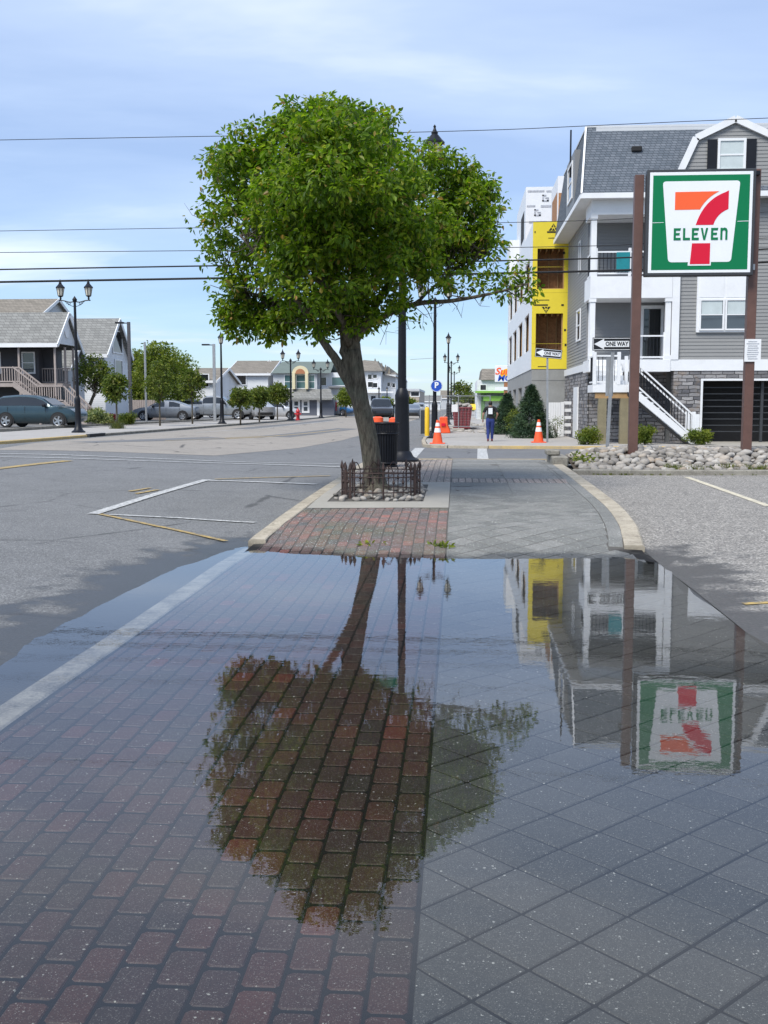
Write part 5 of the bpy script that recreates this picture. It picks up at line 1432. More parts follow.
def barrel(X, Y, label, h=.95, z0=None, r=.29):
    z0 = G(X, Y) if z0 is None else z0
    r_ = thing('traffic_barrel', (X, Y, z0), label, 'traffic barrel', 'orange barrels in the street behind the bin')
    MB().lathe([(r*1.2,0),(r*1.2,.06),(r,.08),(r*.97,h*.3),(r*.9,h*.32),(r*.88,h*.6),(r*.8,h*.62),(r*.75,h*.95),(r*.4,h)], (X, Y, z0), 18).build('barrel_body', M['orange'], r_, auto=40)
    MB().lathe([(r*.945,h*.36),(r*.91,h*.5)], (X, Y, z0), 18, cap=False).build('reflective_band', M['reflective'], r_, smooth=True)
for pxx, yy, lab in ((378, 43.7, 'orange traffic barrel showing directly above the bin, next to the tree trunk'), (394.5, 40.9, 'orange traffic barrel right of the other one, partly hidden by the lamp post')):
    p = atY(pxx, 430, yy); barrel(p.x, yy, lab, 1.06)
p = atY(443.5, 433,54.492); zb = G(p.x, 54.492)+.1
br = thing('plastic_barrier', (p.x, 54.492, zb), 'short bright orange plastic road barrier beside the dark red container', 'road barrier')
hgt = atY(443, 417,54.492).z-zb
MB().prism([(p.x-.36,zb),(p.x+.36,zb),(p.x+.33,zb+.15),(p.x+.22,zb+.4),(p.x+.19,zb+hgt),(p.x-.19,zb+hgt),(p.x-.22,zb+.4),(p.x-.33,zb+.15)], 53.9184, 56.2128, 'y').build('shell', M['orange'], br, bevel=.03)
MB().box(p.x-.1, 53.861, zb+hgt*.45, p.x+.1, 53.9184, zb+hgt*.62).build('recess', M['sign_red'], br)
p = atY(427, 437,47.609); zb = G(p.x, 47.322)+.1; zt = atY(427, 407,47.609).z
bo = thing('bollard', (p.x, 47.6088, zb), 'tall yellow bollard beside the grey cabinet on the corner', 'bollard')
MB().lathe([(.105,0),(.105,zt-zb-.08),(.08,zt-zb-.02),(.02,zt-zb)], (p.x, 47.6088, zb), 14).build('sleeve', M['yellow'], bo, auto=57.36)
MB().lathe([(.13,0),(.13,.03),(.11,.05)], (p.x, 47.6088, zb), 14).build('collar', M['galv'], bo)
p = atY(423, 437,49.33); zb = G(p.x, 48.756)+.1; zt = atY(423, 408,49.33).z
cb_ = thing('utility_cabinet', (p.x, 49.3296, zb), 'grey metal utility cabinet left of the yellow bollard', 'utility cabinet')
MB().box(p.x-.14, 49.0428, zb, p.x+.26, 49.7598, zt).build('housing', M['galv'], cb_, bevel=.02); MB().box(p.x-.10, 49.0213, zb+.12, p.x+.22, 49.0428, zt-.1).build('door', M['signframe'], cb_)
p0 = atY(454, 431,61.662); p1 = atY(470.5, 431,61.662); zb = G(p0.x, 61.662)+.1; zt = atY(460, 407,61.662).z
ct = thing('waste_container', ((p0.x+p1.x)/2, 61.662, zb), 'dark red open steel waste container filled with rubble on the pavement', 'container')
m_ = MB(); a, b = p0.x-.1, p1.x
m_.prism([(a+.12, zb+.12), (b-.05, zb+.12), (b+.1, zt), (a-.02, zt)], 61.662, 61.7767, 'y'); m_.prism([(a+.12, zb+.12), (b-.05, zb+.12), (b+.1, zt), (a-.02, zt)], 66.681, 66.8244, 'y')
m_.prism([(a+.12,zb+.12),(a+.18,zb+.12),(a+.05,zt),(a-.02,zt)], 61.7767, 66.681, 'y'); m_.prism([(b-.1,zb+.12),(b-.05,zb+.12),(b+.1,zt),(b+.05,zt)], 61.7767, 66.681, 'y'); m_.box(a+.15, 61.7767, zb+.12, b-.1, 66.681, zb+.2)
m_.build('tub', M['container'], ct)
m_ = MB()
for k in range(5): x = a+.15+(b-a-.25)*k/4; m_.box(x-.03, 61.576, zb+.12, x+.03, 61.662, zt-.05)
m_.box(a-.06, 61.5616, zt-.08, b+.12, 61.662, zt); m_.box(a+.05, 61.5616, zb+.08, b-.02, 61.662, zb+.18); m_.build('ribs', M['container'], ct)
rr_ = random.Random(3); vs = MB()
for _ in range(26):
    vs.sphere((rr_.uniform(a+.1, b), rr_.uniform(61.9488, 66.3942), zt-.05+rr_.uniform(-.1,.22)), rr_.uniform(.1,.24), 6, 4, (1, 1, .6))
tag(vs.build('rubble_heap', M['rubble']), 'broken grey rubble heaped inside the dark red container', 'rubble')
# mesh fence panel on a concrete foot in front of it
p = atY(458.5, 432,58.077); zb = G(p.x, 57.36)+.1; zt = atY(458, 395,58.077).z
mf = thing('site_fence', (p.x, 58.077, zb), 'thin wire mesh construction fence on concrete feet in front of the red container', 'fence')
m_ = MB()
for x in (p.x-1.6, p.x, p.x+1.7): m_.tube([(x, 58.077, zb), (x, 58.077, zt)], .028, 6)
m_.tube([(p.x-1.6, 58.077, zt-.05), (p.x+1.7, 58.077, zt-.05)], .02, 5); m_.tube([(p.x-1.6, 58.077, zb+.25), (p.x+1.7, 58.077, zb+.25)], .02, 5); m_.build('frame', M['galv'], mf)
m_ = MB()
for k in range(28): x = p.x-1.6+3.3*k/38.718; m_.bar((x, 58.077, zb+.25), (x, 58.077, zt-.05), .005)
for k in range(12): z = zb+.3+(zt-zb-.4)*k/11; m_.bar((p.x-1.6, 58.077, z), (p.x+1.7, 58.077, z), .005)
m_.build('mesh', M['galv'], mf)
for x in (p.x-1.6, p.x, p.x+1.7): MB().box(x-.32, 57.7902, zb, x+.32, 58.3638, zb+.16).build('concrete_foot', M['concrete'], mf, bevel=.03)
MB().box(p.x-.38, 58.0196, zb+1.05, p.x-.05, 58.0483, zb+1.45).build('white_notice', M['white'], mf)
vs = MB(); rr_ = random.Random(13)
for _ in range(90):
    x = rr_.uniform(-.6, 2.6); y = rr_.uniform(55.209, 86.04); vs.sphere((x, y, G(x, y)+.12), rr_.uniform(.05,.22), 6, 4, (1.3,1,.5))
tag(vs.build('rubble_ground', M['rubble']), 'loose broken concrete strewn over the dug up pavement past the walker', 'rubble', kind='stuff')

# ------------------------------------------------------------------ person walking away
pp = atY(490, 444,42.16)
def figure(X, Y, z0, H_):
    root = thing('person', (X, Y, z0), 'person walking away in black t-shirt with white back print and blue jeans', 'person')
    k = H_/1.68
    V = {'pel':(0,0,.93,.135,.115),'wai':(0,.01,1.08,.125,.095),'che':(0,.0,1.27,.15,.105),'sho':(0,.0,1.39,.10,.08),'nec':(0,.01,1.46,.052,.052),'hd0':(0,.02,1.53,.070,.078),'hd1':(0,.02,1.61,.080,.09),'hd2':(0,.02,1.665,.05,.06),
         'hL':(-.09,0,.86,.105,.105),'kL':(-.085,.03,.50,.066,.066),'aL':(-.085,-.05,.12,.042,.045),'fL':(-.085,-.09,.045,.038,.03),'tL':(-.09,.08,.035,.036,.026),
         'hR':(.09,0,.86,.105,.105),'kR':(.085,.06,.50,.066,.066),'aR':(.08,.10,.12,.042,.045),'fR':(.08,.07,.045,.038,.03),'tR':(.085,.24,.035,.036,.026),
         'sL':(-.19,0,1.37,.062,.062),'eL':(-.29,.02,1.12,.044,.044),'wL':(-.30,.13,.93,.030,.030),'pL':(-.30,.17,.87,.034,.022),
         'sR':(.19,0,1.37,.062,.062),'eR':(.30,-.03,1.13,.044,.044),'wR':(.27,.10,1.02,.030,.030),'pR':(.25,.16,.99,.034,.022)}
    for sd, s in (('L',-1),('R',1)):
        px_, py_, pz_ = V['p'+sd][:3]
        for i in range(4):
            V[f'g{sd}{i}'] = (px_+(i-1.5)*.016, py_+.035, pz_-.045+.004*abs(i-1.5), .009, .009); V[f'q{sd}{i}'] = (px_+(i-1.5)*.018, py_+.03, pz_-.085+.008*abs(i-1.5), .007, .007)
        V[f'th{sd}'] = (px_-s*.035, py_+.03, pz_-.02, .009, .009)
    E_ = [('pel','wai'),('wai','che'),('che','sho'),('sho','nec'),('nec','hd0'),('hd0','hd1'),('hd1','hd2')]
    for s in 'LR':
        E_ += [('pel','h'+s),('h'+s,'k'+s),('k'+s,'a'+s),('a'+s,'f'+s),('f'+s,'t'+s),('sho','s'+s),('s'+s,'e'+s),('e'+s,'w'+s),('w'+s,'p'+s),('p'+s,'th'+s)]
        for i in range(4): E_ += [('p'+s,f'g{s}{i}'),(f'g{s}{i}',f'q{s}{i}')]
    names = list(V); me = bpy.data.meshes.new('body_skeleton')
    me.from_pydata([tuple(c*k for c in V[n][:3]) for n in names], [(names.index(a), names.index(b)) for a, b in E_], [])
    ob = bpy.data.objects.new('body_skeleton', me); C.objects.link(ob)
    md = ob.modifiers.new('Skin', 'SKIN'); md.use_smooth_shade = True
    for i, n in enumerate(names):
        sv = me.skin_vertices[0].data[i]; sv.radius = (V[n][3]*k, V[n][4]*k); sv.use_root = n == 'pel'
    ss_ = ob.modifiers.new('Sub', 'SUBSURF'); ss_.levels = 2; ss_.render_levels = 2
    dg = bpy.context.evaluated_depsgraph_get(); bmesh_ = bpy.data.meshes.new_from_object(ob.evaluated_get(dg)); bpy.data.objects.remove(ob)
    bmesh_.materials.clear(); bmesh_.materials.append(M['skin'])
    body = bpy.data.objects.new('body', bmesh_); C.objects.link(body); body.parent = root
    def shell(name, mat, test, off):
        bm = bmesh.new(); bm.from_mesh(bmesh_); bm.normal_update()
        kill = [f for f in bm.faces if not test(f.calc_center_median()/k)]
        bmesh.ops.delete(bm, geom=kill, context='FACES')
        for v in bm.verts: v.co += v.normal*off*k
        m2 = bpy.data.meshes.new(name); bm.to_mesh(m2); bm.free(); m2.materials.clear(); m2.materials.append(mat)
        o = bpy.data.objects.new(name, m2); C.objects.link(o); o.parent = root; return o
    shell('t_shirt', M['shirt'], lambda c: .95 < c.z < 1.44 and (abs(c.x) < .2 or c.z > 1.2), .014)
    shell('jeans', M['denim'], lambda c: .11 < c.z < .98 and abs(c.x) < .22, .012)
    shell('hair', M['hair'], lambda c: c.z > 1.49 and c.y < .055 or c.z > 1.63, .012)
    shell('shoes', M['shoe'], lambda c: c.z < .10, .010)
    pr = MB(); pr.box(-.085*k, -.142*k, 1.13*k, .085*k, -.128*k, 1.38*k); pr.build('back_print', M['print'], root, local=True)
    return root
person = figure(pp.x, 42.16, G(pp.x, 42.16)+.1, 1.6)

# ------------------------------------------------------------------ motel and its sign beyond the unfinished building
MY = 106.1
mt = thing('motel', (4.5, MY, G(4.5, MY)), 'distant white motel with tan sloping roof and green balcony edges', 'building')
a = atY(477, 410, MY); b = 9.0; zz = lambda y: atY(490, y, MY).z
m_ = MB(); m_.box(a.x, MY, -.2, b, MY+14, zz(380)); m_.build('wall', M['lapwhite'], mt)
m_ = MB(); m_.box(a.x+.6, MY-.8, zz(401), b, MY, zz(396)); m_.box(a.x-.2, MY-1.2, zz(393), b, MY, zz(391)); m_.build('balcony_edge', plain('lime green trim', (.2,.42,.06), .6), mt)
m_ = MB(); m_.box(a.x+.7, MY-.75, zz(400), b, MY-.7, zz(396.2)); m_.build('balcony_panel', M['white'], mt)
m_ = MB(); m_.box(a.x+.4, MY-.5, -.2, a.x+.75, MY-.2, zz(393)); m_.build('green_pillar', plain('green pillar paint', (.12,.22,.09), .6), mt)
m_ = MB(); x0 = atY(481, 370, MY).x; m_.add([(x0,MY-.3,zz(380)),(b,MY-.3,zz(380)),(b,MY+14,zz(380)),(x0,MY+14,zz(380)),(x0+.15,MY+2.2,zz(368)),(b,MY+2.2,zz(368)),(b,MY+12,zz(368)),(x0+.15,MY+12,zz(368))], [(0,1,5,4),(1,2,6,5),(2,3,7,6),(3,0,4,7),(4,5,6,7)])
m_.build('roof', M['shingle_tan'], mt)
win(mt, atY(480.5,387,MY).x, atY(486,387,MY).x, zz(390), zz(385), MY, fw=.08, rows=1, mat='glass_dark')
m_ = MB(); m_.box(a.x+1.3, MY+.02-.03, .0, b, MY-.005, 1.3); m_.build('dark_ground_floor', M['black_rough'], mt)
QY = 97.5
q0 = atY(495, 365.5, QY); q1 = atY(522, 382, QY)
msn = thing('motel_sign', (q0.x+1.2, QY, G(4, QY)), 'white motel sign with red orange script and blue capitals partly behind the building', 'sign')
MB().box(q0.x, QY, q1.z, q1.x, QY+.3, q0.z).build('panel', M['sign_white'], msn, bevel=.02)
m_ = MB(); m_.box(atY(504,390,QY).x, QY+.05, -.1, atY(504,390,QY).x+.75, QY+.25, q1.z); m_.build('brick_pylon', plain('orange brown pylon', (.32,.14,.06), .8), msn)
m_ = MB(); m_.box(atY(495,390,QY).x, QY-.02, atY(500,390,QY).z, atY(512,390,QY).x, QY+.04, atY(500,387,QY).z); m_.build('small_panel', M['sign_white'], msn)
m_ = MB(); cx, cz = atY(508, 372, QY).x, atY(508, 374, QY).z
m_.prism([(cx+.75*math.cos(PI*k/12), cz-.25+.75*math.sin(PI*k/12)) for k in range(13)], QY-.012, QY-.004, 'y'); m_.build('sun_emblem', plain('sign yellow', (.85,.45,.02), .4), msn)
text_mesh('script_lettering', 'Sun', .85, M['sign_orange'], msn, (atY(502.5,371,QY).x, QY-.018, atY(502.5,371.5,QY).z), bold=.02, shear=.25, sx=1.1)
text_mesh('capital_lettering', 'MO', .72, M['sign_blue'], msn, (atY(504.5,378,QY).x, QY-.018, atY(504.5,378.3,QY).z), bold=.02, shear=.2, sx=1.1)

# ------------------------------------------------------------------ parked vehicles
def carpaint(name, col, metal=.5):
    t = NT(name); n = t.noise(t.obj(), 2.2, 3)
    c = t.ramp(n, [(.3, [x*.92 for x in col]), (.7, [x*1.08 for x in col])])
    z = t.xyz(t.obj())[2]
    d = t.math('MULTIPLY', t.ramp(z, [(.25, .6), (.55, 0.0)]), t.ramp(t.noise(t.obj(), 7, 4), [(.4, .3), (.7, 1.0)]))
    return t.done(t.bsdf(t.mix(d, c, (.1, .095, .085)), .34, metal, .5, None, .7))
PROF = {
 'suv': [(-2.30,.48,.92,.74),(-2.24,.34,1.12,.86),(-2.0,.28,1.44,.90),(-1.6,.24,1.60,.92),(-.7,.22,1.67,.92),(.1,.22,1.62,.92),(.55,.22,1.47,.92),(1.05,.22,1.14,.92),(1.6,.24,1.05,.91),(2.05,.28,.93,.86),(2.24,.36,.78,.76),(2.32,.45,.66,.62)],
 'sedan': [(-2.35,.46,.86,.72),(-2.28,.32,.98,.84),(-1.85,.24,1.06,.90),(-1.45,.22,1.22,.91),(-.75,.21,1.44,.91),(-.1,.20,1.47,.91),(.45,.20,1.36,.91),(1.05,.20,1.02,.91),(1.7,.22,.92,.90),(2.1,.26,.80,.84),(2.3,.34,.66,.72),(2.38,.42,.56,.58)],
 'pickup': [(-2.85,.62,1.16,.88),(-2.8,.48,1.22,.95),(-2.2,.40,1.23,.97),(-1.0,.38,1.24,.97),(-.96,.38,1.72,.97),(-.75,.36,1.88,.97),(.0,.36,1.92,.97),(.5,.36,1.84,.97),(1.15,.36,1.28,.97),(2.1,.38,1.20,.95),(2.75,.46,1.08,.90),(2.9,.55,.86,.80)],
}
def car(kind, X, Y, rz, col, label, z0=None, scale=1.0, group='vehicles parked along the left side', metal=.45):
    z0 = G(X, Y)+.11 if z0 is None else z0
    nm = {'suv':'parked_suv','sedan':'parked_car','pickup':'pickup_truck'}[kind]
    r_ = thing(nm, (X, Y, z0), label, {'suv':'suv','sedan':'car','pickup':'pickup truck'}[kind], group, rz)
    r_.scale = (scale,)*3
    st = PROF[kind]; belt = {'suv':1.06,'sedan':.95,'pickup':1.24}[kind]
    fine = []
    for a, b in zip(st, st[1:]):
        n = max(1, int((b[0]-a[0])/.22))
        for i in range(n): fine.append(tuple(a[j]+(b[j]-a[j])*i/n for j in range(4)))
    fine.append(st[-1])
    def sec(s):
        x, zb, zt, w = s; B = min(zt-.015, belt); wr = w*.965-max(0, zt-B)*.30
        return [(0,zb),(w*.86,zb),(w*.965,zb+.10),(w,zb+(B-zb)*.45),(w*.985,zb+(B-zb)*.8),(w*.955,B),(wr,max(B+.005,zt-.07)),(wr*.86,zt-.012),(0,zt)]
    b = MB(); m = 9; vs = []; fs = []
    for s in fine:
        q = sec(s); 
        for y, z in q: vs.append((s[0], y, z))
        for y, z in q[1:-1]: vs.append((s[0], -y, z))
    K = m+m-2
    def idx(i, j, sd): 
        if sd > 0 or j in (0, m-1): return i*K+j
        return i*K+m+j-1
    for i in range(len(fine)-1):
        for j in range(m-1):
            for sd in (1,-1):
                f = (idx(i,j,sd), idx(i+1,j,sd), idx(i+1,j+1,sd), idx(i,j+1,sd)); fs.append(f)
    for i in (0, len(fine)-1): fs.append(tuple([idx(i,j,1) for j in range(m)]+[idx(i,j,-1) for j in range(m-2,0,-1)]))
    b.add(vs, fs); body = b.build('body', carpaint(label[:30], col, metal), r_, local=True, auto=38)
    # side glass, windscreens
    g = MB(); pil = []
    cab = [s for s in fine if s[2] > belt+.22]
    for sd in (1,-1):
        for a, c in zip(cab, cab[1:]):
            def P(s, u):
                q = sec(s); y0, z0_ = q[5]; y1, z1 = q[6]; return (s[0], sd*(y0+(y1-y0)*u+.008), z0_+(z1-z0_)*u)
            if a[2] < belt+.05 or c[2] < belt+.05: continue
            mid = (a[0]+c[0])/2
            doorpost = {'suv':(-1.35,-.38),'sedan':(-1.3,-.25),'pickup':(-.2,)}[kind]
            if any(abs(mid-d) < .07 for d in doorpost): continue
            g.add([P(a,.10),P(c,.10),P(c,.93),P(a,.93)], [(0,1,2,3)])
    tops = [s for s in fine]
    for a, c in zip(fine, fine[1:]):
        sl = abs(c[2]-a[2])/max(.01, c[0]-a[0])
        if sl > .42 and max(a[2], c[2]) > belt+.12 and min(a[2], c[2]) > belt-.02:
            qa, qc = sec(a), sec(c); o = .010
            g.add([(a[0],qa[7][0],a[2]+o),(c[0],qc[7][0],c[2]+o),(c[0],-qc[7][0],c[2]+o),(a[0],-qa[7][0],a[2]+o)], [(0,1,2,3)])
    g.build('windows', M['glass_dark'], r_, local=True)
    wx = {'suv':(-1.38,1.40),'sedan':(-1.42,1.43),'pickup':(-1.75,1.85)}[kind]; wr = {'suv':.36,'sedan':.33,'pickup':.41}[kind]; hw = st[5][3]
    for x in wx:
        for sd in (1,-1):
            ar = MB(); ar.v = []; n = 16
            rr = wr+.07; pts = [(x+rr*math.cos(PI*k/n), wr+rr*math.sin(PI*k/n)) for k in range(n+1)]+[(x-rr, .2),(x+rr, .2)]
            ar.prism(pts, sd*(hw+.004), sd*(hw-.1), 'y'); ar.build('wheel_arch', M['black_rough'], r_, local=True)
            ty = MB(); ty.lathe([(wr*.6,-.10),(wr*.96,-.11),(wr,-.08),(wr,.08),(wr*.96,.11),(wr*.66,.115),(wr*.6,.09)], (0,0,0), 20)
            ty.v = [(p[0]+x, sd*(p[2]+hw-.075), p[1]+wr) for p in ty.v]; ty = ty.build('wheel', M['tyre'], r_, local=True, auto=40)
            ri = MB(); ri.lathe([(.02,.10),(wr*.18,.105),(wr*.18,.085)], (0,0,0), 12); 
            for k in range(5):
                a = 2*PI*k/5; ri.bar((wr*.1*math.cos(a), wr*.1*math.sin(a), .095), (wr*.62*math.cos(a), wr*.62*math.sin(a), .10), .085, .02)
            ri.lathe([(wr*.58,.09),(wr*.68,.12),(wr*.66,.09)], (0,0,0), 20, cap=False)
            ri.v = [(p[0]+x, sd*(p[2]+hw-.072), p[1]+wr) for p in ri.v]; ri.build('rim', M['rim'], ty, local=True)
    fr, rear = st[-3], st[1]
    for sd in (1,-1):
        MB().box(fr[0]-.05, sd*fr[3]*.55-.16, fr[2]-.22, fr[0]+.13, sd*fr[3]*.55+.16, fr[2]-.10).build('headlight', M['lens_clear'], r_, local=True, bevel=.03)
        MB().box(rear[0]-.02, sd*rear[3]*.78-.13, rear[2]-.24, rear[0]+.14, sd*rear[3]*.78+.14, rear[2]-.06).build('tail_light', M['lens_red'], r_, local=True, bevel=.03)
        cab0 = {'suv':.72,'sedan':.7,'pickup':.85}[kind]
        MB().box(cab0-.08, sd*(hw+.02) if sd > 0 else -hw-.20, belt-.02, cab0+.08, sd*(hw+.20) if sd > 0 else -hw-.02, belt+.14).build('mirror', M['black'], r_, local=True, bevel=.03)
    s_ = MB()
    for sd in (1,-1):
        for x in {'suv':(-1.28,-.36,.75),'sedan':(-1.2,-.22,.82),'pickup':(-.9,-.15,.9)}[kind]: s_.box(x-.006, sd*hw*.99-.003 if sd>0 else -hw*.99-.004, .42, x+.006, sd*hw*.99+.004 if sd>0 else -hw*.99+.003, belt)
    s_.build('door_seams', M['black_rough'], r_, local=True)
    MB().box(rear[0]-.12, -.6, .36, rear[0]+.04, .6, .56).build('rear_bumper', M['black_rough'], r_, local=True, bevel=.03)
    MB().box(fr[0]+.02, -.55, .32, fr[0]+.14, .55, .56).build('grille', M['black_rough'], r_, local=True, bevel=.03)
    return r_
def carpx(kind, pxx, Y, rz, col, label, **k):
    p = atY(pxx, 425, Y); return car(kind, p.x, Y, rz, col, label, **k)
carpx('suv', 40, 55.352, -.06, (.022,.052,.068), 'teal blue suv parked below the porch house at the left edge', scale=1.04)
carpx('sedan', 166, 80.304, PI+.05, (.22,.24,.27), 'dark silver hatchback parked facing left behind the young trees', scale=1.05)
carpx('pickup', 217, 84.606, .05, (.28,.30,.32), 'long silver pickup truck parked behind the single lantern lamp post', scale=1.0)
carpx('sedan', 256, 86.04, PI/2+.5, (.40,.41,.43), 'silver car parked rear first next to the silver pickup', scale=1.05)
carpx('suv', 276, 88.908, .1, (.62,.63,.65), 'white car parked at the end of the row before the slate building', scale=.9)
carpx('suv', 199, 94.644, .02, (.10,.11,.12), 'dark grey car mostly hidden behind the silver pickup', scale=1.0)
carpx('sedan', 337, 120.46, -.5, (.02,.12,.30), 'bright blue car parked beside the slate building', scale=1.0)
carpx('pickup', 381, 91.776, -PI/2+.12, (.015,.015,.018), 'black pickup truck seen between tree trunk and lamp post', scale=1.0)
carpx('sedan', 413, 114.72, PI/2, (.10,.12,.15), 'dark car on the avenue right of the near lamp post', scale=1.0, group='cars far down the avenue')
carpx('suv', 419, 143.4, PI/2, (.30,.31,.33), 'grey car farther down the avenue right of the near lamp post', scale=1.0, group='cars far down the avenue')

# ------------------------------------------------------------------ timber porch house at the left edge
PG = G(-26, 63.096)+.1
px_r = -24.45; yf, yk = 63.7, 67.1; ym = (yf+yk)/2
ph = thing('porch_house', (-26, 63.096, PG), 'raised house with grey gable roof, taupe timber deck and outside stairs', 'house')
zeav = atY(53, 342.5, yf).z; zrid = atY(65, 313, ym).z
m_ = MB(); xl_ = -48
m_.add([(xl_,yf-.4,zeav-.1),(px_r+.25,yf-.4,zeav-.1),(px_r+.25,ym,zrid+.05),(xl_,ym,zrid+.05),(xl_,yk+.4,zeav-.1),(px_r+.25,yk+.4,zeav-.1),
        (xl_,yf-.4,zeav-.28),(px_r+.25,yf-.4,zeav-.28),(px_r+.25,ym,zrid-.13),(xl_,ym,zrid-.13),(xl_,yk+.4,zeav-.28),(px_r+.25,yk+.4,zeav-.28)],
       [(0,1,2,3),(3,2,5,4),(6,7,8,9),(9,8,11,10),(0,1,7,6),(4,5,11,10)])
rfp = m_.build('roof', M['shingle_grey'], ph)
m_ = MB(); m_.prism([(yf+.1, zeav-.05),(yk-.1, zeav-.05),(ym, zrid-.12)], px_r-.05, px_r+.05, 'x'); gb_ = m_.build('gable_wall', M['lapwhite'], rfp)
m_ = MB(); m_.bar((px_r+.27, yf-.42, zeav-.2), (px_r+.27, ym, zrid-.04), .06, .24); m_.bar((px_r+.27, yk+.42, zeav-.2), (px_r+.27, ym, zrid-.04), .06, .24); m_.box(xl_, yf-.45, zeav-.3, px_r+.25, yf-.4, zeav-.06); m_.build('fascia', M['white'], rfp)
m_ = MB(); m_.v = []; m_.prism([(ym+.42*math.cos(2*PI*k/14), zrid-1.0+.55*math.sin(2*PI*k/14)) for k in range(14)], px_r+.06, px_r+.10, 'x'); m_.build('round_vent', M['white'], gb_)
zd = 2.9
m_ = MB(); m_.box(xl_, yf+1.6, PG-.2, -26.2, yk-.2, zeav-.3); m_.box(-26.2, yf+2.3, PG-.2, -25.3, yk-.2, zeav-.3); m_.build('wall', M['lapdark'], ph)
for x in (-29.4, -27.2): win(ph, x, x+.7, zd+.7, zd+1.9, yf+1.6, fw=.08, mat='glass')
dk = MB(); dk.box(xl_, yf-.2, zd-.22, -26.6, yf+2.2, zd); dk.box(-26.6, yf+.8, zd-.22, -24.4, yf+2.2, zd); dk.build('deck', M['deck'], ph)
for x in (-30.2, -28.6, -26.7):
    m_ = MB(); m_.box(x-.07, yf-.15, PG-.2, x+.07, yf, zd-.22); m_.build('deck_post', M['deck'], ph)
for x, y in ((-26.75, yf-.1), (-24.5, yf-.1), (-24.5, yf+1.6), (-24.5, yk-.4)):
    m_ = MB(); m_.box(x-.055, y-.055, zd-.8 if x > -25 else zd, x+.055, y+.055, zeav-.2); m_.build('roof_post', M['deck'], ph)
rail(ph, [(xl_, yf-.15, zd), (-26.7, yf-.15, zd)], .95, 'deck', 'deck', step=.16, bal=.05, top=.1)
rail(ph, [(-26.5, yf+2.1, zd), (-24.4, yf+2.1, zd)], .95, 'deck', 'deck', step=.16, bal=.05, top=.1)
stc = thing('deck_stairs', (-25, yf-.8, PG), 'taupe timber stairs with railing leading up to the porch house deck', 'stairs')
zl = 1.75
def flight(xa, za, xb, zb, y0, y1):
    s_ = MB(); n = max(3, int(abs(za-zb)/.18))
    for k in range(n):
        u = (k+.5)/n; x = xa+(xb-xa)*u; z = za+(zb-za)*u; s_.box(x-.15, y0, z-.03, x+.15, y1, z+.02)
    for y in (y0, y1): s_.prism([(xa, za+.08),(xb, zb+.08),(xb, zb-.25),(xa, za-.25)], y-.03, y+.03, 'y')
    s_.build('flight', M['deck'], stc)
    for y in (y0, y1): rail(stc, [(xa, y, za), (xb, y, zb)], .95, 'deck', 'deck', step=.16, bal=.05, top=.1)
flight(-26.7, zd, -25.2, zl, yf-1.2, yf-.2)
m_ = MB(); m_.box(-25.2, yf-1.25, zl-.2, -23.6, yf-.15, zl); m_.build('landing', M['deck'], stc)
rail(stc, [(-25.2, yf-1.2, zl), (-23.65, yf-1.2, zl)], .95, 'deck', 'deck', step=.14, bal=.05, top=.1)
flight(-23.6, zl, -22.2, PG, yf-1.2, yf-.2)
for x in (-25.1, -23.7):
    m_ = MB(); m_.box(x-.07, yf-1.2, PG-.2, x+.07, yf-1.06, zl-.2); m_.bar((x, yf-1.12, .9), (x+(.6 if x < -24.5 else -.6), yf-1.12, zl-.2), .09); m_.build('post', M['deck'], stc)

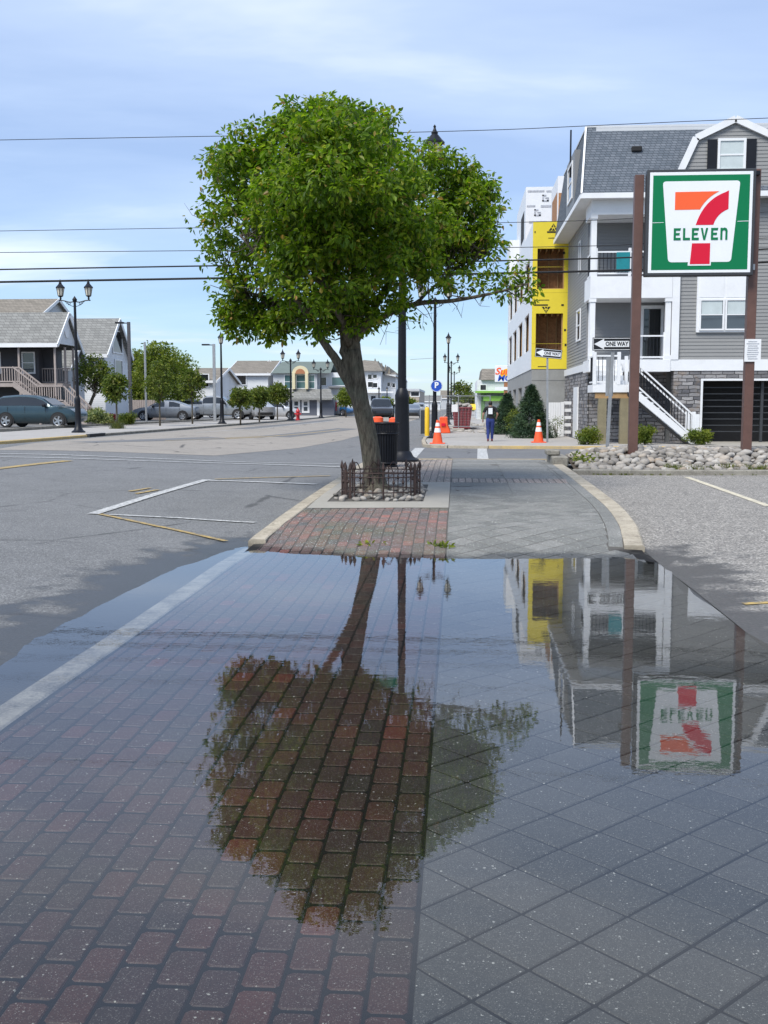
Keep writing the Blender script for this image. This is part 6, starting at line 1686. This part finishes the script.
# ------------------------------------------------------------------ other houses on the left
def gable_house(name, x0, x1, y0, y1, zg, ze, zr, ridge, label, wall, roofm, group=None, over=.35, wins=(), trim='white', cat='house'):
    r_ = thing(name, ((x0+x1)/2, (y0+y1)/2, zg), label, cat, group)
    MB().box(x0, y0, zg-.3, x1, y1, ze).build('wall', M[wall], r_)
    m_ = MB(); o = over
    if ridge == 'x':
        ym = (y0+y1)/2
        for t0 in (0,):
            m_.add([(x0-o,y0-o,ze-.1),(x1+o,y0-o,ze-.1),(x1+o,ym,zr),(x0-o,ym,zr),(x0-o,y1+o,ze-.1),(x1+o,y1+o,ze-.1),(x0-o,y0-o,ze-.28),(x1+o,y0-o,ze-.28),(x1+o,ym,zr-.2),(x0-o,ym,zr-.2),(x0-o,y1+o,ze-.28),(x1+o,y1+o,ze-.28)], [(0,1,2,3),(3,2,5,4),(6,7,8,9),(9,8,11,10),(0,1,7,6),(4,5,11,10)])
        rf = m_.build('roof', M[roofm], r_)
        for x in (x0, x1):
            g = MB(); g.prism([(y0, ze-.0),(y1, ze-.0),(ym, zr-.22)], x-.06 if x == x1 else x, x if x == x1 else x+.06, 'x'); g.build('gable_wall', M[wall], r_)
        f = MB()
        for x in (x0-o-.02, x1+o+.02):
            f.bar((x,y0-o,ze-.2),(x,ym,zr-.1),.06,.26); f.bar((x,y1+o,ze-.2),(x,ym,zr-.1),.06,.26)
        f.box(x0-o, y0-o-.05, ze-.3, x1+o, y0-o, ze-.06); f.build('fascia', M[trim], rf)
    else:
        xm = (x0+x1)/2
        m_.add([(x0-o,y0-o,ze-.1),(x0-o,y1+o,ze-.1),(xm,y1+o,zr),(xm,y0-o,zr),(x1+o,y1+o,ze-.1),(x1+o,y0-o,ze-.1),(x0-o,y0-o,ze-.28),(x0-o,y1+o,ze-.28),(xm,y1+o,zr-.2),(xm,y0-o,zr-.2),(x1+o,y1+o,ze-.28),(x1+o,y0-o,ze-.28)], [(0,1,2,3),(3,2,4,5),(6,7,8,9),(9,8,10,11),(0,1,7,6),(4,5,11,10)])
        rf = m_.build('roof', M[roofm], r_)
        g = MB(); g.prism([(x0, ze),(x1, ze),(xm, zr-.22)], y0, y0+.06, 'y'); g.build('gable_wall', M[wall], r_)
        f = MB(); f.bar((x0-o,y0-o-.02,ze-.2),(xm,y0-o-.02,zr-.1),.06,.26); f.bar((x1+o,y0-o-.02,ze-.2),(xm,y0-o-.02,zr-.1),.06,.26); f.build('fascia', M[trim], rf)
    for (ax, a0, a1, z0, z1, c, mt_, rows) in wins:
        win(r_, a0, a1, z0, z1, c, axis=ax, fw=.09, rows=rows, mat=mt_, face=-1 if ax == 'y' else 1)
    return r_
PGw = G(-27, 74.568)+.1
gable_house('gabled_house', -34, -24.95, 74.05, 79.35, PGw, atY(104,352,71.987).z, gX_ if False else atY(116,316.5,75.142).z, 'x', 'white two storey house with steep grey roof and gable facing the street', 'lapwhite', 'shingle_grey',
    wins=[('x',76.3,77.9,3.7,4.8,-24.93,'glass_dark',1),('x',75.9,78.0,5.4,6.9,-24.93,'glass_dark',1),('y',-26.3,-25.7,3.8,4.8,74.03,'glass_dark',1),('y',-27.6,-27.0,.9,2.0,74.03,'glass_dark',1)])
gable_house('annex_house', -31.5, -25.6, 68.6886, 71.7, PGw, 4.1, 5.6, 'x', 'low pale grey annex with shallow roof between the porch house and gabled house', 'laplight', 'shingle_grey', wins=[('y',-27.4,-26.7,1.1,2.2,68.6599,'glass_dark',1)])
q = atY(14, 300,88.908)
gable_house('back_house', -52, atY(30,300,88.908).x, 88.908, 100.38, .3, atY(36,314,88.908).z-.6, atY(20,299,94.644).z, 'x', 'house behind with pale roof rising over the porch house', 'laplight', 'shingle_tan')
# long low timber wall beside the white house
tw = thing('timber_fence', (-23.4, 74.568, .3), 'taupe board fence behind the parked silver hatchback', 'fence')
a = atY(131, 418,83.172); b = atY(166, 418,83.172); m_ = MB(); n = 16
for k in range(n): x = a.x+(b.x-a.x)*k/n; m_.box(x, 83.172, .2, x+(b.x-a.x)/n-.02, 83.2437, atY(140,400,83.172).z)
m_.build('boards', M['deck'], tw); m_ = MB(); m_.box(a.x, 83.258, 1.2, b.x, 83.3441, 1.3); m_.box(a.x, 83.258, .5, b.x, 83.3441, .6); m_.build('rails', M['deck'], tw)
# houses farther along
a0, a1 = atY(186, 380,106.12), atY(214, 380,106.12)
gable_house('cottage', a0.x, a1.x, 106.116, 117.588, .3, atY(200,380,106.12).z, atY(200,368,111.85).z, 'x', 'far pale house with salmon roof behind the pickup truck', 'lapwhite', 'shingle_tan', wins=[('y',a0.x+1.4,a0.x+2.3,3.4,4.6,106.087,'glass_dark',1)])
a0, a1 = atY(229, 374,120.46), atY(268, 374,120.46)
gable_house('white_house', a0.x, a1.x, 120.456, 133.362, .3, atY(240,373,120.46).z, atY(245,360.5,126.19).z, 'x', 'white upper storey house with pale hipped roof and double window left of the slate building', 'lapwhite', 'shingle_tan',
    wins=[('y',atY(235,380,120.46).x,atY(246,380,120.46).x,atY(240,384.5,120.46).z,atY(240,375.5,120.46).z,120.427,'glass_dark',1)])
a0, a1 = atY(253, 374,126.19), atY(285, 374,126.19)
gable_house('grey_gable_house', a0.x, a1.x, 126.909, 137.664, .3, atY(262,374,126.19).z, atY(268,360,126.19).z, 'y', 'pale grey gabled house between the white house and green roofed building', 'laplight', 'shingle_grey')
# slate building with cream columns and orange fan
SYb = 117.6
sb = thing('slate_building', (-17, SYb, .3), 'slate blue building with three white windows, cream columns and orange fan above', 'building')
def X8(px_): return atY(px_, 400, SYb).x
def Z8(py_): return atY(300, py_, SYb).z
m_ = MB(); m_.box(X8(284), SYb, -.2, X8(334), SYb+10, Z8(398)); m_.build('lower_wall', M['lapblue'], sb)
m_ = MB(); m_.box(X8(214), SYb+.4, -.2, X8(283.8), SYb+9, Z8(399)); m_.build('side_wing', M['lapblue'], sb)
m_ = MB(); m_.add([(X8(206),SYb-.8,Z8(398.5)),(X8(333),SYb-.8,Z8(398.5)),(X8(330),SYb+1,Z8(389)),(X8(206),SYb+1,Z8(389)),(X8(206),SYb-.8,Z8(400)),(X8(333),SYb-.8,Z8(400)),(X8(330),SYb+1,Z8(400)),(X8(206),SYb+1,Z8(400))], [(0,1,2,3),(4,5,1,0),(5,6,2,1),(7,4,0,3)]); m_.build('awning_roof', M['shingle_grey'], sb)
m_ = MB(); m_.box(X8(272), SYb+1, Z8(399), X8(316), SYb+10, Z8(373)); m_.build('upper_wall', M['laplight'], sb)
m_ = MB(); m_.add([(X8(270),SYb+.6,Z8(373)),(X8(330),SYb+.6,Z8(373)),(X8(330),SYb+4.5,Z8(360)),(X8(276),SYb+4.5,Z8(360))], [(0,1,2,3)]); m_.add([(X8(276),SYb+4.5,Z8(360)),(X8(330),SYb+4.5,Z8(360)),(X8(330),SYb+10,Z8(373)),(X8(270),SYb+10,Z8(373))], [(0,1,2,3)])
m_.build('roof', plain('grey green roof', (.13,.16,.145), .9), sb)
for a, b in ((283.5,291),(295.5,304.5),(308,313.5)): win(sb, X8(a), X8(b), Z8(388), Z8(375), SYb+1, fw=.08, rows=2, mat='glass_teal')
for a in (293.2, 306.2): MB().box(X8(a)-.16, SYb+.3, Z8(389), X8(a)+.16, SYb+.98, Z8(373)).build('column', M['cream'], sb)
m_ = MB(); cx = X8(299.7); R0 = X8(306.5)-X8(293)
m_.prism([(cx+R0*.62*math.cos(PI*k/14), Z8(374)+R0*.62*math.sin(PI*k/14)) for k in range(15)], SYb+.55, SYb+.95, 'y'); ar_ = m_.build('arch', M['cream'], sb)
m_ = MB(); m_.prism([(cx+R0*.36*math.cos(PI*k/14), Z8(373.6)+R0*.36*math.sin(PI*k/14)) for k in range(15)], SYb+.50, SYb+.548, 'y'); m_.build('fan', M['terracotta'], ar_)
for px_ in (286.3, 296.2, 305.6): win(sb, X8(px_-1.9), X8(px_+1.9), Z8(411), Z8(401.5), SYb, fw=.22, rows=2, mat='glass')
m_ = MB(); m_.box(X8(317), SYb-.05, .2, X8(320), SYb-.004, Z8(399)); m_.build('white_door', M['white'], sb)
win(sb, X8(268), X8(271), Z8(410), Z8(404), SYb+.4, fw=.2, rows=1, mat='glass')
m_ = MB(); m_.box(X8(316), SYb+2, -.2, X8(352), SYb+11, Z8(372)); ul = m_.build('white_wing', M['lapwhite'], sb)
for a, b in ((318,324),(330,345)): win(ul, X8(a), X8(b), Z8(385), Z8(377), SYb+2, fw=.08, rows=1, mat='glass_teal' if a > 320 else 'glass_dark')
m_ = MB(); m_.box(X8(327), SYb+1.2, Z8(387.5), X8(350), SYb+2, Z8(386)); m_.box(X8(332), SYb+1.6, Z8(414), X8(344), SYb+1.99, Z8(404)); m_.build('canopy', M['lapgrey'], ul)
m_ = MB(); m_.box(X8(326), SYb+1.5, Z8(411), X8(335), SYb+1.95, Z8(402)); m_.build('red_storefront', M['red'], ul)
# white hotel with pointed roof behind the trunk, then farther blocks
HYb = 160.6
def XH(p): return atY(p, 400, HYb).x
def ZH(p): return atY(380, p, HYb).z
ht = thing('white_hotel', (XH(378), HYb, .2), 'white four storey hotel with steep tan turreted roof behind the tree trunk', 'building')
m_ = MB(); m_.box(XH(340), HYb, -.2, XH(381), HYb+20, ZH(370)); m_.build('wall', M['lapwhite'], ht)
m_ = MB(); m_.box(XH(381), HYb+3, -.2, XH(394.5), HYb+40, ZH(374)); m_.build('side_wing', M['lapwhite'], ht)
m_ = MB(); x0, x1 = XH(338), XH(383)
m_.add([(x0,HYb-.6,ZH(371)),(x1,HYb-.6,ZH(371)),(x1,HYb+20,ZH(371)),(x0,HYb+20,ZH(371)),(XH(360),HYb+7,ZH(358)),(XH(374),HYb+6,ZH(359.5)),(XH(374),HYb+14,ZH(359.5)),(XH(360),HYb+14,ZH(358))], [(0,1,5,4),(1,2,6,5),(2,3,7,6),(3,0,4,7),(4,5,6,7)])
m_.add([(x1,HYb+2,ZH(374)),(XH(396),HYb+2,ZH(377)),(XH(396),HYb+40,ZH(377)),(x1,HYb+40,ZH(372)),(XH(382),HYb+12,ZH(363)),(XH(388),HYb+20,ZH(368))], [(0,1,5,4),(1,2,5),(2,3,4,5)])
hr = m_.build('roof', M['shingle_tan'], ht)
m_ = MB()
for p_, py_ in ((371,357.5),(374.5,360),(378,362),(382,364),(386,366.5)): m_.lathe([(.55,-2.0),(.05,.2)], (XH(p_), HYb+8, ZH(py_)), 6)
m_.build('turret', M['shingle_tan'], hr)
for p_, a, b in ((370,374.5,379),(374.5,374.5,378),(370,382,387),(375,383,387.5),(388,382,386),(391.5,383,387)):
    win(ht, XH(p_)-.3, XH(p_)+.35, ZH(b), ZH(a), HYb if p_ < 381 else HYb+3, fw=.12, rows=1, mat='glass_dark')
m_ = MB(); m_.box(XH(366), HYb-1.0, ZH(393), XH(394), HYb-.01, ZH(391.5)); m_.box(XH(381), HYb+1.5, ZH(404), XH(394.5), HYb+2.99, ZH(402)); m_.build('balcony', M['white'], ht)
m_ = MB(); m_.box(XH(371), HYb-.03, ZH(401), XH(375.5), HYb-.005, ZH(396)); m_.box(XH(382), HYb+2.9, ZH(415), XH(393), HYb+2.98, ZH(405)); m_.build('shopfront', M['glass_dark'], ht)
Z2 = lambda p: atY(410, p,215.1).z
X2 = lambda p: atY(p, 400,215.1).x
fb = thing('far_block', (X2(410), 215.1, .2), 'far beige flat roofed block right of the near lamp post', 'building')
m_ = MB(); m_.box(X2(393), 215.1, -.2, X2(419), 250.95, Z2(390)); m_.build('wall', M['cream'] if False else plain('beige wall', (.36,.31,.26), .8), fb)
m_ = MB(); m_.box(X2(392), 214.67, Z2(391), X2(419.5), 250.95, Z2(388.8)); m_.build('parapet', M['laplight'], fb)
m_ = MB(); m_.box(X2(405), 214.813, Z2(410), X2(412), 215.028, Z2(398)); m_.build('cream_bay', M['cream'], fb)
for p_ in (403, 415): win(fb, X2(p_)-.8, X2(p_)+.8, Z2(396), Z2(392), 215.1, fw=.15, rows=1, mat='glass_dark')
def far_house(px0, px1, pyt, Y, wall, roofm, label, rh=1.6):
    a = atY(px0, pyt, Y); b = atY(px1, pyt, Y); return gable_house('far_house', a.x, b.x, Y, Y+9, .2, a.z, a.z+rh, 'x', label, wall, roofm, 'small houses at the far end of the avenue', over=.3)
far_house(424, 440, 401, 301.14, 'lapwhite', 'shingle_grey', 'tiny white house at the far end behind the blue parking sign')
far_house(441, 452, 398, 344.16, 'laplight', 'shingle_tan', 'tiny pale house at the far end beside the lamp posts', 2.5)
far_house(466, 476, 402, 272.46, 'lapgrey', 'shingle_grey', 'tiny grey house at the far end left of the motel')
yt = thing('yellow_awning', (atY(479, 410,114.72).x, 114.72, 1), 'small yellow awning left of the motel in the distance', 'awning')
m_ = MB(); a = atY(475, 410,114.72); b = atY(481.5, 404,114.72); m_.prism([(113.573, a.z),(113.573, a.z+.15),(115.294, b.z),(115.294, a.z)], a.x-.5, b.x, 'x'); m_.build('canopy', plain('awning yellow', (.7,.5,.03), .7), yt)
m_ = MB(); 
for x in (a.x-.45, b.x-.05): m_.box(x-.04, 113.644, .1, x+.04, 113.759, a.z)
m_.build('pole', M['galv'], yt)

# hydrant
h0 = atY(298, 420,82.598); zb = G(h0.x, 82.5984)+.1
hy = thing('fire_hydrant', (h0.x, 82.5984, zb), 'small red fire hydrant beside the double lantern lamp post', 'hydrant')
MB().lathe([(.20,0),(.20,.06),(.14,.08),(.13,.62),(.17,.64),(.17,.70),(.13,.80),(.05,.88),(.05,.95),(.01,.96)], (h0.x, 82.5984, zb), 12).build('barrel', M['red'], hy, auto=57.36)
m_ = MB(); m_.bar((h0.x-.26, 82.5984, zb+.5), (h0.x+.26, 82.5984, zb+.5), .14); m_.bar((h0.x, 82.2399, zb+.45), (h0.x, 82.5984, zb+.45), .16); m_.build('nozzle', M['red'], hy, bevel=.02)
# drain in the yellow kerb
# ------------------------------------------------------------------ young street trees on the left
def small_tree(X, Y, h, r, label, seed, mat='leaf_dull', trunk_h=.38, name='young_tree', group='young street trees on the left pavement', size=.14, nc=60, lean=0, n=34, cz=None, rad=.05):
    rng = random.Random(seed); z0 = G(X, Y)+.1; root = thing(name, (X, Y, z0), label, 'tree', group); cl = []
    zc = z0+h*(trunk_h+1)/2; hz = h*(1-trunk_h)/2
    tk = MB(); tk.tube([(X, Y, z0-.1), (X+lean*.3, Y, z0+h*trunk_h*.6), (X+lean, Y, z0+h*trunk_h), (X+lean, Y, z0+h*.8)], [rad*1.15, rad, rad*.85, .015], 7)
    for _ in range(nc):
        d = rnd_dir(rng); q = rng.uniform(.3, 1)**.6; tap = 1-.25*max(0, d.z)
        c = (X+lean+d.x*r*q*.85*tap, Y+d.y*r*q*.85, zc+d.z*hz*q*.92); cl.append((c, r*rng.uniform(.16, .32), n))
        if rng.random() < .35: tk.tube([(X+lean, Y, z0+h*rng.uniform(trunk_h*.85, trunk_h+.2)), c], [.02, .006], 4, cap=False)
    leaf_mesh('crown', cl, M[mat], size, seed, root, root.location, asp=.6)
    tk.build('trunk', M['bark'], root, smooth=True); return root
for pxx, Y, top, r_px, lab, hh in ((117, 52.915, 372, 15, 'slim young street tree nearest the left lamp post', .45), (160, 60.228, 361, 19, 'young street tree in front of the silver hatchback', .34), (192.5, 66.251, 367, 15, 'young street tree between the hatchback and the pickup', .38),
                               (240.5, 67.111, 387, 14, 'small young tree just right of the single lantern lamp', .40), (259.5, 73.994, 387, 13, 'small young tree second right of the single lantern lamp', .42), (277.5, 83.172, 382, 15, 'small young tree left of the double lantern lamp and hydrant', .42),
                               (346, 110.42, 388, 12, 'small far tree glimpsed beside the blue car', .3)):
    p = atY(pxx, 424, Y); zt = atY(pxx, top, Y).z; small_tree(p.x, Y, zt-G(p.x, Y)-.1, r_px*Y/FPX, lab, int(pxx), 'leaf_dull' if pxx != 346 else 'leaf_yellow', hh, size=.17 if Y < 72 else .22)
p = atY(88, 420,67.398); zt = atY(96, 356,67.398).z
small_tree(p.x, 67.398, zt-.3, 1.55, 'spreading dark tree with leaning trunk before the white gabled house', 77, 'leaf_dull', .45, 'garden_tree', None, .18, 90, .5, rad=.11)
for pxx, Y, top, rp, lab, sd in ((160, 91.776, 338, 30, 'large dense green tree behind the flagpole', 5), (178, 100.38, 350, 27, 'second large green tree right behind the dense one', 6), (140, 94.644, 350, 19, 'yellow green tree close to the white gabled house', 7)):
    p = atY(pxx, 415, Y); zt = atY(pxx, top, Y).z; small_tree(p.x, Y, zt-.3, rp*Y/FPX, lab, sd, 'leaf_yellow', .15, 'large_tree', 'large trees behind the car park', .26, 150, 0, 40, rad=.2)
for pxx, Y, top, rp, lab, sd in ((386, 149.14, 399, 9, 'round street tree in front of the white hotel', 15), (409, 172.08, 399, 9, 'yellow green tree before the far beige block', 16), (462, 150.57, 381, 15, 'tall dark pointed tree behind the lamp posts in the distance', 17), (470, 140.53, 394, 10, 'low green tree beside the pointed distant one', 18)):
    p = atY(pxx, 415, Y); zt = atY(pxx, top, Y).z; small_tree(p.x, Y, zt-.1, rp*Y/FPX, lab, sd, 'leaf_yellow' if pxx < 420 else 'leaf_dull', .25, 'distant_tree', 'distant trees along the avenue', .36, 60, 0, 30, rad=.14)
p = atY(93, 422,58.794); shrub('variegated_shrub', p.x, 59.511, .85, 1.15, 'pale variegated shrub beside the left lamp post', 'leaf_pale', 61, None, .14)
p = atY(105.5, 418,63.096); shrub('red_shrub', p.x, 63.813, .5, .75, 'small dark red shrub right of the pale variegated one', 'leaf_red', 62, None, .12)
p = atY(124, 422,61.662); shrub('garden_bush', p.x, 62.379, .68, .75, 'low rounded green bush before the brown light pole', 'leaf_dull', 63, None, .12)
p = atY(117, 434,52.915)
tag(grass_tuft_mesh('grass_tuft', [(p.x+dx, 52.9+dy, G(p.x, 52.9)+.1, 2.4) for dx, dy in ((0,0),(.2,.1),(-.2,.05),(.1,-.15))], 9, M['grass'], .2, 40, .1), 'tuft of grass round the foot of the slim young tree', 'grass', kind='stuff')
# storm drain in the yellow kerb
d0 = atY(87, 441,43.88)
dr = thing('storm_drain', (-14.9, 43.0, G(-14.9, 43.0)), 'dark storm drain opening in the yellow kerb near the left lamp post', 'drain')
z = G(-14.9, 43.0); MB().box(-15.0, 42.0, z+.0, -14.86, 44.0, z+.135).build('frame', M['signframe'], dr); MB().box(-14.86, 42.1, z+.02, -14.85, 43.9, z+.11).build('slot', M['black_rough'], dr)

# ------------------------------------------------------------------ sky, sun, render settings
SUN_EL, SUN_AZ = R(53), R(212)     # azimuth measured clockwise from +Y
w = bpy.data.worlds.new('World'); scene.world = w; w.use_nodes = True; nt = w.node_tree; nt.nodes.clear()
def wn(t, **k):
    n = nt.nodes.new(t)
    for a, b in k.items(): setattr(n, a, b)
    return n
out = wn('ShaderNodeOutputWorld'); bg = wn('ShaderNodeBackground'); sky = wn('ShaderNodeTexSky', sky_type='NISHITA')
sky.sun_disc = False; sky.sun_elevation = SUN_EL; sky.sun_rotation = SUN_AZ; sky.air_density = 1.0; sky.dust_density = .4; sky.ozone_density = 2.2
tc = wn('ShaderNodeTexCoord'); sep = wn('ShaderNodeSeparateXYZ'); nt.links.new(tc.outputs['Generated'], sep.inputs[0])
def wm(op, a, b=None, c=None, clamp=False):
    n = wn('ShaderNodeMath', operation=op, use_clamp=clamp)
    for i, v in enumerate((a, b, c)):
        if v is None: continue
        if isinstance(v, (int, float)): n.inputs[i].default_value = v
        else: nt.links.new(v, n.inputs[i])
    return n.outputs[0]
# clouds on a flat layer overhead: direction / height
zc = wm('MAXIMUM', sep.outputs[2], .02)
den = wm('ADD', zc, .12)
cx = wm('DIVIDE', sep.outputs[0], den); cy = wm('DIVIDE', sep.outputs[1], den)
cb = wn('ShaderNodeCombineXYZ'); nt.links.new(cx, cb.inputs[0]); nt.links.new(cy, cb.inputs[1])
def wnoise(scale, detail, rough, dist=0, off=(0,0,0)):
    mp = wn('ShaderNodeMapping'); nt.links.new(cb.outputs[0], mp.inputs[0]); mp.inputs['Location'].default_value = off; mp.inputs['Scale'].default_value = (.55, 1, 1)
    n = wn('ShaderNodeTexNoise'); nt.links.new(mp.outputs[0], n.inputs['Vector']); n.inputs['Scale'].default_value = scale; n.inputs['Detail'].default_value = detail; n.inputs['Roughness'].default_value = rough; n.inputs['Distortion'].default_value = dist
    return n.outputs['Fac']
def wramp(f, stops):
    n = wn('ShaderNodeValToRGB'); el = n.color_ramp.elements
    while len(el) < len(stops): el.new(.5)
    for e, (p, v) in zip(el, stops): e.position = p; e.color = (v, v, v, 1) if not isinstance(v, tuple) else (*v, 1)
    nt.links.new(f, n.inputs[0]); return n.outputs[0]
n1 = wnoise(.75, 6, .55, .3, (3.1, .4, 0)); n2 = wnoise(.28, 3, .5, 0, (8, 2, 0))
veil = wramp(n2, [(.32, .62), (.66, .92)])                  # thin high veil over everything
cum = wramp(n1, [(.49, 0.0), (.58, .85), (.7, 1.0)])
low = wramp(sep.outputs[2], [(.0, .72), (.12, .78), (.26, .12), (.6, .0)])   # heaped clouds only low down
elev = wramp(sep.outputs[2], [(.03, .32), (.16, .66), (.33, 1.0)])
amt = wm('MAXIMUM', wm('MULTIPLY', veil, elev), wm('MULTIPLY', cum, low))
ccol = wramp(n1, [(.40, (.29, .38, .57)), (.56, (.40, .49, .66)), (.78, (.84, .86, .90))])
bg.inputs[1].default_value = .085; mt_ = wn('ShaderNodeMix', data_type='RGBA', blend_type='MULTIPLY'); mt_.inputs[0].default_value = 1; nt.links.new(sky.outputs[0], mt_.inputs[6]); mt_.inputs[7].default_value = (.74, .87, 1.0, 1); nt.links.new(mt_.outputs[2], bg.inputs[0])
bg2 = wn('ShaderNodeBackground'); nt.links.new(ccol, bg2.inputs[0]); bg2.inputs[1].default_value = .92
mxs = wn('ShaderNodeMixShader'); nt.links.new(amt, mxs.inputs[0]); nt.links.new(bg.outputs[0], mxs.inputs[1]); nt.links.new(bg2.outputs[0], mxs.inputs[2]); nt.links.new(mxs.outputs[0], out.inputs['Surface'])

sl = bpy.data.lights.new('sun', 'SUN'); sl.energy = 2.4; sl.angle = R(25); sl.color = (1, .955, .88)
so = bpy.data.objects.new('sun', sl); C.objects.link(so)
sd_ = Vector((math.sin(SUN_AZ)*math.cos(SUN_EL), math.cos(SUN_AZ)*math.cos(SUN_EL), math.sin(SUN_EL)))
so.rotation_euler = sd_.to_track_quat('Z', 'Y').to_euler()
scene.render.engine = 'CYCLES'
scene.view_settings.view_transform = 'Standard'; scene.view_settings.look = 'None'; scene.view_settings.exposure = 0.92; scene.view_settings.gamma = 1
scene.cycles.max_bounces = 6; scene.cycles.transparent_max_bounces = 12; scene.cycles.caustics_reflective = False; scene.cycles.caustics_refractive = False
